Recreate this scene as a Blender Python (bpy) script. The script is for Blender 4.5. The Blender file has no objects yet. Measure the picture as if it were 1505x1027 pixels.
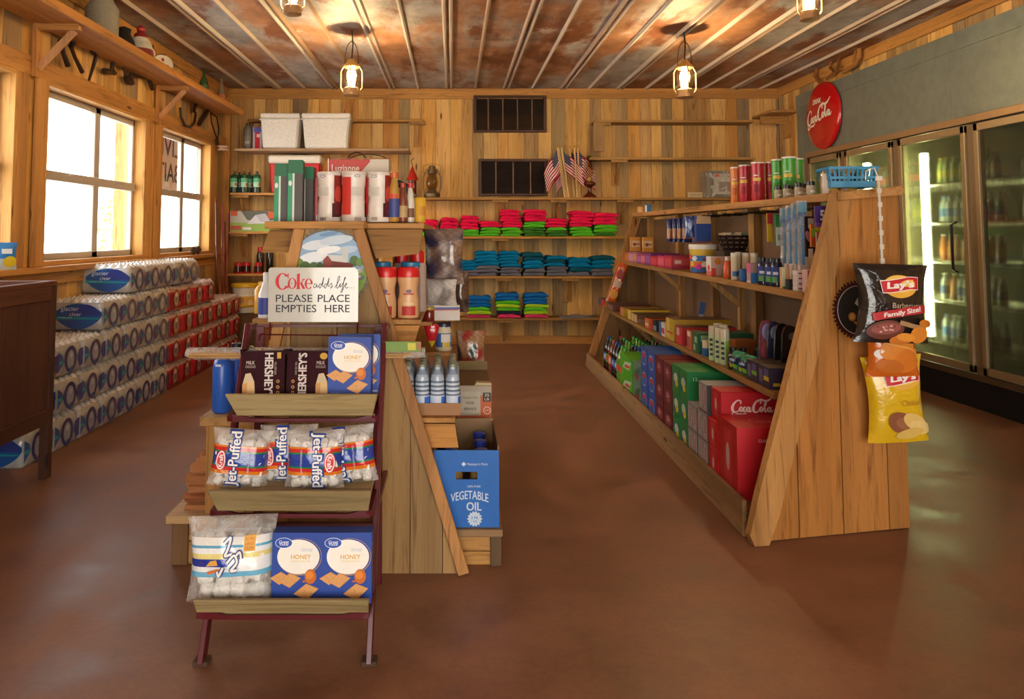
import bpy, math, random
from mathutils import Vector, Matrix
R = random.Random(11)
S = bpy.context.scene
COL = S.collection
V = Vector
rad = math.radians
# ------------------------------------------------------------------ camera model
F, CX, CY, H, PIT = 1090.0, 665.0, 278.0, 1.35, rad(3.5)
cP, sP = math.cos(PIT), math.sin(PIT)
cam = bpy.data.cameras.new('camera'); co = bpy.data.objects.new('camera', cam); COL.objects.link(co)
co.location = (0, 0, H); co.rotation_euler = (rad(90) + PIT, 0, 0)
cam.sensor_fit = 'HORIZONTAL'; cam.sensor_width = 36; cam.lens = F * 36 / 1505
cam.shift_x = (752.5 - CX) / 1505; cam.shift_y = -(513.5 - CY) / 1505
cam.clip_start = 0.05
S.camera = co
def _ray(px, py):
    u = (px - CX) / F; v = (CY - py) / F
    return u, cP - v * sP, sP + v * cP
def A(px, py, Y):                       # point seen at a pixel on the upright plane Y
    r = _ray(px, py); t = Y / r[1]
    return V((r[0] * t, Y, H + r[2] * t))
def AX(px, py, X):
    r = _ray(px, py); t = X / r[0]
    return V((X, r[1] * t, H + r[2] * t))
def AZ(px, py, Z):
    r = _ray(px, py); t = (Z - H) / r[2]
    return V((r[0] * t, r[1] * t, Z))
# ------------------------------------------------------------------ colour
_cc = {}
def hx(h):
    if not isinstance(h, str): return h
    if h not in _cc:
        o = []
        for i in (0, 2, 4):
            c = int(h[i:i + 2], 16) / 255
            o.append(c / 12.92 if c <= .04045 else ((c + .055) / 1.055) ** 2.4)
        _cc[h] = tuple(o)
    return _cc[h]
def mixc(a, b, t):
    a = hx(a); b = hx(b)
    return tuple(a[i] * (1 - t) + b[i] * t for i in range(3))
# ------------------------------------------------------------------ materials
MATS = {}
def newmat(name):
    m = bpy.data.materials.new(name); m.use_nodes = True
    nt = m.node_tree; nt.nodes.clear()
    out = nt.nodes.new('ShaderNodeOutputMaterial')
    return m, nt, out
def nd(nt, t, **kw):
    n = nt.nodes.new(t)
    for k, v in kw.items():
        if k in n.inputs.keys(): n.inputs[k].default_value = v
        else: setattr(n, k, v)
    return n
def mix_rgb(nt, blend, fac, a, b):
    n = nt.nodes.new('ShaderNodeMix'); n.data_type = 'RGBA'; n.blend_type = blend
    for i, x in ((0, fac), (6, a), (7, b)):
        if hasattr(x, 'is_linked'): nt.links.new(x, n.inputs[i])
        else: n.inputs[i].default_value = x
    return n.outputs[2]
def ramp(nt, src, *stops):
    n = nt.nodes.new('ShaderNodeValToRGB'); e = n.color_ramp.elements
    while len(e) < len(stops): e.new(.5)
    for i, (p, c) in enumerate(stops):
        e[i].position = p
        e[i].color = (c, c, c, 1) if not isinstance(c, (tuple, str)) else (*hx(c), 1)
    nt.links.new(src, n.inputs[0]); return n.outputs[0]
def coords(nt, scale, island=False):
    tc = nd(nt, 'ShaderNodeTexCoord'); mp = nd(nt, 'ShaderNodeMapping')
    mp.inputs['Scale'].default_value = scale
    nt.links.new(tc.outputs['Object'], mp.inputs['Vector'])
    if island:
        g = nd(nt, 'ShaderNodeNewGeometry'); mm = nd(nt, 'ShaderNodeMath', operation='MULTIPLY'); mm.inputs[1].default_value = 37.0
        nt.links.new(g.outputs['Random Per Island'], mm.inputs[0]); nt.links.new(mm.outputs[0], mp.inputs['Location'])
    return mp.outputs[0]
def noise(nt, vec, sc, det=4, rough=.55, dist=0):
    n = nd(nt, 'ShaderNodeTexNoise'); n.inputs['Scale'].default_value = sc; n.inputs['Detail'].default_value = det
    n.inputs['Roughness'].default_value = rough; n.inputs['Distortion'].default_value = dist
    nt.links.new(vec, n.inputs['Vector']); return n.outputs['Fac']
def attr(nt):
    a = nd(nt, 'ShaderNodeAttribute'); a.attribute_name = 'Col'; return a.outputs['Color']
def bsdf(nt, out, rough, metal=0, coat=0, spec=.5):
    b = nd(nt, 'ShaderNodeBsdfPrincipled'); b.inputs['Roughness'].default_value = rough; b.inputs['Metallic'].default_value = metal
    b.inputs['Coat Weight'].default_value = coat; b.inputs['Specular IOR Level'].default_value = spec
    nt.links.new(b.outputs[0], out.inputs[0]); return b
def bump(nt, b, h, strength, dist=.01):
    n = nd(nt, 'ShaderNodeBump'); n.inputs['Strength'].default_value = strength; n.inputs['Distance'].default_value = dist
    nt.links.new(h, n.inputs['Height']); nt.links.new(n.outputs[0], b.inputs['Normal'])
def M(name):
    if name in MATS: return MATS[name]
    m, nt, out = newmat(name)
    if name.startswith('wood'):
        ax = name[-1]
        sc = {'x': (.35, 6, 6), 'y': (6, .35, 6), 'z': (6, 6, .35)}[ax]
        v = coords(nt, sc, True)
        g = noise(nt, v, 5.5, 6, .6, 1.2); st = noise(nt, v, .9, 3, .5)
        kv = coords(nt, {'x': (2.4, 9, 9), 'y': (9, 2.4, 9), 'z': (9, 9, 2.4)}[ax], True)
        vo = nd(nt, 'ShaderNodeTexVoronoi'); vo.inputs['Scale'].default_value = .62; nt.links.new(kv, vo.inputs['Vector'])
        c = mix_rgb(nt, 'MULTIPLY', 1.0, attr(nt), ramp(nt, g, (.28, 'b5a596'), (.5, 'fbf7f2'), (.78, 'e6d6c2')))
        c = mix_rgb(nt, 'MULTIPLY', .7, c, ramp(nt, st, (.3, 'b4aca4'), (.6, 'ffffff')))
        c = mix_rgb(nt, 'MULTIPLY', 1.0, c, ramp(nt, vo.outputs['Distance'], (.035, '7a4a28'), (.09, 'ffffff')))
        b = bsdf(nt, out, .62, spec=.3); nt.links.new(c, b.inputs['Base Color']); bump(nt, b, g, .25, .004)
    elif name in ('paper', 'plastic', 'gloss', 'cloth', 'enamel', 'film', 'rough', 'chrome', 'metal'):
        rg, me, ct, sp = {'paper': (.5, 0, 0, .4), 'plastic': (.32, 0, 0, .5), 'gloss': (.12, 0, .3, .5), 'cloth': (.95, 0, 0, .1), 'enamel': (.15, 0, .6, .5),
                          'film': (.17, 0, .5, .5), 'rough': (.85, 0, 0, .2), 'chrome': (.25, .9, 0, .5), 'metal': (.45, .55, 0, .5)}[name]
        v = coords(nt, (1, 1, 1)); n = noise(nt, v, 60 if name in ('cloth', 'rough') else 25, 3)
        c = mix_rgb(nt, 'MULTIPLY', .6, attr(nt), ramp(nt, n, (.3, .72 if name in ('cloth', 'rough') else .88), (.7, 1.0)))
        b = bsdf(nt, out, rg, me, ct, sp); nt.links.new(c, b.inputs['Base Color'])
        if name == 'cloth': bump(nt, b, noise(nt, v, 22, 3), .5, .01)
        if name == 'film': bump(nt, b, noise(nt, v, 16, 3, .6, .8), .55, .012)
        if name == 'rough': bump(nt, b, n, .6, .01)
    elif name in ('clear', 'bottle', 'pane', 'fog', 'wrap'):
        tr = nd(nt, 'ShaderNodeBsdfTransparent'); gl = nd(nt, 'ShaderNodeBsdfGlossy'); gl.inputs['Roughness'].default_value = .06
        tr.inputs[0].default_value = (1, 1, 1, 1)
        mx = nd(nt, 'ShaderNodeMixShader'); fr = nd(nt, 'ShaderNodeLayerWeight'); fr.inputs['Blend'].default_value = .25
        nt.links.new(tr.outputs[0], mx.inputs[1]); nt.links.new(gl.outputs[0], mx.inputs[2])
        v = coords(nt, (1, 1, 1))
        if name == 'bottle':
            nt.links.new(attr(nt), tr.inputs[0])
        if name in ('clear', 'wrap'):      # crinkled film with a milky share
            df = nd(nt, 'ShaderNodeBsdfDiffuse'); nt.links.new(attr(nt), df.inputs[0])
            m2 = nd(nt, 'ShaderNodeMixShader'); n = noise(nt, v, 14, 4, .6, 1.0)
            nt.links.new(ramp(nt, n, (.35, .05 if name == 'clear' else .12), (.7, .5 if name == 'clear' else .5)), m2.inputs[0])
            nt.links.new(tr.outputs[0], m2.inputs[1]); nt.links.new(df.outputs[0], m2.inputs[2]); nt.links.new(m2.outputs[0], mx.inputs[1])
            bp = nd(nt, 'ShaderNodeBump'); bp.inputs['Strength'].default_value = .8; bp.inputs['Distance'].default_value = .02
            nt.links.new(n, bp.inputs['Height']); nt.links.new(bp.outputs[0], gl.inputs['Normal'])
        if name == 'fog':                  # condensation streaks on the cooler doors
            tl = nd(nt, 'ShaderNodeBsdfTranslucent'); tl.inputs[0].default_value = (*hx('b9b48c'), 1)
            df = nd(nt, 'ShaderNodeBsdfDiffuse'); df.inputs[0].default_value = (*hx('8a8870'), 1)
            ad = nd(nt, 'ShaderNodeMixShader'); ad.inputs[0].default_value = .25
            nt.links.new(tl.outputs[0], ad.inputs[1]); nt.links.new(df.outputs[0], ad.inputs[2])
            m2 = nd(nt, 'ShaderNodeMixShader'); vv = coords(nt, (1, 5, .9)); n = noise(nt, vv, 2.2, 6, .6, .3); rf = nd(nt, 'ShaderNodeBsdfRefraction'); rf.inputs['Roughness'].default_value = .22; rf.inputs['IOR'].default_value = 1.12; rf.inputs[0].default_value = (.95, .97, .85, 1)
            nt.links.new(ramp(nt, n, (.3, .22), (.7, .5)), m2.inputs[0])
            nt.links.new(rf.outputs[0], m2.inputs[1]); nt.links.new(ad.outputs[0], m2.inputs[2]); nt.links.new(m2.outputs[0], mx.inputs[1])
        sc = nd(nt, 'ShaderNodeMath', operation='MULTIPLY'); sc.inputs[1].default_value = {'pane': .35, 'bottle': .7, 'fog': .22}.get(name, .55)
        nt.links.new(fr.outputs['Facing'], sc.inputs[0]); nt.links.new(sc.outputs[0], mx.inputs[0])
        nt.links.new(mx.outputs[0], out.inputs[0])
    elif name == 'floor':
        v = coords(nt, (1, 1, 1))
        n1 = noise(nt, v, .55, 5, .55, .6); n2 = noise(nt, v, 3.2, 6, .65); n3 = noise(nt, v, 45, 3)
        c = mix_rgb(nt, 'MIX', n1, (*hx('8a5d42'), 1), (*hx('a9775a'), 1))
        c = mix_rgb(nt, 'MULTIPLY', .7, c, ramp(nt, n2, (.3, '9a8f88'), (.7, 'ffffff')))
        c = mix_rgb(nt, 'MULTIPLY', .35, c, ramp(nt, n3, (.35, .7), (.65, 1.0)))
        b = bsdf(nt, out, .42, spec=.35); nt.links.new(c, b.inputs['Base Color'])
        nt.links.new(ramp(nt, n2, (.3, .32), (.7, .58)), b.inputs['Roughness']); bump(nt, b, n3, .08, .003)
    elif name == 'ceiling':
        v = coords(nt, (1.0, .42, 1), True); w = coords(nt, (1, .7, 1))
        n1 = noise(nt, v, 1.1, 8, .6, .15); n2 = noise(nt, w, 4, 7, .7, .2); n4 = noise(nt, v, 2.1, 8, .6, .2)
        c = mix_rgb(nt, 'MIX', ramp(nt, n1, (.44, 0.0), (.54, 1.0)), (*hx('b4b0ac'), 1), (*hx('b5825c'), 1))
        c = mix_rgb(nt, 'MIX', ramp(nt, n4, (.52, 0.0), (.6, 1.0)), c, (*hx('8a5638'), 1))
        c = mix_rgb(nt, 'MIX', ramp(nt, n2, (.62, 0.0), (.7, .7)), c, (*hx('d6d2cc'), 1))
        c = mix_rgb(nt, 'MULTIPLY', .8, c, ramp(nt, n2, (.25, '8a7a70'), (.6, 'ffffff')))
        b = bsdf(nt, out, .55, .15); nt.links.new(c, b.inputs['Base Color'])
    elif name == 'galv':
        v = coords(nt, (1, 1, 1)); n1 = noise(nt, v, 1.1, 6, .6, .4); n2 = noise(nt, v, 9, 5)
        c = mix_rgb(nt, 'MIX', n1, (*hx('788480'), 1), (*hx('a0a89e'), 1))
        c = mix_rgb(nt, 'MULTIPLY', .5, c, ramp(nt, n2, (.3, .7), (.6, 1.0)))
        b = bsdf(nt, out, .42, .55); nt.links.new(c, b.inputs['Base Color'])
    elif name == 'ground':
        v = coords(nt, (1, 1, 1)); b = bsdf(nt, out, .9)
        nt.links.new(mix_rgb(nt, 'MIX', noise(nt, v, 2, 5), (*hx('d8cfbf'), 1), (*hx('f1ece2'), 1)), b.inputs['Base Color'])
    elif name == 'leaf':
        v = coords(nt, (1, 1, 1)); b = bsdf(nt, out, .7)
        nt.links.new(mix_rgb(nt, 'MIX', noise(nt, v, 5, 4), (*hx('7fae3a'), 1), (*hx('c4dc6a'), 1)), b.inputs['Base Color'])
    elif name.startswith('glow'):
        e = nd(nt, 'ShaderNodeEmission')
        c, s = {'glow_bulb': ((1, .72, .38), 60), 'glow_tube': ((.93, 1, .58), 14)}[name]
        e.inputs[0].default_value = (*c, 1); e.inputs[1].default_value = s; nt.links.new(e.outputs[0], out.inputs[0])
    MATS[name] = m; return m
# ------------------------------------------------------------------ mesh builder
class Fr:                               # a printing surface: (u, v) -> point, each print lies a hair above the last
    def __init__(s, f, nrm=None, k=.0003, base=.0008): s.f = f; s.n = nrm; s.lv = 1; s.k = k; s.base = base
    def up(s): s.lv += 1
    def __call__(s, u, v):
        if s.n is not None: return s.f(u, v) + s.n * (.0002 + .00006 * s.lv)
        e = .002; p = s.f(u, v); n = (s.f(u + e, v) - p).cross(s.f(u, v + e) - p)
        if n.length > 1e-12: n.normalize()
        return p + n * (s.base + s.k * s.lv)
def flat(o, ex, ey):
    o, ex, ey = V(o), V(ex), V(ey)
    return Fr(lambda u, v: o + ex * u + ey * v, ex.cross(ey).normalized())
def cyl(r, z0=0, ang=-90, cx=0, cy=0):  # cylinder side, u metres round from straight ahead (-Y)
    return Fr(lambda u, v: V((cx + r * math.cos(rad(ang) + u / r), cy + r * math.sin(rad(ang) + u / r), z0 + v)))
_txt = {}
def text_geo(s, shear=0, bold=0):
    k = (s, shear, bold)
    if k not in _txt:
        c = bpy.data.curves.new('lettering', 'FONT'); c.body = s; c.shear = shear; c.offset = bold; c.resolution_u = 3
        o = bpy.data.objects.new('lettering', c); COL.objects.link(o)
        dg = bpy.context.evaluated_depsgraph_get(); me = o.evaluated_get(dg).to_mesh()
        vs = [(v.co.x, v.co.y) for v in me.vertices]; fs = [tuple(p.vertices) for p in me.polygons]
        o.evaluated_get(dg).to_mesh_clear(); bpy.data.objects.remove(o); bpy.data.curves.remove(c)
        x0 = min(v[0] for v in vs); x1 = max(v[0] for v in vs); y0 = min(v[1] for v in vs); y1 = max(v[1] for v in vs)
        _txt[k] = ([((x - x0) / (x1 - x0) - .5, (y - y0) / (y1 - y0) - .5) for x, y in vs], fs)
    return _txt[k]
def catmull(P, n=6):
    o = []
    P = [P[0]] + list(P) + [P[-1]]
    for i in range(1, len(P) - 2):
        a, b, c, d = P[i - 1:i + 3]
        for j in range(n):
            t = j / n
            o.append(tuple(.5 * (2 * b[q] + (c[q] - a[q]) * t + (2 * a[q] - 5 * b[q] + 4 * c[q] - d[q]) * t * t + (3 * b[q] - a[q] - 3 * c[q] + d[q]) * t ** 3) for q in range(len(b))))
    o.append(tuple(P[-2])); return o
class B:
    def __init__(s, mat='paper'):
        s.v = []; s.f = []; s.c = []; s.m = []; s.ms = [mat]; s.cur = 0; s.X = None
    def mat(s, name):
        if name not in s.ms: s.ms.append(name)
        s.cur = s.ms.index(name); return s
    def xf(s, m=None): s.X = m; return s
    def add(s, vs, fs, col):
        n = len(s.v)
        s.v += [(s.X @ V(p)) if s.X is not None else V(p) for p in vs]
        multi = isinstance(col, list)
        for i, q in enumerate(fs):
            s.f.append(tuple(n + j for j in q)); s.c.append(hx(col[i]) if multi else hx(col)); s.m.append(s.cur)
        return s
    def poly(s, pts, col): return s.add(pts, [tuple(range(len(pts)))], col)
    def hexa(s, p, col, cols=None):     # bottom 4 ccw then top 4
        cs = [col] * 6
        for k, v in (cols or {}).items(): cs[{'b': 0, 't': 1, 'f': 2, 'r': 3, 'k': 4, 'l': 5}[k]] = v
        return s.add(p, [(3, 2, 1, 0), (4, 5, 6, 7), (0, 1, 5, 4), (1, 2, 6, 5), (2, 3, 7, 6), (3, 0, 4, 7)], cs)
    def box(s, x0, x1, y0, y1, z0, z1, col, **cols):
        return s.hexa([(x0, y0, z0), (x1, y0, z0), (x1, y1, z0), (x0, y1, z0), (x0, y0, z1), (x1, y0, z1), (x1, y1, z1), (x0, y1, z1)], col, cols)
    def bar(s, a, b, w, t, col, up=(0, 0, 1)):   # square bar from a to b
        a, b = V(a), V(b); d = (b - a).normalized(); sd = d.cross(V(up))
        if sd.length < 1e-4: sd = d.cross(V((1, 0, 0)))
        sd.normalize(); n = sd.cross(d); sd *= w / 2; n *= t / 2
        return s.hexa([a - sd - n, a + sd - n, b + sd - n, b - sd - n, a - sd + n, a + sd + n, b + sd + n, b - sd + n], col)
    def prism(s, pts, o, ex, ey, depth, col, side=None):
        o, ex, ey = V(o), V(ex), V(ey); n = ex.cross(ey).normalized() * depth; k = len(pts)
        a = [o + ex * u + ey * v for u, v in pts]; b = [p - n for p in a]
        s.add(a + b, [tuple(range(k)), tuple(range(2 * k - 1, k - 1, -1))] + [(i, i + k, (i + 1) % k + k, (i + 1) % k) for i in range(k)], [col, col] + [side or col] * k)
        return s
    def tube(s, pts, r, col, n=6, close=False):
        pts = [V(p) for p in pts]; k = len(pts); vs = []; pv = None
        for i, p in enumerate(pts):
            d = (pts[min(i + 1, k - 1)] - pts[max(i - 1, 0)]).normalized()
            if pv is None: u = d.orthogonal().normalized()
            else:
                u = pv - d * pv.dot(d); u = u.normalized() if u.length > 1e-6 else d.orthogonal().normalized()
            pv = u; w = d.cross(u); rr = r[i] if isinstance(r, (list, tuple)) else r
            vs += [p + u * (rr * math.cos(2 * math.pi * j / n)) + w * (rr * math.sin(2 * math.pi * j / n)) for j in range(n)]
        fs = [(i * n + j, i * n + (j + 1) % n, (i + 1) * n + (j + 1) % n, (i + 1) * n + j) for i in range(k - 1) for j in range(n)]
        fs += [tuple(range(n - 1, -1, -1)), tuple((k - 1) * n + j for j in range(n))]
        return s.add(vs, fs, col)
    def lathe(s, prof, cols, n=20, cx=0, cy=0, z=0, sx=1, sy=1, caps=True):
        vs = []; k = len(prof)
        for r, h in prof: vs += [V((cx + sx * r * math.cos(2 * math.pi * j / n), cy + sy * r * math.sin(2 * math.pi * j / n), z + h)) for j in range(n)]
        cl = cols if isinstance(cols, list) else [cols] * (k - 1)
        fs = []; cc = []
        for i in range(k - 1):
            for j in range(n): fs.append((i * n + j, i * n + (j + 1) % n, (i + 1) * n + (j + 1) % n, (i + 1) * n + j)); cc.append(cl[i])
        if caps:
            fs.append(tuple(range(n - 1, -1, -1))); cc.append(cl[0]); fs.append(tuple((k - 1) * n + j for j in range(n))); cc.append(cl[-1])
        return s.add(vs, fs, cc)
    def grid(s, fn, nu, nv, cf):
        vs = [fn(i / nu, j / nv) for j in range(nv + 1) for i in range(nu + 1)]
        fs = []; cc = []
        for j in range(nv):
            for i in range(nu):
                q = j * (nu + 1) + i; fs.append((q, q + 1, q + nu + 2, q + nu + 1)); cc.append(cf((i + .5) / nu, (j + .5) / nv) if callable(cf) else cf)
        return s.add(vs, fs, cc)
    # ---- printing
    def rect(s, fr, u0, v0, u1, v1, col, nu=1, nv=1):
        s.grid(lambda a, b: fr(u0 + (u1 - u0) * a, v0 + (v1 - v0) * b), nu, nv, col); fr.up(); return s
    def shape(s, fr, pts, col): s.poly([fr(u, v) for u, v in pts], col); fr.up(); return s
    def ell(s, fr, cu, cv, ru, rv, col, n=20, tilt=0, rings=1):
        c, q = math.cos(rad(tilt)), math.sin(rad(tilt)); vs = [fr(cu, cv)]; fs = []
        for k in range(1, rings + 1):
            for i in range(n):
                a = 2 * math.pi * i / n; x = ru * k / rings * math.cos(a); y = rv * k / rings * math.sin(a); vs.append(fr(cu + x * c - y * q, cv + x * q + y * c))
        for i in range(n): fs.append((0, 1 + i, 1 + (i + 1) % n))
        for k in range(rings - 1):
            for i in range(n): fs.append((1 + k * n + i, 1 + (k + 1) * n + i, 1 + (k + 1) * n + (i + 1) % n, 1 + k * n + (i + 1) % n))
        s.add(vs, fs, col); fr.up(); return s
    def arc(s, fr, cu, cv, ru, rv, wu, wv, a0, a1, col, n=20):   # ring piece: outer radii less the widths
        vs = []
        for i in range(n + 1):
            a = rad(a0 + (a1 - a0) * i / n); vs += [fr(cu + ru * math.cos(a), cv + rv * math.sin(a)), fr(cu + (ru - wu) * math.cos(a), cv + (rv - wv) * math.sin(a))]
        s.add(vs, [(2 * i, 2 * i + 2, 2 * i + 3, 2 * i + 1) for i in range(n)], col); fr.up(); return s
    def text(s, fr, t, cu, cv, w, h, col, shear=0, bold=0, rot=0, bend=0):
        vs, fs = text_geo(t, shear, 0); c, q = math.cos(rad(rot)), math.sin(rad(rot)); o = []; n0 = len(vs)
        e = bold * h * 1.3; off = [(0, 0)] if not bold else [(-e, -e * .6), (e, e * .6), (-e, e * .6), (e, -e * .6)]
        w -= 2 * e; h -= 1.2 * e; fs = [tuple(i + k * n0 for i in f) for k in range(len(off)) for f in fs]
        for i, (x, y, ox, oy) in enumerate([(x, y, ox, oy) for ox, oy in off for x, y in vs]):
            if i and i % n0 == 0: fr.up()
            x = x * w + ox; y = y * h + oy; y += bend * (1 - (2 * x / w) ** 2); o.append(fr(cu + x * c - y * q, cv + x * q + y * c))
        s.add(o, fs, col); fr.up(); return s
    def stroke(s, fr, pts, w, col, n=6, sc=(1, 1), at=(0, 0), rot=0):
        P = catmull([(p[0], p[1], p[2] if len(p) > 2 else 1) for p in pts], n); c, q = math.cos(rad(rot)), math.sin(rad(rot)); o = []
        P = [(x * sc[0], y * sc[1], k) for x, y, k in P]
        for i, (x, y, k) in enumerate(P):
            a = P[max(i - 1, 0)]; b = P[min(i + 1, len(P) - 1)]; dx, dy = b[0] - a[0], b[1] - a[1]; L = math.hypot(dx, dy) or 1
            for g in (-.5, .5):
                X = x - dy / L * w * k * g; Y = y + dx / L * w * k * g; o.append(fr(at[0] + X * c - Y * q, at[1] + X * q + Y * c))
        s.add(o, [(2 * i, 2 * i + 2, 2 * i + 3, 2 * i + 1) for i in range(len(P) - 1)], col); fr.up(); return s
    # ---- linking
    def obj(s, name, parent=None, loc=(0, 0, 0), rz=0, smooth=False, bevel=0, rot=None):
        me = bpy.data.meshes.new(name); me.from_pydata([tuple(p) for p in s.v], [], s.f)
        for m in s.ms: me.materials.append(M(m))
        ca = me.color_attributes.new('Col', 'FLOAT_COLOR', 'CORNER'); buf = []
        for p, c in zip(me.polygons, s.c): buf += [c[0], c[1], c[2], 1.0] * p.loop_total
        ca.data.foreach_set('color', buf); me.polygons.foreach_set('material_index', s.m)
        if smooth:
            me.polygons.foreach_set('use_smooth', [True] * len(s.f)); me.set_sharp_from_angle(angle=rad(smooth if smooth > 1 else 38))
        me.update()
        o = bpy.data.objects.new(name, me); COL.objects.link(o); o.location = loc
        o.rotation_euler = rot if rot else (0, 0, rz)
        if parent: o.parent = parent
        if bevel:
            b = o.modifiers.new('bevel', 'BEVEL'); b.width = bevel; b.segments = 1; b.limit_method = 'ANGLE'; b.angle_limit = rad(50)
        return o
def tag(o, label, cat, group=None):
    o['label'] = label; o['category'] = cat
    if group: o['group'] = group
    return o
def struct(o): o['kind'] = 'structure'; return o
def empty(name, loc=(0, 0, 0), rz=0):
    o = bpy.data.objects.new(name, None); COL.objects.link(o); o.location = loc; o.rotation_euler = (0, 0, rz); o.empty_display_size = .05; return o
def dup(o, loc=None, rz=None, label=None, cat=None, group=None, parent=None, rot=None, scale=None):
    c = o.copy(); COL.objects.link(c)
    if parent is not None: c.parent = parent
    if loc is not None: c.location = loc
    if rz is not None: c.rotation_euler = (0, 0, rz)
    if rot is not None: c.rotation_euler = rot
    if scale is not None: c.scale = scale
    if label: c['label'] = label
    if cat: c['category'] = cat
    if group: c['group'] = group
    for ch in o.children: dup(ch, parent=c)
    return c
ORD = ['first', 'second', 'third', 'fourth', 'fifth', 'sixth', 'seventh', 'eighth', 'ninth', 'tenth', 'eleventh', 'twelfth', 'thirteenth', 'fourteenth']
WOODS = ['e0b265', 'd9a658', 'cb9f60', 'b8925c', 'ebc278', 'a89066', 'dcb066', 'd49c52', 'b29a72', 'e6bc7a', '998468', 'ecc680']
def wc(k=0): return mixc(R.choice(WOODS), R.choice(WOODS), R.random() * .3)
# ================================================================== THE ROOM
XL, XR, YB, ZC, YF = -2.85, 4.12, 9.3, 3.2, -2.6
b = B('floor'); b.box(XL - .3, XR + 1.2, YF, YB + .1, -.1, 0, '7a4a33'); struct(b.obj('floor'))
# crimped rusty roofing sheets, ridges running away from the viewer
b = B('ceiling'); x = XL - .1; k = 0
while x < XR + .1:
    for y0, y1 in ((YF, 2.1), (2.1, 5.6), (5.6, YB + .1)):
        b.mat('ceiling'); j = R.uniform(0, .006); b.box(x, x + .72, y0 - .05, y1, ZC + j, ZC + .03 + j, '999999')
    b.mat('paper')
    for dx, w in ((.0, .02), (.055, .02), (.36, .018)):
        q = x + dx; b.prism([(q - w, 0), (q + w, 0), (q + w * .35, -.03), (q - w * .35, -.03)], (0, YF, ZC + .005), (1, 0, 0), (0, 0, 1), YB + .1 - YF, mixc('cec4b8', 'a4866c', R.random()))
    x += .72
struct(b.obj('ceiling'))
def planks(bd, span, z0, z1, along, fixed, t, holes=(), wmin=.13, wmax=.2):
    # upright boards; along 'x' (back wall) or 'y' (side walls); holes cut as (a0, a1, z0, z1)
    a, e = span
    while a < e - .01:
        w = min(R.uniform(wmin, wmax), e - a); c = wc(); g = .003; j = R.uniform(0, .008)
        segs = [(z0, z1)]
        for h0, h1, hz0, hz1 in holes:
            if a + w > h0 + .02 and a < h1 - .02:
                segs = [s for q0, q1 in segs for s in ((q0, min(q1, hz0)), (max(q0, hz1), q1)) if s[1] - s[0] > .02]
        for q0, q1 in segs:
            if along == 'x': bd.box(a + g / 2, a + w - g / 2, fixed + j, fixed + t, q0, q1, c)
            else:
                f0, f1 = sorted((fixed + (j if t > 0 else -j), fixed + t)); bd.box(f0, f1, a + g / 2, a + w - g / 2, q0, q1, c)
        a += w
b = B('woodz'); planks(b, (XL - .12, XR), 0, ZC, 'x', YB, .05); b.mat('rough').box(XL - .3, XR + 1, YB + .05, YB + .1, 0, ZC + .05, '2a1c12'); struct(b.obj('wall_back'))
WIN = [(2.9, 4.78), (5.13, 6.82), (7.18, 8.66)]
WZ0, WZ1 = 1.16, 2.42
b = B('woodz'); planks(b, (YF, YB), 0, ZC, 'y', XL, -.03, [(y0, y1, WZ0, WZ1) for y0, y1 in WIN])
b.mat('rough').box(XL - .14, XL - .031, YF, YB, 0, WZ0, '6a5540').box(XL - .14, XL - .031, YF, YB, WZ1, ZC + .02, '6a5540')
for y0, y1 in ((YF, 2.9), (4.78, 5.13), (6.82, 7.18), (8.66, YB)): b.box(XL - .14, XL - .031, y0, y1, WZ0, WZ1, '6a5540')
struct(b.obj('wall_left'))
b = B('woodz'); planks(b, (YF, YB), 0, ZC, 'y', XR, .05); b.mat('rough').box(XR + .95, XR + 1, YF, YB, 0, ZC, '2a1c12'); 
# unseen store front behind the viewer: planked piers and doorway added to control daylight
o = b
b2 = B('woodz'); planks(b2, (XL, -1.6), 0, ZC, 'x', YF - .05, .05); planks(b2, (3.0, XR + .9), 0, ZC, 'x', YF - .05, .05); planks(b2, (-1.6, 3.0), 2.5, ZC, 'x', YF - .05, .05); struct(b2.obj('wall_front'))
# right wall exists above and behind the cooler only (the cooler fills the rest)
b = B('woodz'); planks(b, (8.72, YB), 0, ZC, 'y', XR, .04, wmin=.1, wmax=.16); planks(b, (YF, 8.72), 2.9, ZC, 'y', XR, .04); planks(b, (YF, 3.4), 0, 2.9, 'y', XR, .04); struct(b.obj('wall_right'))
# trim
def trim(n, *bx):
    b = B('wood' + bx[0][0])
    for ax, *q in bx: b.mat('wood' + ax); b.box(*q, mixc('d6a35c', 'c08a48', R.random()))
    return struct(b.obj(n, bevel=.003))
trim('trim_1', ('x', XL, 1.2, YB - .025, YB - .001, 3.06, 3.195), ('x', 1.2, XR, YB - .025, YB - .001, 3.065, 3.195))
trim('trim_2', ('y', XL + .001, XL + .02, YF, YB - .03, 2.42, 2.55))
trim('trim_3', ('y', XR - .02, XR - .001, YF, YB - .03, 3.08, 3.195))
trim('baseboard_back', ('x', XL + .3, XR - .1, YB - .022, YB - .001, 0, .1))
trim('trim_4', ('y', XL + .001, XL + .022, YF, YB - .03, 1.0, 1.09))
trim('trim_5', ('y', XL - .02, XL + .09, YF, YB - .3, 1.09, 1.13))
trim('trim_6', ('z', XL + .001, XL + .07, YB - .09, YB - .026, 0, 3.06))
trim('trim_7', ('y', XL + .001, XL + .02, YF, YB - .03, 3.08, 3.195))
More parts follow.
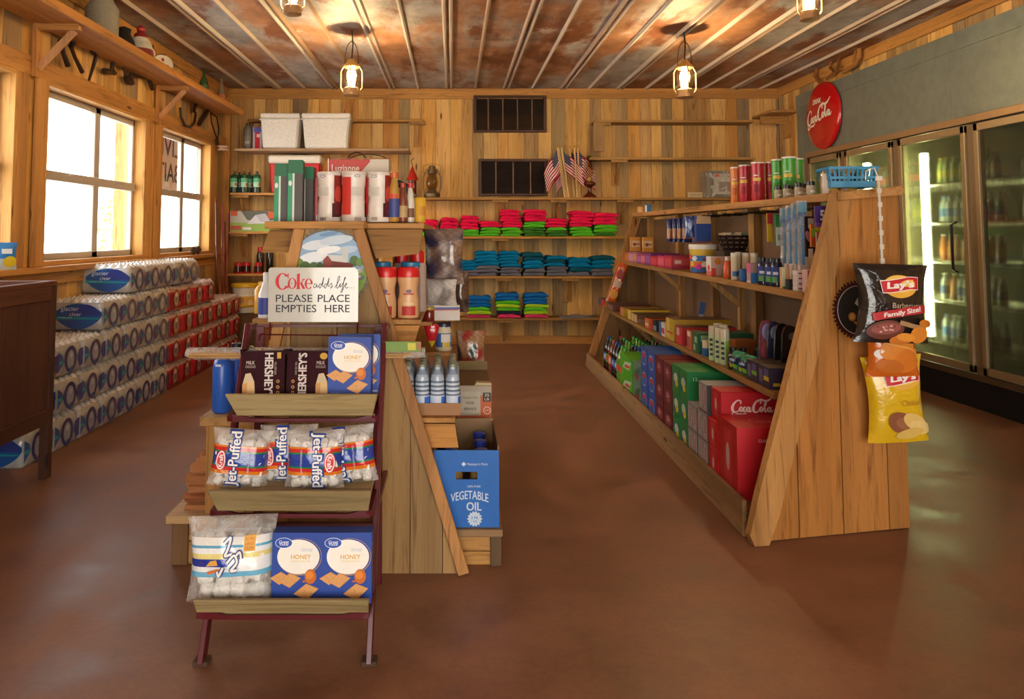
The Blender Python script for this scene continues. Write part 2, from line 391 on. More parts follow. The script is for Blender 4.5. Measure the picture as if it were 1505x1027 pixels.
for i, (y0, y1) in enumerate(WIN):
    n = i + 1; o = empty(f'window_{n}', (XL, (y0 + y1) / 2, WZ0)); struct(o); inv = V((-XL, -(y0 + y1) / 2, -WZ0)); T = Matrix.Translation(inv)
    b = B('woodz').xf(T)                     # jambs, head and stool in the wall thickness
    b.box(XL - .14, XL + .022, y0, y0 + .025, WZ0, WZ1, 'd6a35c').box(XL - .14, XL + .022, y1 - .025, y1, WZ0, WZ1, 'd6a35c')
    b.mat('woody').box(XL - .14, XL + .02, y0, y1, WZ1 - .025, WZ1, 'd6a35c').box(XL - .14, XL + .02, y0, y1, WZ0 - .03, WZ0 + .005, 'cf9a55')
    b.mat('woodz')
    b.box(XL + .002, XL + .024, y0 - .13, y0, WZ0 - .03, WZ1 + .001, 'c99452').box(XL + .002, XL + .024, y1, y1 + .13, WZ0 - .03, WZ1 + .001, 'c99452')
    b.obj('casing', o, bevel=.003)
    b = B('plastic').xf(T); w = (y1 - y0 - .05); ym = y0 + .025 + w * .57; fc = 'b0a598'; xa, xb = XL - .12, XL - .08
    za, zb, zm = WZ0 + .005, WZ1 - .025, 1.78
    b.box(xa, xb, y0 + .025, y0 + .06, za, zb, fc).box(xa, xb, y1 - .06, y1 - .025, za, zb, fc).box(xa, xb, ym - .045, ym + .045, za, zb, fc)
    b.box(xa, xb, y0 + .025, y1 - .025, za, za + .05, fc).box(xa, xb, y0 + .025, y1 - .025, zb - .05, zb, fc).box(xa, xb + .02, y0 + .025, y1 - .025, zm - .035, zm + .035, fc)
    for ys in (y0 + .3 * w, y0 + .78 * w): b.box(xb + .02, xb + .035, ys - .03, ys + .03, zm + .0, zm + .025, fc)
    b.obj('sash', o, bevel=.004)
    b = B('pane').xf(T); b.box(XL - .102, XL - .098, y0 + .03, y1 - .03, za, zb, 'ffffff'); b.obj('pane', o)
# ------------------------------------------------------------------ outside the windows
b = B('ground'); b.box(-30, XL - .15, -20, 40, -.15, -.05, 'e8e0d0'); struct(b.obj('ground'))
o = empty('hanging_sign', (XL - .5, 8.83, 1.85)); tag(o, 'pale banner outside the far window lettered LIVE BAIT seen from behind', 'sign')
b = B('cloth'); b.box(-.005, .005, -.55, .3, 0, .72, 'd8b49a')
fr = flat((.0056, .28, 0), (0, -1, 0), (0, 0, 1)); fr.n = -fr.n          # reads from the lot, so mirrored from inside
b.text(fr, 'LIVE', .4, .53, .68, .22, '4a342c', bold=.02); b.text(fr, 'BAIT', .4, .23, .68, .22, '4a342c', bold=.02); b.obj('banner', o)
b = B('cloth').tube([(0, -.5, .72), (0, -.5, 1.0)], .006, '555555').tube([(0, .25, .72), (0, .25, 1.0)], .006, '555555'); b.obj('cord', o)
b = B('woodz').box(-.07, .07, -.07, .07, -.05, 3.2, 'c08a55'); tag(b.obj('porch_post', loc=(XL - 1.6, 9.95, 0)), 'wooden porch post outside the middle window', 'post')
o = empty('shrub', (XL - 3.2, 13.6, -.05)); tag(o, 'bright green leafy shrub outside the middle window', 'shrub')
b = B('leaf')
for i in range(420):
    a = R.uniform(0, 6.28); z = R.uniform(.4, 2.1); q = .62 * math.sqrt(R.random()) * math.sin(math.pi * min(.95, max(.12, z / 2.3))); p = V((q * math.cos(a), q * math.sin(a), z))
    d = V((R.uniform(-1, 1), R.uniform(-1, 1), R.uniform(-.4, 1))).normalized() * .1; s = d.orthogonal().normalized() * .035
    b.poly([p, p + d * .5 + s, p + d, p + d * .5 - s], '7fae3a')
b.obj('foliage', o); b = B('woodz').tube([(0, 0, 0), (.02, 0, .8), (0, .03, 1.6)], [.04, .03, .015], '7a5a3a'); b.obj('stem', o)
b = B('plastic').lathe([(.25, 0), (.29, .1), (.3, .8), (.27, .85), (.1, .9)], '4a5560', 16); tag(b.obj('trash_can', loc=(XL - 3, 12.4, -.05), smooth=True), 'dark round bin outside the middle window', 'bin')
b = B('metal').box(-.5, .5, -.3, .3, 0, .85, '54606a').box(-.52, .52, -.32, .32, .85, .95, '465058'); tag(b.obj('ice_chest', loc=(XL - 1.0, 8.9, -.05), bevel=.02), 'grey chest outside the far window', 'chest')
# ------------------------------------------------------------------ shelf on the window wall
def tri_bracket(b, w, z, x0, x1, y, col):   # upright, arm and brace against a side wall
    b.mat('woodz').box(x0, x0 + .03, y - .03, y + .03, z - .36, z, col).mat('woodx').box(x0, x1 - .02, y - .025, y + .025, z - .045, z - .001, col)
    b.mat('woodz').bar((x0 + .03, y, z - .3), (x1 - .06, y, z - .045), .04, .03, mixc(col, 'ffffff', .1), up=(0, 1, 0))
o = empty('wall_shelf', (XL, 6, 2.74)); tag(o, 'long plank shelf on brackets high above the windows', 'shelf'); T = Matrix.Translation((-XL, -6, -2.74))
b = B('woody').xf(T).box(XL + .022, XL + .19, 3.2, 8.72, 2.772, 2.797, 'c58b4c').box(XL + .192, XL + .35, 3.2, 8.72, 2.772, 2.797, 'bd7f42'); b.obj('board', o)
b = B('woody').xf(T).box(XL + .351, XL + .37, 3.2, 8.74, 2.76, 2.822, 'c58c48'); b.obj('lip', o, bevel=.003)
for y in (4.95, 7.03):
    b = B('woodz').xf(T); tri_bracket(b, 0, 2.772, XL + .024, XL + .35, y, 'c08a4c'); b.obj('bracket', o)
# ------------------------------------------------------------------ the walk-in cooler on the right
CXF = 4.08
o = empty('walk_in_cooler', (CXF, 6, 0)); tag(o, 'grey metal walk-in cooler front with a row of glass doors', 'cooler'); T = Matrix.Translation((-CXF, -6, 0))
MUL = [8.46, 7.68, 6.76, 5.78, 4.82, 3.86]
b = B('galv').xf(T).box(CXF, CXF + .05, 3.4, 8.72, 2.29, 2.84, 'b0b0a8').box(CXF - .003, CXF + .05, 3.4, 8.73, 2.842, 2.99, '777777').box(CXF, CXF + .05, 8.5, 8.72, 0, 2.29, '888888')
for y in (6.03, 4.2): b.box(CXF - .002, CXF, y - .012, y + .012, 2.3, 2.84, '999999')
b.obj('header_panel', o)
b = B('rough').xf(T).box(CXF - .01, CXF + .06, 3.4, 8.72, 0, .22, '1c1815'); b.obj('kick_plate', o)
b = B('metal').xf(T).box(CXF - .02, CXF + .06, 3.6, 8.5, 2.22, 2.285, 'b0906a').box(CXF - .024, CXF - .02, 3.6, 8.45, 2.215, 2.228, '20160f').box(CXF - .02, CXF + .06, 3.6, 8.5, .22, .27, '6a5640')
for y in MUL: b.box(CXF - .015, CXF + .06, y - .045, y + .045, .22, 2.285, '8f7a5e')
b.obj('frame', o, bevel=.004)
b = B('rough').xf(T).box(CXF + .06, CXF + .95, 3.5, 8.5, .18, .2, '55554a').box(CXF + .93, CXF + .95, 3.5, 8.5, .2, 2.4, '4d5046').box(CXF + .06, CXF + .95, 3.5, 8.5, 2.3, 2.32, '4d5046').box(CXF + .06, CXF + .95, 8.48, 8.5, .2, 2.3, '4d5046').box(CXF + .06, CXF + .95, 3.4, 3.42, .2, 2.3, '4d5046'); b.obj('lining', o)
for y1, y0 in zip(MUL[:-1], MUL[1:]):
    d = empty('door', (-.02, (y0 + y1) / 2 - 6, 1.25)); d.parent = o; T2 = Matrix.Translation((-CXF + .02, -(y0 + y1) / 2, -1.25)); ya, yb = y0 + .05, y1 - .05
    b = B('metal').xf(T2); fc = 'a89270'
    b.box(CXF - .035, CXF + .005, ya, ya + .05, .28, 2.21, fc).box(CXF - .035, CXF + .005, yb - .05, yb, .28, 2.21, fc).box(CXF - .035, CXF + .005, ya, yb, .28, .34, fc).box(CXF - .035, CXF + .005, ya, yb, 2.15, 2.21, fc); b.obj('door_frame', d, bevel=.004)
    b = B('fog').xf(T2).box(CXF - .015, CXF - .011, ya + .05, yb - .05, .34, 2.15, 'ffffff'); b.obj('pane', d)
    b = B('plastic').xf(T2).tube([(CXF - .036, ya + .13, 1.05), (CXF - .075, ya + .13, 1.07), (CXF - .075, ya + .13, 1.43), (CXF - .036, ya + .13, 1.45)], .011, '15120f', 8); b.obj('handle', d, smooth=True)
for y in MUL[1:3]:
    b = B('glow_tube').xf(T).tube([(CXF + .17, y - .1, .45), (CXF + .17, y - .1, 2.08)], .028, 'ffffff', 10); b.obj('light_tube', o, smooth=True)
SHZ = [.42, .78, 1.12, 1.46, 1.8]
for z in SHZ:
    b = B('metal').xf(T)
    for x in [.2 + .06 * i for i in range(9)]: b.box(CXF + x, CXF + x + .006, 3.6, 8.45, z - .008, z, 'c8c8b8')
    b.box(CXF + .2, CXF + .21, 3.6, 8.45, z - .025, z, 'd0d0c0').box(CXF + .69, CXF + .7, 3.6, 8.45, z - .025, z, 'd0d0c0'); b.obj('wire_shelf', o)
# ================================================================== PRODUCT MAKERS
def frames(w, d, h):
    return (flat((0, -d / 2, 0), (1, 0, 0), (0, 0, 1)), flat((-w / 2, 0, 0), (0, -1, 0), (0, 0, 1)), flat((w / 2, 0, 0), (0, 1, 0), (0, 0, 1)), flat((0, 0, h), (1, 0, 0), (0, 1, 0)))
def carton(w, d, h, col, mat='paper', **fc):
    b = B(mat); b.box(-w / 2, w / 2, -d / 2, d / 2, 0, h, col, **fc); return (b,) + frames(w, d, h)
def pil(w, h, T, a, v, sg, flare=.0):
    p = max(0, 1 - abs(a) ** 3) ** .5 * max(0, math.sin(math.pi * min(1, max(0, .06 + .9 * v)))) ** .5
    if v > .985 or v < .0: p = 0
    wob = .03 * T * math.sin(9 * a + 5 * v) + .03 * T * math.sin(17 * v + 3 * a)
    return V((w / 2 * a * (1 + flare * (v - .5) ** 2 - .05 * math.sin(math.pi * v)), sg * (T * p + (wob if p > .2 else 0)), h * v))
def pillow(b, w, h, T, cf, nu=18, nv=22, mats=None, flare=.25, back=None):
    for sg in (-1, 1):
        g = (lambda u, v: pil(w, h, T, 2 * u - 1, v, sg, flare)) if sg < 0 else (lambda u, v: pil(w, h, T, 1 - 2 * u, v, sg, flare))
        if mats:
            for mt, pred, cc in mats:
                b.mat(mt); vs = [g(i / nu, j / nv) for j in range(nv + 1) for i in range(nu + 1)]; fs = []; cs = []
                for j in range(nv):
                    for i in range(nu):
                        if pred((i + .5) / nu, (j + .5) / nv):
                            q = j * (nu + 1) + i; fs.append((q, q + 1, q + nu + 2, q + nu + 1)); cs.append(cc((i + .5) / nu, (j + .5) / nv) if callable(cc) else cc)
                if fs: b.add(vs, fs, cs)
        else: b.grid(g, nu, nv, cf)
    return Fr(lambda u, v: pil(w, h, T, 2 * u / w, v / h, -1, flare), k=.0005, base=.0022)
def COKE(b, fr, cu, cv, W, col, n=5, rot=0):            # the flowing two-word script, W metres wide
    s = W / 10.2; c, q = math.cos(rad(rot)), math.sin(rad(rot)); at = (cu + (-5 * c + 1.2 * q) * s, cv + (-5 * q - 1.2 * c) * s)
    def st(p, w=1): b.stroke(fr, p, .34 * s * w, col, n, (s, s), at, rot)
    st([(2.1, 1.9, .6), (2.3, 2.5, 1), (1.6, 2.8, .9), (.7, 2.1, 1.4), (.25, 1.1, 1.9), (.45, .25, 1.7), (1.2, .1, 1), (1.9, .6, .6)])
    st([(.5, -.1, .5), (.1, -.5, .9), (.5, -.75, .8), (1.4, -.35, 1.0), (2.6, -.45, 1.2), (3.6, -.15, .5)])
    def ring(x, y, a=.34, h=.55): st([(x + a, y + h * .2, .8), (x + .05, y + h, .8), (x - a, y, 1.5), (x - .05, y - h, .8), (x + a, y - h * .1, 1.4), (x + a * .7, y + h * .7, .6)])
    ring(2.3, .75); st([(3.4, 1.1, .8), (3.05, 1.25, .8), (2.85, .6, 1.5), (3.1, .15, .9), (3.6, .6, .5)])
    ring(3.95, .7); st([(4.35, 1.25, 1.2), (4.25, .5, 1.5), (4.45, .15, 1), (4.8, .5, .5)]); st([(4.8, .85, 1), (5.15, .95, 1)])
    st([(6.7, 2.0, .6), (7.0, 2.6, 1), (6.4, 2.9, .9), (5.6, 2.2, 1.4), (5.15, 1.1, 1.9), (5.3, .25, 1.7), (6.0, .1, 1), (6.7, .7, .6)])
    st([(6.3, 2.4, .5), (6.9, 3.05, 1.0), (7.9, 2.7, 1.4), (8.8, 2.9, 1.2), (9.7, 3.7, .5)])
    ring(7.0, .75); st([(7.55, .7, .6), (8.1, 1.8, .7), (8.2, 2.4, .8), (7.9, 2.3, .9), (7.75, 1.0, 1.5), (7.95, .15, 1), (8.3, .5, .5)])
    ring(8.8, .7); st([(9.25, 1.25, 1.2), (9.15, .5, 1.5), (9.4, .15, 1), (9.9, .7, .4)])
# ================================================================== LEFT DISPLAY SHELF (A-frame)
LY = 3.05
gl = empty('display_shelf', (-.48, 3.9, 0)); tag(gl, 'pine A-frame display shelf with a planked front behind the red stand', 'display shelf'); T = Matrix.Translation((.48, -3.9, 0))
b = B('woodz').xf(T)
def edge(z, lo, hi, t): return lo + (hi - lo) * (z / t)
xs = [-1.0, -.83, -.66, -.47, -.3, -.17, -.04, .07]; ZT = 1.374
def clipped(x0, x1, lf, rf, zt, n=24):   # a plank outline between two slanting edges
    lo, hi = [], []
    for i in range(n + 1):
        z = zt * i / n; l, r = max(x0, lf(z)), min(x1, rf(z))
        if r - l > .004: lo.append((l, z)); hi.append((r, z))
    def thin(q): return [p for i, p in enumerate(q) if i in (0, len(q) - 1) or abs((q[i][0] - q[i - 1][0]) - (q[i + 1][0] - q[i][0])) > 1e-4]
    return (thin(hi) + thin(lo)[::-1]) if len(lo) > 1 else None
for i, (x0, x1) in enumerate(zip(xs[:-1], xs[1:])):
    for za, zb in ((0, ZT),) if i != 5 else ((0, ZT),):
        pg = clipped(x0 + .002, x1 - .001, lambda z: -.645 - .30 * (1 - z / ZT), lambda z: -.37 + .42 * (1 - z / ZT), ZT)
        if pg: b.prism([(u, v) for u, v in pg], (0, LY, 0), (1, 0, 0), (0, 0, 1), .02, mixc('a5875a', 'bb935a', R.random()))
b.obj('front_panel', gl)
b = B('woodz').xf(T).bar((-.385, LY - .012, ZT), (.045, LY - .012, .005), .045, .024, 'c08c54', up=(0, 1, 0)); b.obj('corner_post', gl, bevel=.002)
b = B('woodz').xf(T).bar((-.625, LY - .012, ZT), (-.9, LY - .012, .005), .045, .024, 'c8955a', up=(0, 1, 0)); b.obj('corner_post', gl, bevel=.002)
b = B('woodx').xf(T).box(-.765, -.36, LY - .03, LY + .1, ZT, ZT + .03, 'cf9b58').box(-.66, -.12, LY + .101, 5.0, ZT, ZT + .025, 'c79556').box(-.765, -.661, LY + .101, 4.2, ZT, ZT + .025, 'c08c50'); b.obj('top_board', gl, bevel=.003)
for pts, c in (([(-.765, 1.372), (-.645, 1.372), (-.675, 1.275), (-.8, 1.275)], 'b08445'), ([(-.36, 1.372), (-.125, 1.372), (-.14, 1.27), (-.32, 1.25)], 'a97c3f')):
    b = B('woodx').xf(T).prism(pts[::-1], (0, LY + .06, 0), (1, 0, 0), (0, 0, 1), .02, c); b.obj('end_plate', gl)
b = B('woody').xf(T).box(-.51, -.49, LY + .03, 4.95, .15, ZT - .001, '8a6a42'); b.obj('divider', gl)
SHELFR = [(1.0, -.13, 3.09, 3.62), (.925, -.10, 3.66, 4.9), (.60, .012, 3.09, 3.7), (.765, -.01, 3.74, 4.9)]
for z, xo, ya, yb in SHELFR:
    b = B('woody').xf(T).box(-.489, xo, ya, yb, z - .02, z, 'bd8a4c'); b.obj('shelf_board', gl, bevel=.002)
for pts in ([(-.3, .975), (-.135, .975), (-.17, .86), (-.27, .86)], [(-.16, .575), (.01, .575), (.025, .48), (-.12, .48)]):
    b = B('woodx').xf(T).prism(pts[::-1], (0, 3.095, 0), (1, 0, 0), (0, 0, 1), .018, 'c28a45'); b.obj('shelf_end', gl)
for z, xo in ((1.0, -.83), (.60, -1.04)):
    b = B('woody').xf(T).box(xo, -.511, 3.1, 4.8, z - .035, z, 'c59a60'); b.obj('shelf_board', gl, bevel=.002)
b = B('woodz').xf(T).box(-.82, -.69, 3.12, 3.14, .79, .96, 'c58f4e'); b.obj('shelf_end', gl); b = B('woodz').xf(T).box(-1.02, -.8, 3.13, 3.15, .206, .56, 'b98a4a'); b.obj('shelf_end', gl)
b = B('woodx').xf(T).box(-1.17, -.92, 3.1, 4.8, .172, .205, 'c9a87c').box(-1.1, -.95, 3.135, 3.155, .0, .09, 'bd935c').box(-1.1, -.95, 3.135, 3.155, .094, .17, 'c49a62').mat('woodz').box(-1.15, -1.085, 3.12, 3.18, 0, .171, '7a5c3c').mat('woody').box(-1.14, -1.12, 3.18, 4.8, .03, .16, 'a8804c'); b.obj('base_step', gl, bevel=.003)
b = B('woodx').xf(T).box(-.02, .205, 3.1, 4.9, .12, .15, 'a98a64').box(.02, .17, 3.125, 3.145, .055, .118, 'b98a4e').box(.02, .17, 3.125, 3.145, .0, .052, 'c0904f').mat('woodz').box(.155, .2, 3.11, 3.17, 0, .119, '6e583e').mat('woody').box(.17, .19, 3.17, 4.9, .02, .11, '94744a'); b.obj('base_step', gl, bevel=.003)
# painted saw blade on its front
def blade(b, r, n, col, th=.004, tooth=.012):
    pts = []
    for i in range(n):
        a = 2 * math.pi * i / n; e = 2 * math.pi / n
        pts += [((r - tooth) * math.cos(a), (r - tooth) * math.sin(a)), ((r - tooth) * math.cos(a + e * .35), (r - tooth) * math.sin(a + e * .35)), (r * math.cos(a + e * .6), r * math.sin(a + e * .6)), (r * math.cos(a + e * .85), r * math.sin(a + e * .85))]
    b.prism(pts, (0, -th, 0), (1, 0, 0), (0, 0, 1), th, col); return flat((0, -th, 0), (1, 0, 0), (0, 0, 1))
b = B('metal'); fr = blade(b, .172, 46, '5b574e'); b.mat('paper'); r = .158
b.ell(fr, 0, 0, r, r, '8fb0cf', 40)
for u, v, a, c_, k in ((-.05, .1, .06, .02, 'd9e2ea'), (.03, .12, .07, .018, 'c8d6e4'), (-.06, .05, .06, .022, 'e6ebef'), (.07, .08, .05, .016, 'b7cbe0'), (0, .08, .05, .015, 'eef1f2'), (.0, .145, .04, .008, '6f93bd')): b.ell(fr, u, v, a, c_, k, 16, 8)
def dn(v): return math.sqrt(max(0, r * r - v * v))
b.shape(fr, [(-dn(.0), .0), (-.09, .012), (0, .004), (.08, .012), (dn(.0), .0)] + [(r * math.cos(rad(-a)), r * math.sin(rad(-a))) for a in range(6, 180, 8)], '7fa43a')
b.shape(fr, [(-.12, -.02), (-.02, -.005), (.1, -.012), (.13, -.04), (0, -.05), (-.13, -.05)], 'a5bb3f')
for u, v, s_, c_ in ((-.125, .02, .026, '6f8a35'), (-.095, .01, .022, '4f7034'), (-.14, 0, .016, '9aa83c'), (-.06, .012, .018, '5a7a3a'), (-.035, .015, .014, '47663a'), (.105, .035, .02, '4e7036'), (.128, .03, .016, '6c8c3a')): b.ell(fr, u, v, s_, s_ * 1.1, c_, 12)
b.shape(fr, [(.055, .04), (.055, .085), (.06, .092), (.075, .092), (.08, .085), (.08, .03)], 'c9cfc9')
b.shape(fr, [(-.022, .004), (-.022, .04), (-.004, .058), (.012, .036), (.012, .0)], '93402f').shape(fr, [(.012, .0), (.012, .036), (.085, .028), (.1, .022), (.1, .004), (.06, -.002)], '7e3326').shape(fr, [(-.004, .06), (.055, .058), (.075, .028), (.014, .035)], 'd6d3cd')
for u, v, s_ in ((.105, -.02, .022), (.125, -.005, .016), (.13, -.032, .018), (.095, -.035, .014), (-.105, -.05, .022), (-.08, -.055, .016)): b.ell(fr, u, v, s_, s_ * .6, R.choice(['b9bab4', '8f948f', '74757a']), 10).ell(fr, u - .004, v + .004, s_ * .5, s_ * .3, 'cfd0ca', 8)
b.shape(fr, [(-.055, -.06), (-.048, -.02), (-.04, -.02), (-.025, -.055)], '7a4a34').stroke(fr, [(0, -.03), (.012, -.025), (.014, -.045), (0, -.05)], .005, '6b4530')
b.ell(fr, .055, -.075, .036, .036, 'e2ddd0', 20).ell(fr, .055, -.085, .03, .03, '6d5546', 18)
b.mat('metal').lathe([(.006, 0), (.006, .004)], '3a332c', 10)
tag(b.obj('saw_blade', loc=tuple(A(483, 396, LY - .003))), 'round saw blade painted with a red barn landscape', 'saw blade')
# ================================================================== RED DISPLAY STAND
rk = empty('tiered_stand', (-.53, 2.7, 0)); tag(rk, 'red steel tiered stand with three pale wooden shelves holding snacks', 'stand'); T = Matrix.Translation((.53, -2.7, 0))
RED = '560c14'
for x, nm in ((-.79, 'side_frame'), (-.262, 'side_frame')):
    b = B('plastic').xf(T).bar((x, 2.42, 0), (x, 2.9, 1.0), .045, .018, RED, up=(1, 0, 0)).bar((x + (.03 if x < -.5 else -.03), 2.965, 0), (x + (.03 if x < -.5 else -.03), 2.965, .99), .035, .02, '560c14', up=(0, 1, 0)).bar((x, 2.9, .99), (x, 2.975, .99), .03, .02, RED).bar((x, 2.63, .42), (x, 2.965, .42), .02, .02, RED)
    b.mat('rough').box(x - .024, x + .024, 2.405, 2.45, 0, .015, '54402f'); b.obj(nm, rk, bevel=.002)
b = B('plastic').xf(T).box(-.79, -.262, 2.958, 2.968, .985, .995, RED).box(-.76, -.29, 2.955, 2.975, .2, .23, RED); b.obj('crossbar', rk)
TIERS = [(.207, .247, 2.31, 2.55, -.785, -.253, .045, .004), (.505, .526, 2.44, 2.71, -.79, -.26, .07, .022), (.765, .79, 2.64, 2.86, -.80, -.264, .078, .03)]
for z, zt, ya, yb, x0, x1, lip, tp in TIERS:
    b = B('woodx').xf(T).box(x0 + .012, x1 - .012, ya + .041, yb, z - .02, z, 'a89468'); b.obj('shelf_board', rk, bevel=.002)
    zb = zt - lip
    b = B('woodx').xf(T).hexa([(x0 + tp * 1.3, ya + .02, zb), (x1 - tp * .6, ya + .02, zb), (x1 - tp * .6, ya + .04, zb), (x0 + tp * 1.3, ya + .04, zb), (x0, ya, zt), (x1, ya, zt), (x1, ya + .02, zt), (x0, ya + .02, zt)], 'a5946a'); b.obj('shelf_lip', rk, bevel=.003)
    b = B('plastic').xf(T); xa, xb = x0 + .02, x1 - .01
    b.prism([(xa, zb + .005), (xa + .07, zb - .012), (xb - .07, zb - .012), (xb, zb + .005), (xb, zb - .025), (xa, zb - .025)][::-1] if tp else [(xa - .0, zb), (xb, zb), (xb, zb - .016), (xa, zb - .016)][::-1], (0, ya + .03, 0), (1, 0, 0), (0, 0, 1), .012, RED)
    for x in (x0 + .012, x1 - .012): b.bar((x, ya + .03, zb - .012), (x, yb, z - .032), .02, .02, RED)
    b.obj('bracket', rk)
# the sign on top
p0 = A(394, 473, 2.93); p1 = A(527, 393, 2.93); w = p1.x - p0.x; h = p1.z - p0.z; k = .016
sg = empty('counter_sign', ((p0.x + p1.x) / 2, 2.93, p0.z)); tag(sg, 'white metal sign asking customers to place empties here', 'sign')
b = B('enamel'); b.prism([(-w / 2, 0), (w / 2, 0), (w / 2, h - k), (w / 2 - k * .8, h), (-w / 2 + k * .4, h), (-w / 2, h - k * .5)], (0, -.004, 0), (1, 0, 0), (0, 0, 1), .006, 'c6c3b9'); b.mat('paper')
fr = flat((0, -.004, 0), (1, 0, 0), (0, 0, 1)); u0 = -w / 2; S1 = w / 134
def q(px, py): return u0 + (px - 394) * S1, (473 - py) * S1
RD = 'cf2331'; BK = '2b2b30'
c = q(415, 413); b.arc(fr, *c, 10.5 * S1, 12.4 * S1, 5.2 * S1, 1.3 * S1, 38, 325, RD, 30); b.shape(fr, [q(422, 403), q(424, 400), q(424, 409), q(423, 409)], RD).shape(fr, [q(422, 422), q(424, 424), q(424, 417), q(423, 417)], RD)
c = q(429.5, 416); b.arc(fr, *c, 6.6 * S1, 8.2 * S1, 3 * S1, 1 * S1, 0, 360, RD, 26)
b.shape(fr, [q(436.5, 424), q(436.5, 402), q(440.8, 401), q(440.8, 424)], RD).shape(fr, [q(435.4, 424.4), q(442, 424.4), q(442, 423.3), q(435.4, 423.3)], RD).shape(fr, [q(440.5, 416.5), q(446, 410), q(447.5, 410), q(443, 416)], RD).shape(fr, [q(441.2, 416), q(443.6, 414), q(449.5, 424), q(445, 424)], RD).shape(fr, [q(444, 410.4), q(449, 410.4), q(449, 409.4), q(444, 409.4)], RD)
c = q(454.2, 416.5); b.arc(fr, *c, 6 * S1, 7.8 * S1, 3 * S1, 1 * S1, 0, 318, RD, 26); b.shape(fr, [q(450.5, 417), q(459.8, 417), q(459.8, 415.8), q(450.5, 415.8)], RD)
def hand(pts): b.stroke(fr, [q(*p) for p in pts], .95 * S1, BK, 5)
hand([(466, 417.5), (463, 416.5), (461.5, 421), (463.5, 422.5), (466.5, 418), (466.5, 421.5), (469, 420)])
hand([(474, 418), (471, 416.5), (469.5, 421), (471.5, 422.5), (475, 413), (476.5, 407), (474.8, 419), (477, 421)])
hand([(482, 418), (479, 416.5), (477.5, 421), (479.5, 422.5), (483, 413), (484.5, 408), (482.8, 419), (485, 420)])
hand([(485, 420), (488, 415.5), (489, 421), (486.5, 423), (490, 420)])
hand([(493, 422), (498, 414), (500.5, 406), (498, 407), (496, 420), (497, 423), (500, 419)])
hand([(500, 419), (501.5, 416), (500.8, 421.5), (503, 420)]); hand([(503, 420), (507, 412), (509, 407.5), (507.5, 408), (504.5, 423), (502, 428), (503.5, 429), (507, 420), (508.5, 419)])
hand([(508.5, 419), (511, 417), (510, 415.5), (508.5, 420), (510.5, 423), (513, 421)])
for x in (501.5, 515, 518, 521): b.ell(fr, *q(x, 411 if x < 505 else 422.5), .6 * S1, .6 * S1, BK, 8)
for t, x0, x1, y0, y1 in (('PLEASE', 405.5, 460, 432.5, 443.5), ('PLACE', 468, 515.5, 432.5, 443.5), ('EMPTIES', 406, 466, 447.5, 458.5), ('HERE', 478.5, 515.5, 447.5, 458.5)):
    a, bb = q(x0, y1), q(x1, y0); b.text(fr, t, (a[0] + bb[0]) / 2, (a[1] + bb[1]) / 2, bb[0] - a[0], bb[1] - a[1], BK, bold=.005)
b.ell(fr, *q(429, 416), .8 * S1, .8 * S1, '3b3b3b', 8); b.obj('sign_plate', sg)
b = B('plastic')
for x in (-w / 2 + .006, w / 2 - .004): b.tube([(x, .006, -.07), (x, .006, h * .6)], .0035, RED)
b.tube([(-w / 2 - .035, .01, -.05), (w / 2 + .02, .01, -.055)], .003, RED).tube([(-w / 2 - .035, .01, -.05), (-w / 2 - .04, .012, -.075)], .003, RED); b.obj('sign_holder', sg)
# ---- graham cracker boxes
def graham():
    w, d, h = .156, .055, .212
    b, f, l, r, t = carton(w, d, h, '27479a', k='2b4aa0'); 
    b.ell(f, .008, h * .66, .069, .056, 'b5894a', 30).ell(f, .006, h * .665, .069, .054, '27479a', 30).ell(f, .004, h * .66, .066, .052, 'f3eee2', 30)
    b.ell(f, -.042, h * .855, .027, .016, 'e9edf5', 22).ell(f, -.042, h * .855, .0255, .0145, '2a52ad', 22).text(f, 'Great', -.042, h * .87, .03, .009, 'f3f5fa', .1, .01).text(f, 'Value', -.042, h * .838, .028, .008, 'f3f5fa', .1)
    b.text(f, 'HONEY', .012, h * .66, .062, .0135, 'd9ad4a', bold=.02).text(f, 'GRAHAM CRACKERS', .012, h * .6, .06, .007, 'e6c98c')
    for i, v in enumerate((.77, .745)): b.text(f, ('NATURAL FLAVOR', 'WITH OTHER')[i], .03, h * v, .034, .0035, '8fa0c8')
    def cracker(u, v, s, tl):
        pts = [(-1, 0), (.1, .62), (1, .1), (-.05, -.62)]; b.shape(f, [(u + s * (x * math.cos(tl) - y * math.sin(tl)), v + s * (x * math.sin(tl) + y * math.cos(tl))) for x, y in pts], 'c98a4c')
        b.shape(f, [(u + .92 * s * (x * math.cos(tl) - y * math.sin(tl)), v + .92 * s * (x * math.sin(tl) + y * math.cos(tl))) for x, y in pts], 'd79c5e')
        for k in range(8): b.ell(f, u + s * R.uniform(-.5, .5), v + s * R.uniform(-.2, .2), .0014, .0012, 'a8703c', 6)
    cracker(-.052, .076, .032, .0); cracker(-.022, .07, .036, .1); cracker(.03, .036, .04, .15)
    b.ell(f, .043, .082, .018, .022, 'c96a1e', 20).ell(f, .04, .086, .012, .012, 'df8630', 16).shape(f, [(.018, .07), (.03, .072), (.03, .066), (.02, .064)], 'b9652a')
    b.text(f, '3 PACKS', .055, .008, .028, .006, 'e9edf5', bold=.01).text(f, 'NET WT', -.05, .016, .03, .003, '9fb0d8').text(f, 'NET WT 14.4 OZ', -.045, .01, .04, .003, '9fb0d8')
    b.text(l, 'GRAHAM', 0, h * .6, .12, .02, 'f3eee2', rot=90, bold=.02); b.text(r, 'HONEY', 0, h * .55, .12, .02, 'd9ad4a', rot=90, bold=.02)
    return b
def base_at(px, py, Y): p = A(px, py, Y); return p
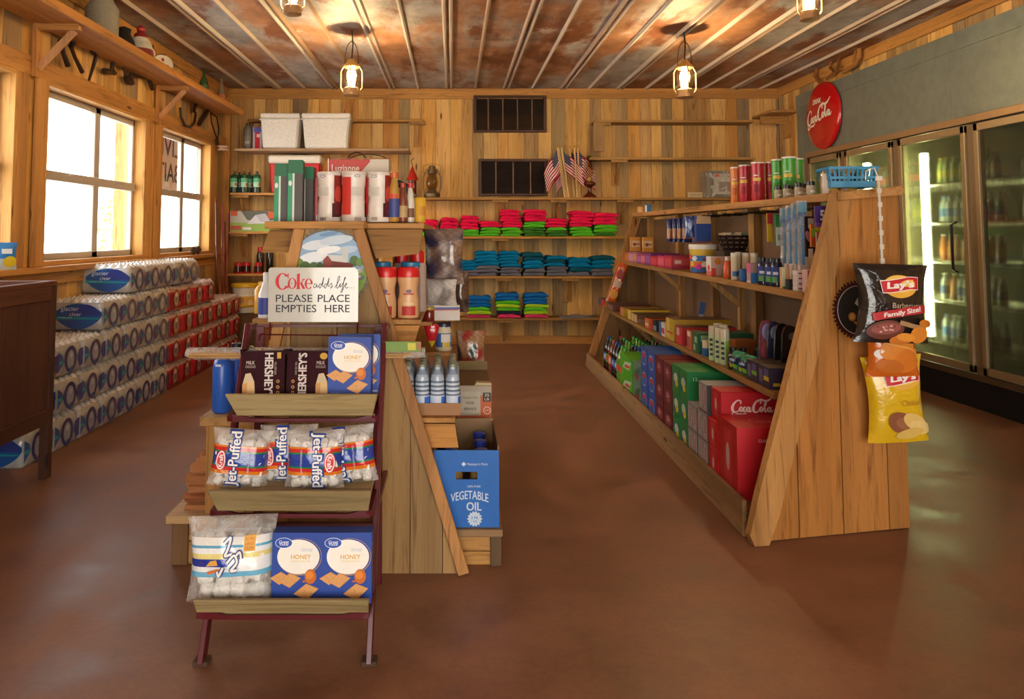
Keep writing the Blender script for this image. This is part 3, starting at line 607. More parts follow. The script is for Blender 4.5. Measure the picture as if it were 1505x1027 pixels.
g0 = graham().obj('graham_cracker_box', loc=(A(440, 883, 2.42).x, 2.40, .2075), rot=(-.03, 0, 0), bevel=.0012)
tag(g0, 'blue honey graham box on the bottom tier beside the marshmallows', 'cracker box')
dup(g0, (A(511.5, 883, 2.42).x, 2.40, .2075), rot=(-.03, 0, .02), label='blue honey graham box at the right end of the bottom tier')
dup(g0, (A(515, 578, 2.74).x, 2.735, .7655), rot=(-.06, 0, -.03), label='blue honey graham box in front on the top tier beside chocolate')
dup(g0, (A(515, 578, 2.74).x + .025, 2.805, .7655), rot=(-.06, 0, .0), label='blue graham box hidden behind another on the top tier')
# ---- chocolate packs, printed sideways
def choc(flip):
    w, d, h = .155, .05, .158; b = B('rough'); b.box(-w / 2, w / 2, -d / 2, d / 2, 0, h, '34121a'); f, l, r, t = frames(w, d, h); b.mat('paper')
    s = -1 if flip else 1
    b.text(f, 'HERSHEY\'S', .022 * s, h * .46, h * 1.02, .032, 'cfc4bd', rot=-90 * s, bold=.03)
    b.rect(f, .05, h * .84, .064, h * .98, 'c79a2c') if not flip else b.ell(f, .055, h * .9, .014, .012, 'c79a2c', 14)
    b.shape(f, [(-.05 * s - .022, 0), (-.05 * s - .02, h * .3), (-.05 * s, h * .4), (-.05 * s + .02, h * .33), (-.05 * s + .024, 0)], 'd9b27a').shape(f, [(-.05 * s - .02, h * .3), (-.05 * s - .012, h * .5), (-.05 * s + .006, h * .52), (-.05 * s + .02, h * .33)], 'c9b490').shape(f, [(-.05 * s - .022, .0), (-.05 * s - .022, h * .28), (-.05 * s - .005, h * .3), (-.05 * s - .005, .0)], 'c8914e')
    for i, z in enumerate((.08, .2, .33)): b.ell(f, .055 * s, h * z, .006, .006, 'b98a36', 10).ell(f, .055 * s, h * z, .0035, .0035, '35161b', 8)
    b.text(f, 'MILK', -.045 * s, h * .75, .03, .012, 'b9a79c', bold=.02).text(f, 'CHOCOLATE', -.045 * s, h * .66, .036, .009, 'b9a79c')
    b.text(f, 'FULL SIZE BARS', .045 * s, h * .62, .045, .007, 'b9a79c', rot=-90)
    b.mat('rough')
    for e in (-1, 1): b.hexa([(e * w / 2 - .004, -d / 2 - .003, h - .01), (e * w / 2 + .004, -d / 2 - .003, h - .01), (e * w / 2 + .004, d / 2, h - .01), (e * w / 2 - .004, d / 2, h - .01), (e * w / 2 - .006, -d / 2 - .004, h + .008), (e * w / 2 + .006, -d / 2 - .004, h + .008), (e * w / 2 + .006, d / 2, h + .006), (e * w / 2 - .006, d / 2, h + .006)], '2a1013')
    return b
z = .7655
tag(choc(False).obj('chocolate_pack', loc=(A(388, 570, 2.75).x, 2.745, z), rot=(-.08, 0, .05), bevel=.006), 'brown chocolate bar pack at the left end of the top tier', 'chocolate')
tag(choc(True).obj('chocolate_pack', loc=(A(455, 570, 2.75).x, 2.745, z), rot=(-.08, 0, -.04), bevel=.006), 'brown chocolate bar pack turned upside down beside the blue graham box', 'chocolate')
# ---- bundle of roasting sticks lying across the stand
p0 = A(276, 523, 2.88); p1 = A(623, 516, 2.88); o = empty('roasting_stick_pack', tuple((p0 + p1) / 2)); tag(o, 'clear bag of long bamboo roasting sticks lying across the stand top', 'sticks'); L = (p1.x - p0.x) / 2
b = B('woodx')
for i in range(16):
    y, zz = (i % 8 - 3.5) * .0085, (i // 8 - .5) * .009 - .004; b.tube([(-L + R.uniform(.01, .02), y, zz), (L - R.uniform(.03, .12), y, zz)], .004, mixc('d9b27c', 'c59a62', R.random()))
st = b.obj('sticks', o); st['kind'] = 'stuff'
b = B('wrap').tube([(-L - .005, 0, .006), (-L + .03, 0, 0), (0, 0, 0), (L - .05, 0, .003), (L + .005, 0, .004)], [.018, .024, .024, .022, .02], 'e8e0d4', 8); b.obj('bag', o, smooth=True)
b = B('paper').box(L - .19, L - .01, -.032, -.026, .012, .05, '6f8f3a').box(L - .06, L - .03, -.034, -.032, .018, .045, 'c9c040').box(L - .025, L - .012, -.034, -.032, .02, .05, 'b0603a'); b.obj('card', o)
# ---- marshmallow bags
def mallow(b, p, r, a): b.xf(Matrix.Translation(p) @ Matrix.Rotation(a[0], 4, 'X') @ Matrix.Rotation(a[1], 4, 'Y')).lathe([(r * .2, -r), (r * .8, -r * .95), (r, -r * .7), (r, r * .7), (r * .8, r * .95), (r * .2, r)], 'f4efe6', 10).xf()
def filling(o, w, h, T, r, top=.86):
    b = B('rough'); v = r * 1.3
    while v < h * top:
        n = int((w * .9) / (2.1 * r))
        for i in range(n):
            u = (i - (n - 1) / 2) * 2.1 * r; t = pil(w, h, T, 2 * u / w, v / h, -1).y
            for y in ((t + r * 1.35), 0 if abs(t) > 2.2 * r else None):
                if y is None: continue
                mallow(b, V((u + R.uniform(-.2, .2) * r, min(y, 0), v + R.uniform(-.25, .25) * r)), r * R.uniform(.92, 1.05), (R.uniform(0, 3), R.uniform(0, 3)))
        v += 1.95 * r
    m = b.obj('marshmallows', o, smooth=40); m['kind'] = 'stuff'
def jetbag(up=True):
    w, h, T = .19, .185, .045; b = B('clear')
    inp = lambda u, v: .24 < v < .74
    bands = [(.24, .30, 'd97a20'), (.30, .36, 'c92a2a'), (.36, .4, '1f7a48'), (.4, .6, '27429a'), (.6, .64, '1f7a48'), (.64, .69, 'c92a2a'), (.69, .75, 'd97a20')]
    cc = lambda u, v: next((c for a, z, c in bands if a <= v < z), '27429a')
    fr = pillow(b, w, h, T, None, 20, 33, [('clear', lambda u, v: not inp(u, v), 'eeeae4'), ('film', inp, cc)])
    b.mat('paper'); s = 1 if up else -1; rt = 90 * s
    for dk, cl in ((.04, '1c3c8c'), (.0, 'f1efea')):
        b.text(fr, 'Jet-Puffed', -.012 * s, h * .5, h * .9 + dk * .3, .044 + dk * .3, cl, rot=rt, bold=.015 + dk * .9)
    b.ell(fr, -.058 * s, h * .47, .017, .032, 'c92a2a', 18, rings=2).ell(fr, -.058 * s, h * .47, .0145, .029, 'f1efea', 18, rings=2).ell(fr, -.058 * s, h * .47, .0115, .025, 'd03038', 18, rings=2).text(fr, 'Kraft', -.058 * s, h * .47, .04, .014, 'f1efea', rot=rt, bold=.02)
    b.text(fr, 'MARSHMALLOWS', .036 * s, h * .49, .07, .007, 'c8d0ea', rot=rt)
    return b, w, h, T
def mkjet(up):
    b, w, h, T = jetbag(up); o = b.obj('marshmallow_bag', smooth=60); filling(o, w, h, T, .015, .84); return o
z = .5055
j0 = mkjet(True); tag(j0, 'clear marshmallow bag alone at the left end of the middle tier', 'marshmallows')
j0.location = (A(349, 700, 2.56).x, 2.555, z); j0.rotation_euler = (-.1, .1, .12)
j1 = mkjet(False)
tag(j1, 'marshmallow bag with upside-down lettering in front at the middle tier centre', 'marshmallows'); j1.location = (A(462, 700, 2.545).x, 2.545, z); j1.rotation_euler = (-.08, 0, 0)
j2 = dup(j0, (A(424, 700, 2.61).x, 2.615, z), rot=(-.08, -.02, .0), label='marshmallow bag standing half behind the upside-down one on its left')
j3 = dup(j0, (A(515, 700, 2.6).x, 2.6, z), rot=(-.08, -.12, -.15), label='marshmallow bag at the right end of the middle tier')
b = B('clear'); w, h, T = .27, .25, .06
inp = lambda u, v: .33 < v < .8
bands = [(.33, .4, '6fb4d4'), (.4, .46, 'eef0ee'), (.46, .56, '2b52b4'), (.56, .61, 'ead98a'), (.61, .66, 'eef0ee'), (.66, .71, '5fa9cc'), (.71, .8, 'eceae4')]
fr = pillow(b, w, h, T, None, 20, 33, [('clear', lambda u, v: not inp(u, v), 'eeeae4'), ('film', inp, lambda u, v: ('eef0ee' if u > .52 else '2b3fa0') if .46 <= v < .56 else next((c for a, z_, c in bands if a <= v < z_), 'eef0ee'))])
b.mat('paper').rect(fr, .05, h * .62, .085, h * .8, 'e2a93a', 3, 3)
for i, v in enumerate((.76, .71, .66)): b.text(fr, ('EXTRA', 'LARGE', 'SIZE')[i], .067, h * v, .026, .008, 'c8562a')
b.shape(fr, [(-.07, h * .47), (-.055, h * .53), (-.035, h * .54), (-.03, h * .48)], 'e0a848').shape(fr, [(-.07, h * .4), (-.03, h * .44), (-.02, h * .42), (-.06, h * .37)], 'd97a40').shape(fr, [(-.1, h * .47), (-.085, h * .53), (-.07, h * .5)], '43307a')
for dx, col, wd in ((0, '26407f', .014), (0, 'f1efea', .007)):
    for pts in ([(-.012, .72), (.008, .78), (.0, .66), (-.008, .58), (.012, .6)], [(-.002, .5), (.02, .58), (.03, .5), (.012, .42), (.03, .42)], [(-.02, .4), (-.012, .46), (-.026, .36), (-.03, .42)], [(.028, .58), (.04, .62), (.044, .54)]): b.stroke(fr, [(x + dx, y * h) for x, y in pts], wd, col)
j4 = b.obj('marshmallow_bag', smooth=60, loc=(A(342, 880, 2.41).x, 2.405, .2075), rot=(-.1, -.03, .03)); filling(j4, w, h, T, .025, .9); tag(j4, 'big marshmallow bag with blue and yellow stripes on the bottom tier', 'marshmallows')
# ================================================================== ON THE LEFT DISPLAY SHELF
ZTB = 1.4045
def slimbox(h):
    b, f, l, r, t = carton(.062, .075, h, '55504a', t='1f5a3c', l='2a8a5c', f='4d4843')
    b.rect(f, -.031, h * .78, .031, h, '1d6a44').rect(f, -.031, 0, -.012, h * .78, '2f9a6c').rect(f, -.012, 0, -.004, h * .78, 'd5ddd2').rect(l, -.0375, 0, .0375, h * .78, '37a878').rect(l, -.01, h * .3, .02, h * .6, '2b7d58').ell(f, -.022, h * .62, .007, .012, 'e4ebe2', 10)
    return b
def at_top(px, Y): return (A(px, 322, Y).x, Y, ZTB)
tag(slimbox(.25).obj('slim_carton', loc=at_top(415, 3.2), rz=.1, bevel=.002), 'dark slim carton with green top at the left end of the top board', 'carton')
tag(slimbox(.262).obj('slim_carton', loc=at_top(435, 3.17), rz=.1, bevel=.002), 'tallest dark slim carton with green top on the top board', 'carton')
tag(slimbox(.245).obj('slim_carton', loc=at_top(452, 3.3), rz=0, bevel=.002), 'dark slim carton with green top beside the canisters', 'carton')
def canister():
    b = B('plastic'); pr = [(.05, 0), (.053, .004), (.053, .07), (.047, .1), (.047, .14), (.053, .165), (.053, .2), (.055, .2), (.055, .214), (.05, .216)]
    b.lathe(pr, ['e9e0d4', 'e4d9cd', 'e6dcd0', 'e8dfd3', 'e6ddd1', 'e8dfd3', 'ded3c6', 'd8cdc0', 'd8cdc0'], 24); b.mat('paper')
    c = cyl(.0535); b.rect(c, .028, .025, .09, .2, '8f2a22', 6, 6).rect(c, .02, .02, .06, .08, '4a1a1c', 4, 3).ell(c, .05, .12, .02, .035, 'c9483a', 14, rings=2).ell(c, .045, .06, .016, .028, '6a2024', 14, rings=2)
    b.rect(c, -.05, .11, .005, .15, 'd8cfc2', 4, 1)
    for v in (.115, .12, .126, .132, .14): b.rect(c, -.045, v, -.002, v + .0015, 'b5aca6', 4, 1)
    b.ell(c, -.02, .195, .013, .006, '5a6a9a', 14).ell(c, -.02, .195, .010, .004, 'e4d9cd', 14)
    for i in range(7): b.rect(c, -.03 + i * .004, .006, -.0285 + i * .004, .02, '4a4542')
    b.rect(c, -.085, .03, -.045, .19, 'cf3a30', 4, 4); return b
k0 = canister().obj('canister', loc=at_top(484, 3.22), smooth=True); tag(k0, 'white and red canister nearest the dark slim cartons', 'canister')
dup(k0, at_top(520, 3.2), .75, 'white and red canister in the middle of three below the tea box')
dup(k0, at_top(557, 3.22), .05, 'white and red canister nearest the syrup bottles')
b = B('film').lathe([(.04, 0), (.045, .005), (.045, .19), (.04, .2)], 'b8574e', 18); tag(b.obj('tumbler', loc=at_top(467, 3.34), smooth=True), 'dull red cylinder half hidden behind the first canister', 'canister')
p = A(530, 322, 3.42); b, f, l, r, t = carton(.27, .16, .285, 'c9372e', r='cfc5b8'); hh = .285
b.rect(f, .05, 0, .135, hh, 'd5c6b6').shape(f, [(-.01, hh * .72), (.06, hh), (.135, hh), (.135, hh * .45), (.03, hh * .45)], 'd9d0c2').text(f, 'Luzianne', -.06, hh * .86, .125, .034, 'f3e6d8', bold=.01).rect(f, -.125, hh * .72, .0, hh * .725, 'e8c0b0')
b.mat('bottle').box(-.139, .139, -.084, .084, .02, hh + .006, 'fbf8f4'); tbx = b.obj('tea_box', loc=(p.x, 3.42, ZTB), bevel=.002); tag(tbx, 'large red and white tea box in clear wrap behind the canisters', 'tea box')
b = B('rough').tube([(-.02 + .04 * math.cos(a / 10 * math.pi), 0, hh + .006 + .035 * math.sin(a / 10 * math.pi)) for a in range(11)], .003, '4a3424').tube([(.03 + .09 * math.cos(a / 10 * math.pi), .02, hh + .004 + .03 * math.sin(a / 10 * math.pi)) for a in range(11)], .0025, '3a2a20'); b.obj('carry_loop', tbx)
def bottle(prof, cols, capcol, caph, capr, name, label=None, mat='plastic', n=16):
    b = B(mat).lathe(prof, cols, n); z1 = prof[-1][1]
    if label: label(b)
    o = b.obj(name, smooth=True); c = B('plastic').lathe([(capr, 0), (capr, caph * .9), (capr * .85, caph)], capcol, 14, z=z1); c.obj('cap', o, smooth=True); return o
def lab(r, u0, v0, u1, v1, col, *more):
    def f(b):
        b.mat('paper'); c = cyl(r + .0004)
        b.rect(c, u0, v0, u1, v1, col, 8, 1)
        for m in more: b.rect(c, *m[:4], m[4], 4, 1)
    return f
def put(o, loc, label, cat, rz=0, group=None): o.location = loc; o.rotation_euler = (0, 0, rz); tag(o, label, cat, group); return o
put(bottle([(.02, 0), (.024, .01), (.024, .12), (.018, .16), (.012, .19)], 'b98a3c', 'c9622c', .025, .018, 'mustard_bottle', lab(.024, -.03, .02, .03, .1, '3f4a8a', (-.02, .1, .02, .12, 'd4553a'))), at_top(579, 3.2), 'bottle with orange cap and blue label right of the canisters', 'bottle')
put(bottle([(.02, 0), (.022, .01), (.022, .09), (.016, .12), (.01, .15)], '7a3a22', 'b5402c', .02, .012, 'sauce_bottle', lab(.022, -.025, .02, .025, .07, 'b99a6a')), at_top(592, 3.22), 'small brown sauce bottle between the mustard and white bottles', 'bottle')
put(bottle([(.018, 0), (.02, .01), (.02, .08), (.012, .13), (.009, .15)], 'd6cdbb', 'c92a28', .022, .012, 'squeeze_bottle', lab(.02, -.02, .02, .02, .06, '7a5038')), at_top(603, 3.25), 'white squeeze bottle with red cap on the top board end', 'bottle')
b = B('paper').lathe([(.026, 0), (.026, .105), (.024, .108)], 'd9a92c', 18); b.rect(cyl(.0264), -.05, .01, -.026, .1, '3a3f86', 4, 1).rect(cyl(.0264), .0, .03, .03, .07, 'c98a2a', 4, 1); tag(b.obj('seasoning_can', loc=at_top(617, 3.28), smooth=True), 'yellow can at the right end of the top board', 'can')
b = B('plastic').tube([(-.05, 0, .06), (-.05, 0, .17), (-.02, 0, .2), (.02, 0, .18), (.05, 0, .12), (.055, 0, .02)], .02, '22382e', 10); b.box(-.075, .075, -.02, .02, 0, .06, '22382e'); tag(b.obj('pump_sprayer', loc=(A(592, 322, 3.62).x, 3.62, 1.3995), smooth=True), 'dark green curved sprayer behind the mustard bottle', 'sprayer')
# right side: creamers
def creamer():
    pr = [(.042, 0), (.045, .006), (.045, .07), (.039, .1), (.039, .125), (.046, .155), (.046, .17)]
    b = B('plastic').lathe(pr, 'd9a878', 20); b.mat('paper'); c = cyl(.0405)
    b.rect(cyl(.0455), -.03, .012, .03, .05, 'b5322a', 6, 1).rect(cyl(.0455), -.02, .055, .02, .066, 'e0c090', 5, 1).ell(c, 0, .112, .012, .008, '7a5a7a', 14).rect(c, -.022, .098, .022, .103, 'b5322a', 6, 1)
    o = b.obj('creamer_bottle', smooth=True); k = B('plastic').lathe([(.047, 0), (.048, .012), (.046, .036), (.042, .042)], 'cf2222', 20, z=.17); k.obj('cap', o, smooth=True); return o
cr = creamer(); put(cr, (A(567, 466, 3.17).x, 3.17, 1.0005), 'tan creamer bottle with red cap behind the slanted post', 'bottle')
dup(cr, (A(600, 466, 3.17).x, 3.17, 1.0005), .1, 'tan creamer bottle with red cap at the shelf corner')
cr2 = bottle([(.04, 0), (.043, .006), (.043, .16), (.04, .19), (.03, .2)], '9a8a80', '2a7fb0', .03, .042, 'creamer_bottle', lab(.043, -.04, .03, .04, .12, '8f97a8'))
put(cr2, (A(561, 466, 3.29).x, 3.29, 1.0005), 'grey bottle with blue lid behind the left creamer', 'bottle')
dup(cr2, (A(603, 466, 3.29).x, 3.29, 1.0005), 0, 'grey bottle with blue lid behind the right creamer')
cr3 = bottle([(.04, 0), (.042, .006), (.042, .2), (.038, .22)], 'b9a79c', 'c91d20', .055, .032, 'jar', None)
put(cr3, (A(590, 466, 3.42).x, 3.42, 1.0005), 'tall jar with red lid in the third row, nearer the post', 'jar')
dup(cr3, (A(613, 466, 3.42).x, 3.42, 1.0005), 0, 'tall jar with red lid in the third row, by the shelf edge')
b, f, l, r, t = carton(.1, .12, .32, 'b9993a'); b.rect(f, -.05, .22, .05, .3, 'c9b83a').rect(r, -.06, .05, .06, .25, '6a3a2a').rect(f, -.05, .05, .05, .2, '7a4a38'); tag(b.obj('cereal_box', loc=(-.23, 3.54, 1.0005), bevel=.001), 'yellow topped box behind the red lidded jars', 'box')
# bags and jars farther along
def foodbag(w, h, T, col, patches, name, mat='film'):
    b = B(mat); r = random.Random(len(name) * 7 + int(w * 1000) + len(patches)); cs = [col] + [p[4] for p in patches]; ph = [(r.uniform(2, 7), r.uniform(2, 7), r.uniform(0, 6), r.uniform(1, 3)) for _ in cs]
    def cf(u, v):
        sc = [math.sin(p[0] * u * 2 + p[2] + math.sin(v * 7 + p[2])) + math.sin(p[1] * v * 2 + p[3] + math.sin(u * 6)) for p in ph]; sc[0] += .55
        e = [math.exp(2.2 * q) for q in sc]; t = sum(e); k = .86 + .2 * math.sin(31 * u + 9 * math.sin(13 * v)) * math.sin(23 * v); return tuple(min(1, k * sum(hx(c)[i] * w_ for c, w_ in zip(cs, e)) / t) for i in range(3))
    pillow(b, w, h, T, cf, 26, 30); return b.obj(name, smooth=70)
zb = .9255
put(foodbag(.2, .28, .055, '8c7464', [(-.2, .6, .2, .12, 'd9cfc6'), (.2, .75, .25, .12, '33304e'), (.28, .4, .15, .14, '3a2d48'), (0, .25, .3, .1, '9a7458')], 'chip_bag'), (A(652, 430, 3.78).x, 3.8, 1.1), 'crumpled brown and navy snack bag leaning over the shelf corner', 'bag', -.2)
put(foodbag(.16, .13, .05, 'd8cfc8', [(.1, .5, .25, .2, 'c3b8b0'), (-.3, .3, .1, .1, '8a8078')], 'napkin_bag', 'paper'), (A(648, 445, 3.7).x, 3.72, 1.0), 'white paper sack below the crumpled brown snack bag', 'bag', -.3)
b, f, l, r, t = carton(.17, .2, .075, 'cfc3ba', t='a8a4b8'); b.rect(f, -.085, .055, .085, .065, '4a5a9a').rect(f, -.05, .05, .08, .055, 'b5483a'); tag(b.obj('food_box', loc=(A(648, 460, 3.78).x, 3.8, zb), rz=.1), 'pale flat box under the white paper sack', 'box')
put(foodbag(.14, .22, .05, '6a5040', [(.1, .7, .3, .12, '23243c'), (0, .4, .3, .2, '7c6048')], 'snack_bag'), (A(672, 440, 4.1).x, 4.15, zb), 'brown snack bag hanging past the shelf edge toward the T-shirts', 'bag', -.5)
def goldjar():
    o = bottle([(.026, 0), (.028, .006), (.028, .045), (.024, .055)], '7a2418', 'b9953a', .016, .027, 'jam_jar', None, 'gloss'); return o
gj = goldjar(); n = 0
for i, px in enumerate((628, 646, 662)):
    for j, Y in enumerate((3.69, 3.75)):
        lb = f'gold lidded jam jar, {ORD[i]} from the left, {("front", "back")[j]} row above the clear bottles'; loc = (-.232 + .058 * i, Y - .0, zb)
        (put(gj, loc, lb, 'jar', 0, 'gold lidded jam jars') if n == 0 else dup(gj, loc, 0, lb, group='gold lidded jam jars')); n += 1
b = B('film').lathe([(.002, 0), (.02, .03), (.038, .1), (.032, .11), (.012, .115)], ['c9b02c', 'c4222c', 'c4222c', 'a81c26'], 12, sy=.5); b.mat('paper').ell(flat((0, -.017, .085), (1, 0, 0), (0, 0, 1)), 0, 0, .007, .007, 'e0d0c8', 10)
tag(b.obj('pastry_bag', loc=(A(634, 512, 3.64).x, 3.68, .80), smooth=True), 'red cone shaped bag with yellow tip hanging below the jam jars', 'bag')
mj = bottle([(.038, 0), (.041, .008), (.041, .1), (.034, .115), (.034, .12)], ['c9b898', 'd4c8a8', 'd4c8a8', 'cfc6b4', 'cfc6b4'], '2b3550', .018, .037, 'mayonnaise_jar', lab(.041, -.05, .02, .05, .09, '4a68a8', (-.012, .045, .04, .085, 'dcd8cc'), (-.005, .02, .035, .045, 'd9b83a')))
put(mj, (A(652, 530, 3.8).x, 3.8, .7655), 'jar with dark lid and blue and yellow label above the water bottles', 'jar')
# clear bottles in a tray
tr = B('paper').box(-.13, .13, -.17, .17, 0, .004, '9a6a3c').box(-.13, .13, -.17, -.166, .004, .05, '9c6c3e').box(.126, .13, -.166, .17, .004, .05, '8c5e34').box(-.13, -.126, -.166, .17, .004, .05, '8c5e34').box(-.126, .126, .166, .17, .004, .05, '8c5e34')
txc = A(632, 600, 3.2).x; tag(tr.obj('cardboard_tray', loc=(txc, 3.3, .6005)), 'brown cardboard tray holding the clear bottles', 'tray')
wp = [(.028, 0), (.031, .008), (.031, .03)]
for i in range(6): wp += [(.0285, .036 + i * .018), (.031, .045 + i * .018)]
wp += [(.024, .16), (.013, .18), (.013, .19)]
wb = bottle(wp, ['a9b6c6'] * 2 + ['c9d3de', '66788c'] * 6 + ['a9b6c6', '8494a6', 'a9b6c6'], '8a8a70', .012, .014, 'water_bottle', lab(.0314, -.05, .012, .05, .075, 'c8d2e4', (-.05, .012, .05, .028, '7fa04a'), (.004, .03, .04, .07, '3a6cc0')), 'gloss'); n = 0  # rib shading painted in as alternating pale and dark rings
for j in range(5):
    for i in range(4):
        lb = f'clear blue labelled bottle in the tray, {ORD[j]} row from front, {ORD[i]} from the post'; loc = (txc - .096 + .064 * i, 3.3 - .132 + .066 * j, .6047)
        (put(wb, loc, lb, 'bottle', 0, 'clear bottles in the tray') if n == 0 else dup(wb, loc, .2 * i, lb, group='clear bottles in the tray')); n += 1
# vegetable oil box
x0, x1 = -.075, .192; ya, yb = 3.125, 3.54; w, d, h = x1 - x0, yb - ya, .31
ob = empty('vegetable_oil_box', ((x0 + x1) / 2, (ya + yb) / 2, .1505)); tag(ob, 'open blue cardboard box lettered VEGETABLE OIL on the low step', 'box')
b = B('paper'); bl = '2468b8'; hw, hd = w / 2, d / 2
b.box(-hw, hw, -hd, -hd + .005, 0, h * .62, bl).box(-hw, -.045, -hd, -hd + .005, h * .62, h * .72, bl).box(.045, hw, -hd, -hd + .005, h * .62, h * .72, bl).box(-hw, hw, -hd, -hd + .005, h * .72, h, bl)
b.box(hw - .005, hw, -hd + .005, hd, 0, h + .02, '8a6840', r=bl).box(-hw, -hw + .005, -hd + .005, hd, 0, h, '8a6840', l=bl).box(-hw, hw, hd - .005, hd, 0, h + .03, '8a6840').box(-hw + .005, hw - .005, -hd + .005, hd - .005, 0, .005, '8a6840')
fr = flat((0, -hd, 0), (1, 0, 0), (0, 0, 1)); wht = 'c8d8e8'
b.text(fr, 'VEGETABLE', .012, h * .375, .155, .034, wht, bold=.01, bend=.014).text(fr, 'OIL', .03, h * .27, .062, .034, wht, bold=.02).text(fr, "Member's Mark", .045, h * .82, .085, .011, wht).shape(fr, [(-.022, h * .82), (-.012, h * .85), (-.002, h * .82), (-.012, h * .79)], wht).text(fr, '100% PURE', .03, h * .53, .055, .008, wht)
b.ell(fr, .033, h * .11, .026, .026, wht, 18)
for i in range(14): a = 2 * math.pi * i / 14; b.ell(fr, .033 + .027 * math.cos(a), h * .11 + .027 * math.sin(a), .004, .004, wht, 6)
b.text(fr, '2 PK', .033, h * .125, .03, .011, bl, bold=.01).text(fr, '1 GAL', .033, h * .08, .026, .008, bl); b.obj('box', ob)
oj = bottle([(.05, 0), (.056, .01), (.056, .12), (.05, .15), (.05, .19), (.03, .24), (.02, .26)], '8a6a3a', '2a3a9a', .03, .028, 'oil_jug', None, 'gloss'); n = 0
for i in range(2):
    for j in range(3):
        lb = f'oil jug with blue cap in the blue box, {ORD[j]} row, {("left", "right")[i]} side'; loc = (ob.location.x - .064 + .128 * i, ob.location.y - .135 + .135 * j, .156)
        (put(oj, loc, lb, 'jug', 0, 'oil jugs in the blue box') if n == 0 else dup(oj, loc, 0, lb, group='oil jugs in the blue box')); n += 1
# food service carton and what stands beyond it
xa, xb = .022, A(722, 600, 3.66).x; w, d, h = xb - xa, .42, .47
b, f, l, r, t = carton(w, d, h, 'a89a86', t='6a5238'); b.rect(f, .03, 0, w / 2, h * .9, 'c05a28').rect(f, -w / 2, 0, w / 2, h * .72 - .01, 'b9562a').rect(f, -w / 2, h * .72, .03, h * .94, 'b3a894').text(f, "Member's Mark", -.018, h * .88, .075, .01, '4a4238').text(f, 'FOOD', -.02, h * .825, .04, .011, '4a4238', bold=.02).text(f, 'SERVICE', -.02, h * .765, .06, .012, '4a4238', bold=.02).rect(f, .042, h * .84, .08, h * .93, '2a2420').text(f, '35', .061, h * .905, .022, .014, 'c9b8a0', bold=.02).text(f, 'LB', .061, h * .865, .022, .012, 'c9b8a0', bold=.02).ell(f, .062, h * .75, .018, .018, 'e0d8c8', 16).ell(f, .062, h * .75, .0155, .0155, 'c05a28', 16).text(f, '6 CT', .062, h * .75, .018, .007, 'e0d8c8')
b.mat('paper').bar((-w / 2, -d / 2, h), (w / 2, -d / 2, h), .004, .004, '8a744e').hexa([(-w / 2, d / 2 - .004, h), (w / 2, d / 2 - .004, h), (w / 2, d / 2, h), (-w / 2, d / 2, h), (-w / 2, d / 2 - .02, h + .05), (w / 2, d / 2 - .02, h + .05), (w / 2, d / 2 - .016, h + .05), (-w / 2, d / 2 - .016, h + .05)], '8a744e').hexa([(-.0, -d / 2, h), (w / 2, -d / 2, h), (w / 2, -d / 2 + .06, h), (0, -d / 2 + .06, h), (.01, -d / 2, h + .016), (w / 2, -d / 2, h + .012), (w / 2, -d / 2 + .06, h + .01), (.01, -d / 2 + .06, h + .014)], 'bfa880')
tag(b.obj('food_service_carton', loc=((xa + xb) / 2, 3.64 + d / 2, .1505)), 'orange and grey food service carton behind the blue oil box', 'carton')
b, *_ = carton(.19, .42, .36, '8a6a44', t='7a5a38'); tag(b.obj('stock_carton', loc=(.1, 4.32, .1505)), 'plain brown carton under the red juice packs', 'carton')
jp = B('paper').box(-.019, .019, -.019, .019, 0, .062, '8e3430', t='a8504a'); jp.rect(flat((0, -.019, 0), (1, 0, 0), (0, 0, 1)), -.015, .02, .015, .045, 'a04a44'); j = jp.obj('juice_carton', bevel=.004); n = 0
for i in range(4):
    for k in range(3):
        lb = f'small red juice carton on the brown carton, {ORD[k]} row, {ORD[i]} from the left'; loc = (.04 + .041 * i, 4.15 + .042 * k, .511)
        (put(j, loc, lb, 'juice', 0, 'small red juice cartons') if n == 0 else dup(j, loc, 0, lb, group='small red juice cartons')); n += 1
put(foodbag(.17, .27, .07, 'b58a64', [(0, .25, .45, .1, '2f5a4c'), (.1, .6, .15, .08, 'b8302a'), (0, .85, .3, .08, 'cdb9a4')], 'bread_bag', 'film'), (A(692, 545, 4.45).x, 4.45, .511), 'clear bread bag with red and green label behind the juice cartons', 'bread', 0)
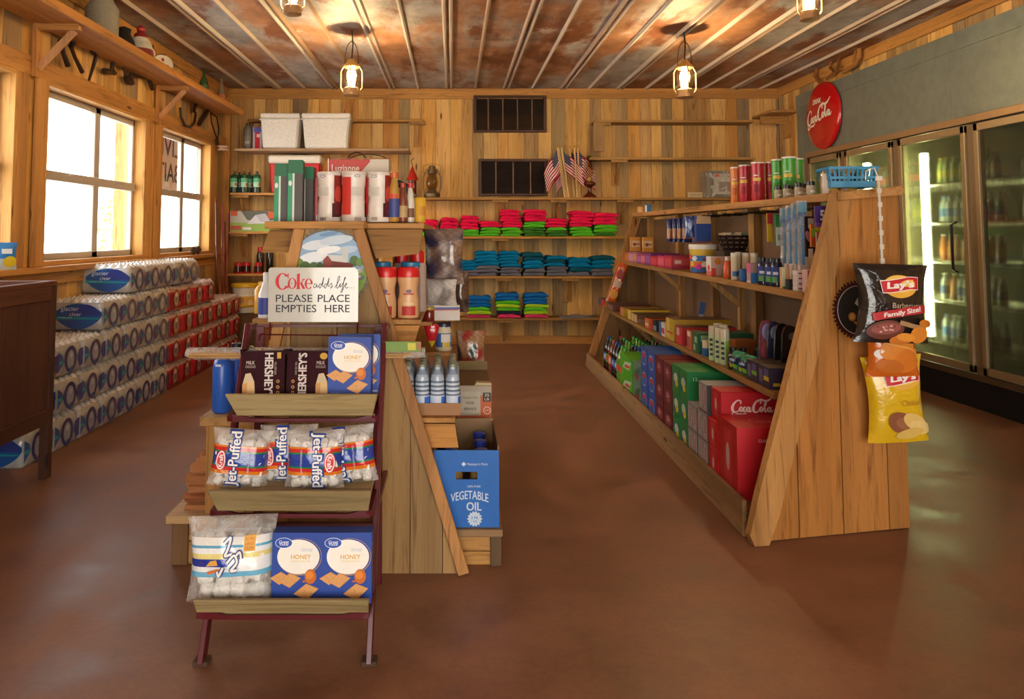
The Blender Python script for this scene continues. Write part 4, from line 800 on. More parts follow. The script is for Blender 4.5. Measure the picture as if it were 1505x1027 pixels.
# left side: fuel bottles, firewood, detergent
fb = bottle([(.036, 0), (.041, .008), (.041, .19), (.034, .215), (.018, .23), (.018, .245)], '2a5fc0', '1c1c22', .02, .022, 'fuel_bottle', lambda b: b.mat('paper').rect(cyl(.0415), -.02, .195, .005, .204, 'dfe6f0', 3, 1))
fb.children[0].location.y = 0
put(fb, (A(326, 613, 3.2).x, 3.2, .6005), 'blue fuel bottle at the front of the left shelf', 'bottle')
dup(fb, (A(346, 613, 3.36).x, 3.36, .6005), 0, 'blue fuel bottle behind the front one, nearest the wall')
dup(fb, (A(360, 613, 3.22).x, 3.26, .6005), 0, 'blue fuel bottle half hidden by the chocolate pack')
def logs(bd, n, x0, x1, y0, y1, z0, z1):
    r = random.Random(n)
    z = z0
    while z < z1 - .02:
        y = y0; hh = r.uniform(.03, .045)
        while y < y1 - .02:
            w = r.uniform(.045, .075); a = x0 + r.uniform(0, .05); c = mixc('a8653a', 'c58a58', r.random()); e = x1 - r.uniform(0, .03)
            pr = [(y, z), (y + w, z + r.uniform(0, .006)), (y + w * r.uniform(.6, 1), z + hh * .8), (y + w * r.uniform(.2, .6), z + hh), (y, z + hh * r.uniform(.5, .9))]
            bd.add([(a + r.uniform(-.008, .008), p, q) for p, q in pr] + [((a + e) / 2, p, q + r.uniform(-.003, .003)) for p, q in pr] + [(e, p, q) for p, q in pr], [(4, 3, 2, 1, 0), (10, 11, 12, 13, 14)] + [(i + 5 * k, (i + 1) % 5 + 5 * k, (i + 1) % 5 + 5 * k + 5, i + 5 * k + 5) for k in (0, 1) for i in range(5)], [mixc(c, 'd9a878', .3)] + [c] * 11)
            y += w + .004
        z += hh + .001
for nm, seed, x0, z0, z1, lb in (('firewood_bundle', 3, -1.13, .2055, .40, 'split firewood bundle lying on the low step, the lower one'), ('firewood_bundle', 8, -1.06, .402, .565, 'split firewood bundle stacked on top of another under the fuel bottles')):
    o = empty(nm, (-1.0, 3.4, z0)); tag(o, lb, 'firewood'); b = B('woodx').xf(Matrix.Translation((1.0, -3.4, -z0))); logs(b, seed, x0, -.86, 3.16, 3.62, z0, z1 - .01); l = b.obj('logs', o); l['kind'] = 'stuff'
    if seed == 3: b = B('clear').xf(Matrix.Translation((1.0, -3.4, -z0))).box(-1.02, -.93, 3.15, 3.63, z0 + .002, z1 + .0, 'f0ece4'); b.obj('wrap', o, bevel=.01)
put(bottle([(.028, 0), (.03, .006), (.03, .1), (.02, .125), (.012, .15)], 'e4e4ea', 'e8e8ec', .04, .012, 'cleaner_bottle', lab(.03, -.04, .015, .04, .085, '39489a')), (A(390, 470, 3.16).x, 3.16, 1.0005), 'white bottle with blue label peeking out beside the white sign', 'bottle')
put(bottle([(.03, 0), (.032, .006), (.032, .1), (.02, .12)], 'd9a53a', 'e0b04a', .02, .016, 'syrup_bottle', None), (A(384, 470, 3.34).x, 3.34, 1.0005), 'small amber bottle behind the white bottle by the sign', 'bottle')
put(bottle([(.022, 0), (.022, .14), (.012, .16)], 'dfe3d4', '4aa27a', .03, .013, 'glue_bottle', lab(.022, -.02, .1, .02, .13, 'd9c83a')), (A(415, 470, 3.14).x, 3.14, 1.0005), 'slim white bottle with green tip left of the painted blade', 'bottle')
# ================================================================== RIGHT DISPLAY SHELF
GN, GF = 3.42, 7.65
LV = {'base': (1.30, 1.365, .112, .112), 'low': (1.486, 1.552, .618, .606), 'mid': (1.632, 1.757, 1.08, 1.08), 'top': (1.775, 1.868, 1.545, 1.57)}
GB = 2.06                                # the back of the unit
def ge(lv, Y):
    a, b, c, d = LV[lv]; t = (Y - 3.4) / (7.65 - 3.4); return a + (b - a) * t, c + (d - c) * t
RZ = -rad(1.4)
def G(lv, Y, u=0, dz=.0006): x, z = ge(lv, Y); return (x + u, Y, z + dz)
def Gp(lv, px, u=0, dz=.0006):           # where on a shelf, u in from its edge, a thing at picture column px stands
    lo, hi = 3.0, 9.0
    for _ in range(40):
        Y = (lo + hi) / 2; x, z = ge(lv, Y); q = CX + F * (x + u) / (Y * cP + (z - H) * sP)
        if q > px: lo = Y
        else: hi = Y
    return G(lv, Y, u, dz)
gr = empty('display_shelf', (1.7, 5.4, 0)); tag(gr, 'long pine display shelf stocked with snacks soda and toiletries, on the right', 'display shelf'); T = Matrix.Translation((-1.7, -5.4, 0))
def PW(s, z):                            # end panel plane: s from 0 (front foot) to 1 (back foot)
    return V((1.30 + .81 * s, 3.335 + .17 * s, z))
def strip(b, s0, s1, z00, z01, z10, z11, col, th=.022, off=0):
    p = [PW(s0, z00), PW(s1, z10), PW(s1, z11), PW(s0, z01)]; n = V((-.17, .81, 0)).normalized(); p = [q + n * off for q in p]; k = [q + n * th for q in p]
    b.hexa([p[0], p[1], k[1], k[0], p[3], p[2], k[2], k[3]], col)
b = B('woodz').xf(T); cuts = [.075, .30, .575, .865, 1.0]
cols = ['b07838', 'b87e3e', 'bb8242', 'a8743a']
pn = V((-.17, .81, 0)).normalized(); pex = V((.81, .17, 0))
for (s0, s1), c in zip(zip(cuts[:-1], cuts[1:]), cols):
    zt = lambda s: min(1.555, max(.02, 1.555 * (s - .02) / .56)); k = .58
    pts = [(s0 + .004, .004), (s1 - .003, .004), (s1 - .003, zt(s1))] + ([(k, 1.555)] if s0 < k < s1 else []) + [(s0 + .004, zt(s0))]
    b.prism(pts, (1.30, 3.335, 0), tuple(pex), (0, 0, 1), .022, c)
b.obj('end_panel', gr)
b = B('woodz').xf(T)                     # broad slanted corner post with a waney edge
n = 12; L_ = []; R_ = []
for i in range(n + 1):
    t = i / n; s = .0 + .575 * t; j = R.uniform(-.004, .004); L_.append((s - .025, .075 + 1.47 * t if i else .075)); R_.append((s + .105 + j, -.0 + 1.547 * t))
n_ = V((-.17, .81, 0)).normalized(); off = -.04
L_[0] = (-.025, .05); R_[0] = (.085, .002)
pts = [(-.0, .003)] + [(p[0], p[1]) for p in R_] + [(p[0], p[1]) for p in L_[::-1]]; q0 = V((1.30, 3.335, 0)) + n_ * off
b.prism(pts, tuple(q0), tuple(pex), (0, 0, 1), .038, 'c9975a')
b.obj('corner_post', gr)
b = B('woody').xf(T)                     # kick board and bottom shelf
b.hexa([(ge('base', GN)[0] - .0, GN - .01, 0), (ge('base', GN)[0] + .022, GN - .01, 0), (ge('base', GF)[0] + .022, GF, 0), (ge('base', GF)[0], GF, 0), (ge('base', GN)[0], GN - .01, .16), (ge('base', GN)[0] + .022, GN - .01, .16), (ge('base', GF)[0] + .022, GF, .15), (ge('base', GF)[0], GF, .15)], 'a4845c'); b.obj('kick_board', gr, bevel=.003)
for lv, th, tx in (('base', .02, .024), ('low', .03, 0), ('mid', .035, 0)):
    b = B('woody').xf(T); a0, z0 = ge(lv, GN); a1, z1 = ge(lv, GF); g0 = GN + .06 if lv != 'base' else GN
    b.hexa([(a0 + tx, g0, z0 - th), (GB - .02, 3.55, z0 - th), (GB - .02, GF, z1 - th), (a1 + tx, GF, z1 - th), (a0 + tx, g0, z0), (GB - .02, 3.55, z0), (GB - .02, GF, z1), (a1 + tx, GF, z1)], 'a87f4a'); b.obj('shelf_board', gr, bevel=.002)
b = B('woody').xf(T); x0, z0 = ge('top', 3.36); x1, z1 = ge('top', GF)
b.hexa([(x0 - .015, 3.35, z0 - .04), (2.1, 3.44, z0 - .01), (GB + .04, GF, z1 - .04), (x1 - .015, GF, z1 - .04), (x0 - .015, 3.35, z0 - .001), (2.1, 3.44, z0 + .032), (GB + .04, GF, z1 - .001), (x1 - .015, GF, z1 - .001)], 'c2925a'); b.obj('top_board', gr, bevel=.003)
b = B('paper').xf(T).box(GB - .019, GB - .012, 3.56, GF, .13, 1.5, '6e5238'); b.obj('back_panel', gr)
b = B('woodz').xf(T).box(GB - .01, GB + .012, 3.56, GF, .0, 1.5, '8a6a44'); b.obj('back_panel', gr)
for Y in (4.15, 4.95, 5.75, 6.6, 7.55):
    b = B('woodz').xf(T); x = GB - .02; b.box(x - .05, x, Y - .045, Y + .045, 1.081, 1.53, 'b08850').box(x - .05, x, Y - .045, Y + .045, .62, 1.045, '9a7448'); b.obj('upright', gr)
for Y in (4.9, 6.3):
    b = B('woodz').xf(T); a, z = ge('mid', Y); b.bar((a + .03, Y, z - .04), (a + .24, Y, z - .22), .03, .03, 'c0965a', up=(0, 1, 0)); b.obj('brace', gr); b = B('woodz').xf(T).box(a + .2, a + .24, Y - .02, Y + .02, .62, z - .036, 'b58a50'); b.obj('upright', gr); b = B('woodz').xf(T)
    a, z = ge('low', Y + .1); b.bar((a + .02, Y + .1, z - .03), (a + .16, Y + .1, z - .16), .03, .03, 'c0965a', up=(0, 1, 0)); b.obj('brace', gr)
b = B('woodz').xf(T)                     # far A-frame end
a0 = ge('base', GF)[0]; b.bar((a0 + .02, GF + .02, .0), (ge('top', GF)[0] + .03, GF + .02, 1.53), .07, .035, 'c08c50', up=(0, 1, 0)); b.obj('corner_post', gr)
b = B('woodz').xf(T).prism([(a0 + .06, .0), (GB, .0), (GB, 1.52), (ge('top', GF)[0] + .08, 1.52)], (0, GF + .005, 0), (1, 0, 0), (0, 0, 1), .02, '8a6a42'); b.obj('end_panel', gr)
# peg rail with hooks under the top board
for Y in [3.9 + .22 * i for i in range(10)]:
    b = B('metal').xf(T); x = ge('top', Y)[0]; b.tube([(x + .01, Y, 1.49), (x + .26, Y, 1.485)], .004, '3a332c', 5).tube([(x + .01, Y, 1.49), (x + .0, Y, 1.505)], .004, '9a9a98', 5); b.obj('peg_hook', gr)
# round blade with painted disc, clip strip, bags
b = B('metal'); fr = blade(b, .135, 44, '4a1d1c'); b.mat('paper'); b.ell(fr, 0, 0, .112, .112, 'd8cfc4', 36).ell(fr, 0, 0, .109, .109, '1b1a1c', 36)
b.shape(fr, [(-.02, .03), (.0, .06), (.03, .07), (.05, .04), (.04, -.005), (.01, .01)], 'e6e0d6').shape(fr, [(.0, .02), (.03, .05), (.05, .02), (.035, -.015), (.015, -.01)], 'cf7a34').ell(fr, -.035, -.03, .02, .02, 'c98a3c', 16).ell(fr, -.035, -.03, .013, .013, 'e0b060', 14)
b.shape(fr, [(-.03, -.05), (.0, -.055), (.05, -.075), (.06, -.09), (.02, -.085), (-.02, -.065)], 'c9953a').shape(fr, [(.02, -.04), (.05, -.03), (.06, -.045), (.03, -.052)], 'd8d2ca')
p = PW(.705, 0); tag(b.obj('saw_blade', loc=(p.x - .004, p.y - .012, A(1268, 455, 3.45).z), rz=math.atan2(.17, .81)), 'dark red saw blade with a black painted disc behind the chip bags', 'saw blade')
st = empty('clip_strip', tuple(A(1291, 262, 3.33))); tag(st, 'white hanging clip strip down the end of the right shelf', 'clip strip')
e = A(1297, 400, 3.30) - A(1291, 262, 3.33); e2 = V((e.x + .004, e.y + .03, e.z - .05))
b = B('plastic').bar((0, 0, 0), tuple(e), .011, .003, 'c8bfae', up=(0, 1, 0)).bar(tuple(e), tuple(e2), .012, .003, 'c8bfae', up=(0, 1, 0)).bar((-.015, -.004, 0), (.015, -.004, 0), .02, .006, 'ddd6c8', up=(0, 1, 0)).tube([(0, 0, 0), (0, .03, .05), (0, .1, .04), (0, .105, -.0)], .003, 'ddd6c8', 5)
b.obj('strip', st); b = B('plastic')
for i in range(6): q = e * (.12 + .15 * i); b.box(q.x - .009, q.x + .009, q.y - .006, q.y + .002, q.z - .016, q.z + .006, 'd0c8b8')
b.obj('clip', st)
def chipbag(x0, x1, y0, y1, Y, col, T, k):
    a = A(x0, y1, Y); c = A(x1, y0, Y); w = c.x - a.x; h = c.z - a.z; b = B('film'); fr = pillow(b, w, h, T, col, 22, 24, flare=.5); b.mat('paper')
    return b, fr, w, h, V(((a.x + c.x) / 2, Y, a.z))
b, fr, w, h, p = chipbag(1258, 1356, 388, 503, 3.25, '211c1b', .05, 0)
def laylogo(b, fr, u, v, s):
    b.ell(fr, u, v, .09 * s, .058 * s, 'e8b040', 26, 0, 4).ell(fr, u, v + .012 * s, .08 * s, .044 * s, 'f0c860', 24, 0, 4)
    b.stroke(fr, [(u - .098 * s, v - .004 * s), (u - .05 * s, v + .0 * s), (u, v + .008 * s), (u + .05 * s, v + .018 * s), (u + .098 * s, v + .016 * s)], .066 * s, 'f2eae2', 6).stroke(fr, [(u - .095 * s, v - .004 * s), (u - .05 * s, v + .0 * s), (u, v + .008 * s), (u + .05 * s, v + .018 * s), (u + .095 * s, v + .016 * s)], .058 * s, 'c4202a', 6)
    b.text(fr, "Lay's", u, v + .005 * s, .145 * s, .046 * s, 'f6f0e8', .12, .045, 5)
laylogo(b, fr, .012, h * .72, .84); b.text(fr, 'Barbecue', .03, h * .485, .12, .022, 'b8a890').text(fr, 'FLAVORED', .1, h * .49, .03, .006, 'b8a890')
b.stroke(fr, [(-.11, h * .33), (-.05, h * .37), (.03, h * .41), (.11, h * .44), (.135, h * .44)], .034, 'b82a30', 6).text(fr, 'Family Size!', .018, h * .395, .17, .026, 'f2eae2', .1, .03, 10)
b.ell(fr, -.05, h * .18, .075, .04, '6d3a30', 20, 6, 4).ell(fr, -.05, h * .195, .06, .024, '95524a', 18, 6, 3)
for i in range(14): b.ell(fr, -.05 + R.uniform(-.05, .05), h * .195 + R.uniform(-.014, .014), .006, .004, R.choice(['c08a80', '7a342c', 'd8b0a0']), 7)
b.stroke(fr, [(.0, h * .28), (.06, h * .24), (.12, h * .21)], .02, 'a8835c').ell(fr, .02, h * .08, .055, .02, 'cf7a30', 16, 8, 3).ell(fr, .085, h * .13, .04, .034, 'd9862e', 16, 30, 3).ell(fr, .03, h * .1, .04, .016, 'e2983c', 14, -8, 2).ell(fr, .115, h * .27, .03, .016, 'd07a2a', 12, -15, 2)
tag(b.obj('chip_bag', loc=p, rot=(0, .03, .06), smooth=70), 'black barbecue chip bag hanging topmost on the clip strip', 'chips')
b, fr, w, h, p = chipbag(1276, 1345, 470, 552, 3.33, 'c8641c', .045, 0); b.ell(fr, -.075, h * .42, .022, .02, 'e4e0da', 14, 0, 3).ell(fr, .0, h * .5, .08, .05, 'd9842c', 18, 10, 3).ell(fr, .045, h * .3, .07, .05, 'd27826', 18, 30, 3).ell(fr, -.03, h * .2, .06, .03, 'c06a20', 16, -10, 3).stroke(fr, [(-.06, h * .62), (.0, h * .56), (.06, h * .5), (.09, h * .4)], .006, 'e6a850')
tag(b.obj('chip_bag', loc=p, rot=(0, -.02, .02), smooth=70), 'orange chip bag between the black and the yellow bags', 'chips')
b, fr, w, h, p = chipbag(1280, 1356, 522, 648, 3.38, 'dcb41e', .05, 0); laylogo(b, fr, .02, h * .74, .8); b.text(fr, 'Classic', .045, h * .47, .095, .024, 'a87c1c'); b.ell(fr, -.01, h * .25, .055, .045, '8a5232', 18, -30, 4).ell(fr, .0, h * .24, .03, .025, '9a6440', 14, -30, 3).ell(fr, .055, h * .24, .06, .035, 'e2c070', 18, -35, 3).ell(fr, .075, h * .18, .05, .03, 'e8cc84', 16, -20, 3).ell(fr, .03, h * .12, .06, .022, 'dcb860', 16, 10, 3)
tag(b.obj('chip_bag', loc=p, rot=(0, -.06, .0), smooth=70), 'yellow classic chip bag lowest on the clip strip', 'chips')
# ------------------------------------------------------------------ on the top board
def stand(o, loc, label, cat, rz=RZ, group=None): return put(o, loc, label, cat, rz, group)
def chipcan(col, dark):
    b = B('plastic').lathe([(.036, 0), (.0375, .004), (.0375, .225), (.039, .226), (.039, .235)], [col, col, col, 'd8cfc6', 'd8cfc6'][:4], 20); b.mat('paper'); c = cyl(.0376)
    b.rect(c, -.045, .12, .0, .14, 'd9b84a', 5, 1).rect(c, -.04, .15, -.012, .156, 'e2dccf', 4, 1).rect(c, -.04, .05, -.01, .1, dark, 4, 1).rect(c, .022, .1, .056, .21, 'c9b890', 4, 1)
    for i in range(5): b.rect(c, .025, .115 + i * .018, .053, .117 + i * .018, '7a8a50', 3, 1)
    b.rect(c, .022, .03, .05, .04, 'd8cfc6', 4, 1); return b.obj('potato_crisp_can', smooth=True)
cr_, cg, cor = chipcan('b31a2c', '8a1020'), chipcan('3f9a2c', '2a7a20'), chipcan('d2742a', 'b85a1c')
stand(cor, Gp('top', 1083, .05), 'orange crisp can at the far end of the row of cans', 'crisp can')
stand(cr_, Gp('top', 1096, .045), 'red crisp can next to the orange one', 'crisp can')
dup(cr_, Gp('top', 1115, .05), RZ, 'red crisp can in front, second from the orange one')
dup(cr_, Gp('top', 1136, .13), RZ, 'red crisp can half hidden beside the green cans')
stand(cg, Gp('top', 1145, .10), 'green crisp can next to the red ones', 'crisp can')
dup(cg, Gp('top', 1161, .10), RZ, 'green crisp can in the middle of the green ones')
dup(cg, Gp('top', 1172, .18), RZ, 'green crisp can rearmost, nearest the cooler')
sj = bottle([(.019, 0), (.021, .004), (.021, .045), (.019, .05)], 'b3a488', '1e1a18', .022, .02, 'spice_jar', lab(.0213, -.03, .008, .03, .04, 'a89a80', (-.012, .014, .012, .026, 'ddd6c8')))
for i, (px, u) in enumerate(((1144, .03), (1157, .03), (1174, .03), (1192, .03), (1180, .09), (1162, .09))):
    lb = ['small black lidded jar in front of the green cans, farthest along', 'small black lidded jar in front of the middle green can', 'small black lidded jar in front of the last green can', 'small black lidded jar nearest the big jars', 'small black lidded jar in the back row near the big jars', 'small black lidded jar in the back row near the green cans'][i]
    (stand(sj, Gp('top', px, u), lb, 'jar', RZ, 'small black lidded jars') if i == 0 else dup(sj, Gp('top', px, u), RZ, lb, group='small black lidded jars'))
bj = bottle([(.038, 0), (.04, .004), (.04, .1), (.036, .11)], 'a08a58', 'b99a70', .018, .03, 'coffee_jar', lab(.0403, -.05, .055, .06, .1, '2a2522', (-.05, .0, -.02, .1, 'c9b8a8'), (-.02, .012, .05, .05, 'b09440')), 'gloss')
stand(bj, Gp('top', 1219, .07), 'large jar with black and gold label beside the blue basket', 'jar')
dup(bj, Gp('top', 1246, .16), RZ, 'large jar with gold lid behind the blue basket')
def basket(w, d, h, col, name):
    b = B('plastic'); k = .012
    for sg, ax in ((-1, 'x'), (1, 'x'), (-1, 'y'), (1, 'y')):
        W, D = (w, d) if ax == 'x' else (d, w)
        for i in range(int(W / .022) + 1):
            t = -W / 2 + W * i / int(W / .022); p = lambda z, t=t: (t * (1 - .15 * (1 - z / h)), sg * (D / 2 - k * 1.5 * (1 - z / h)), z)
            q = [p(0), p(h)]; q = q if ax == 'x' else [(y, x, z) for x, y, z in q]; b.bar(q[0], q[1], .008, .004, col, up=(0, 1, 0) if ax == 'x' else (1, 0, 0))
    def loop(z, t, wd): s = 1 - .12 * (1 - z / h); x, y = w / 2 * s, d / 2 * s; P = [(-x, -y, z), (x, -y, z), (x, y, z), (-x, y, z)]; [b.bar(P[i], P[(i + 1) % 4], wd, t, col) for i in range(4)]
    loop(h, .012, .014); loop(h * .45, .012, .005); loop(.006, .03, .006); b.box(-w * .43, w * .43, -d * .42, d * .42, 0, .004, col); return b.obj(name)
bk = basket(.22, .16, .085, '1f86b4', 'plastic_basket'); stand(bk, (1.93, 3.62, 1.585), 'blue slatted plastic basket at the near end of the top board', 'basket', RZ - .1)
for i in range(7):
    c = ['c9a0b0', '7a3a4a', '3a7a6a', 'd0c8c0', '4a5aa0', 'b0503a', 'd8d0c0'][i]; x = 1.86 + .022 * i
    b = B('plastic').lathe([(.009, 0), (.01, .05), (.007, .058), (.007, .066)], c, 10); tag(b.obj('lip_balm', loc=(x, 3.6 + .012 * (i % 3), 1.59), smooth=True), ['pink', 'maroon', 'green', 'pale grey', 'blue', 'rust', 'cream'][i] + ' lip balm tube standing in the blue basket', 'lip balm', 'lip balms in the blue basket')
b = B('paper').lathe([(.03, 0), (.035, .005), (.035, .06), (.03, .065)], 'b8905c', 18); tag(b.obj('tape_roll', loc=Gp('top', 942, .06), smooth=True), 'tan roll at the far end of the right top board', 'tape')
b = B('plastic').lathe([(.026, 0), (.032, .07), (.033, .075)], '2a6ab0', 18); b.mat('paper').rect(cyl(.031), -.06, .003, -.022, .068, 'dcdcd4', 4, 1); tag(b.obj('paper_cup', loc=Gp('top', 953, .07), smooth=True), 'blue and white cup beside the tan roll', 'cup')
# ------------------------------------------------------------------ middle shelf
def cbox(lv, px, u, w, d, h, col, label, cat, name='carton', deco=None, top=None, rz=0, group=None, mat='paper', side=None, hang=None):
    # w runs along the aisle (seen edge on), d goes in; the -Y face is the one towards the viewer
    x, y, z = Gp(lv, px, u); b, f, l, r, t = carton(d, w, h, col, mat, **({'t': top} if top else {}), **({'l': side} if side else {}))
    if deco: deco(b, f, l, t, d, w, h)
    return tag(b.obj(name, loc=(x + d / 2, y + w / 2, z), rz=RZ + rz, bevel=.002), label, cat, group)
def bands(*q):
    def fn(b, f, l, t, d, w, h):
        for k, (face, u0, v0, u1, v1, c) in enumerate(q):
            fr, W = (f, d) if face == 'f' else (l, w) if face == 'l' else (t, d); hh = h if face != 't' else w
            b.rect(fr, (u0 - .5) * W, v0 * hh if face != 't' else (v0 - .5) * w, (u1 - .5) * W, v1 * hh if face != 't' else (v1 - .5) * w, c)
    return fn
def baking(label, px, u): return cbox('mid', px, u, .06, .095, .14, 'c9862c', label, 'box', 'baking_soda_box', bands(('f', .1, .3, .9, .75, 'd9b890'), ('f', .2, .38, .5, .6, '8a4a28'), ('f', .5, .45, .85, .55, 'b0502a'), ('l', .15, .3, .85, .75, 'd9b890')), top='b8742a')
for lb, px, u in (('orange soda box on the wooden block, at the far corner', 928, .02), ('orange soda box on the wooden block, second from the corner', 946, .06)):
    o = baking(lb, px, u); o.location.z += .105
b = B('woodx').box(0, .3, -.05, .33, 0, .104, '7a3a28', t='a8865a'); tag(b.obj('wooden_tray', loc=Gp('mid', 949, .05), rz=RZ), 'brown block tray under the orange soda boxes', 'tray')
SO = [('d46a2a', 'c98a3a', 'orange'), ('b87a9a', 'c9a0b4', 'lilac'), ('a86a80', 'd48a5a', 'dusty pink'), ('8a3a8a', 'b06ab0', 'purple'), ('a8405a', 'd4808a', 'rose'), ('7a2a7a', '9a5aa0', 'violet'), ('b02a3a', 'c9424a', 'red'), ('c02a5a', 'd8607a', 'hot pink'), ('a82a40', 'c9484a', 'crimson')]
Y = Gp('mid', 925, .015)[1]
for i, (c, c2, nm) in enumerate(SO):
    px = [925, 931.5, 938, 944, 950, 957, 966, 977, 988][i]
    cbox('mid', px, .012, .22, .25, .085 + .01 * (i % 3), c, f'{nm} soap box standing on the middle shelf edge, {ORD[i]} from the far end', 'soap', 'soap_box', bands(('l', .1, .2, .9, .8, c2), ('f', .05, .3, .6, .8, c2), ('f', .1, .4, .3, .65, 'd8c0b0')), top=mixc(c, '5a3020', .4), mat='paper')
# tub of bubble gum
b = B('plastic').lathe([(.082, 0), (.086, .006), (.097, .165), (.1, .165), (.101, .195), (.096, .2)], ['d9b83a', 'd8b640', 'e4ddd0', 'e4ddd0', 'e0d8ca'], 30); b.mat('paper'); c = Fr(lambda u, v: V(((.086 + .011 * v / .165) * math.cos(rad(-90) + u / .092), (.086 + .011 * v / .165) * math.sin(rad(-90) + u / .092), v)))
b.rect(c, -.24, .0, .24, .035, '2f62a8', 24, 2).rect(c, -.24, .035, .1, .075, 'd8582a', 14, 2).rect(c, -.16, .08, .1, .12, '3a78b8', 12, 2).rect(c, -.03, .088, .09, .105, '8a2a7a', 6, 2)
for u, v, k in ((-.12, .06, 'e0c23a'), (-.06, .04, 'c02a8a'), (-.19, .09, 'c92a2a'), (-.2, .045, '3a9a4a'), (-.02, .06, 'e8e0d0'), (-.09, .1, 'dfe6ee'), (-.16, .03, 'd9a82a'), (.04, .05, '4aa0d0'), (.06, .09, 'd8c040'), (-.13, .11, 'd8442a')): b.ell(c, u, v, .022, .018, k, 12, 20, 2)
tub = stand(b.obj('gum_tub', smooth=True), Gp('mid', 1034, .12), 'big round tub with white lid and bright bubble gum print', 'tub')
b = B('rough'); n = 14
for i in range(n):
    a0, a1 = math.pi * 2 * i / n, math.pi * 2 * (i + 1) / n
    for z0, z1, r0, r1 in ((0, .02, .07, .08), (.03, .05, .085, .095), (.06, .08, .1, .11), (.09, .105, .115, .122)): b.hexa([(r0 * math.cos(a), r0 * math.sin(a) * .8, z0) for a in (a0, a1)] + [(r0 * .95 * math.cos(a), r0 * .95 * math.sin(a) * .8, z0) for a in (a1, a0)] + [(r1 * math.cos(a), r1 * math.sin(a) * .8, z1) for a in (a0, a1)] + [(r1 * .95 * math.cos(a), r1 * .95 * math.sin(a) * .8, z1) for a in (a1, a0)], '2a2020')
    b.bar((.07 * math.cos(a0), .056 * math.sin(a0), 0), (.122 * math.cos(a0), .0976 * math.sin(a0), .105), .008, .003, '241c1c', up=(0, 0, 1))
bsk = stand(b.obj('wicker_basket'), (1.93, 5.1, 1.24), 'dark woven basket raised behind the gum tub', 'basket')
b = B('rough').box(-.1, .1, -.1, .1, 0, .158, '4a4038'); stand(b.obj('dark_box'), (1.93, 5.1, 1.081), 'dark box under the woven basket', 'box')
b = B('paper')
for i in range(22): b.xf(Matrix.Translation((R.uniform(-.08, .08), R.uniform(-.05, .05), .1 + R.uniform(0, .02))) @ Matrix.Rotation(R.uniform(0, 3), 4, 'Z') @ Matrix.Rotation(R.uniform(-.8, .8), 4, 'X')).box(-.02, .02, -.007, .007, -.005, .005, R.choice(['c9b89a', 'b8a080', '6a8a6a', 'd0c0a0']))
s_ = b.xf().obj('wrapped_candy', loc=(1.93, 5.1, 1.24)); tag(s_, 'heap of small wrapped candies filling the dark woven basket', 'candy'); s_['kind'] = 'stuff'
# hanging pouches at the far end
hp = B('film'); fr = pillow(hp, .075, .19, .016, None, 8, 14, [('film', lambda u, v: True, lambda u, v: '23306a' if v > .58 or v < .12 else 'b5805a')]); hp.mat('paper').rect(fr, -.02, .03, .02, .1, '9a6440', 3, 3); h0 = hp.obj('jerky_pouch', smooth=60)
for i, (px, u) in enumerate(((988, .1), (996, .1), (1003, .1), (1011, .1))):
    x, y, z = Gp('mid', px, u); lb = f'blue and brown pouch hanging under the top board, {ORD[i]} from the far end'
    (put(h0, (x, y, 1.29), lb, 'pouch', 0, 'hanging blue pouches') if i == 0 else dup(h0, (x, y, 1.29), .1, lb, group='hanging blue pouches'))
x, y, z = Gp('mid', 1018, .12); put(foodbag(.1, .16, .025, '2c4a9a', [(0, .8, .3, .12, '9ab0d8')], 'blue_packet'), (x, y, 1.33), 'blue packet hanging next to the blue and brown pouches', 'pouch')
b, f, l, r, t = carton(.11, .05, .2, '26468e'); b.shape(f, [(-.055, .14), (.055, .14), (.05, .2), (-.05, .2)], 'cfae84').rect(f, -.055, .0, .055, .01, '8a4a3a'); x, y, z = Gp('mid', 1034, .16); tag(b.obj('bread_packet', loc=(x, y, 1.29)), 'blue packet with cream top above the gum tub', 'packet')
# toiletries towards the near end
b, f, l, r, t = carton(.26, .1, .125, 'cfa8a0', t='d8c0b4', l='e6e0da'); b.ell(f, -.085, .095, .022, .022, 'd88a1c', 16).text(f, 'Q-tips', .02, .085, .08, .028, '8a7a9a', .2, .04).text(f, 'Q-tips', .02, .085, .075, .024, 'e0dcd8', .2, .01).rect(f, -.13, 0, -.1, .05, 'd8483a').rect(f, -.06, .0, .06, .045, '3aa07a').rect(f, -.02, .0, .03, .04, '7ac04a').ell(l, .0, .05, .025, .02, 'd04a3a', 12).rect(l, -.05, 0, .05, .03, 'd8685a')
x, y, z = Gp('mid', 1046, .02); tag(b.obj('cotton_swab_box', loc=(x + .13, y + .05, z), rz=RZ, bevel=.002), 'pink and white cotton swab box right of the gum tub', 'box')
stand(bottle([(.026, 0), (.028, .006), (.028, .07), (.02, .1), (.016, .11)], 'c9501c', 'd0c4b4', .022, .016, 'lotion_bottle', None), Gp('mid', 1070, .035), 'orange bottle with white cap by the cotton swab box', 'bottle')
tb = bottle([(.02, 0), (.021, .004), (.021, .14)], 'cdbb98', 'd8d0c0', .02, .021, 'lotion_tube', lab(.0212, -.02, .02, .02, .05, '2f6ab0'))
for i, (px, u) in enumerate(((1080, .03), (1086, .12), (1097, .1), (1109, .13))):
    lb = f'cream coloured tube standing behind the toothpicks, {ORD[i]} from the orange bottle'; (stand(tb, Gp('mid', px, u), lb, 'tube', RZ, 'cream tubes') if i == 0 else dup(tb, Gp('mid', px, u), RZ, lb, group='cream tubes'))
cbox('mid', 1091, .012, .05, .06, .07, '2f62a0', 'small blue box in front of the cream tubes', 'box', 'small_box')
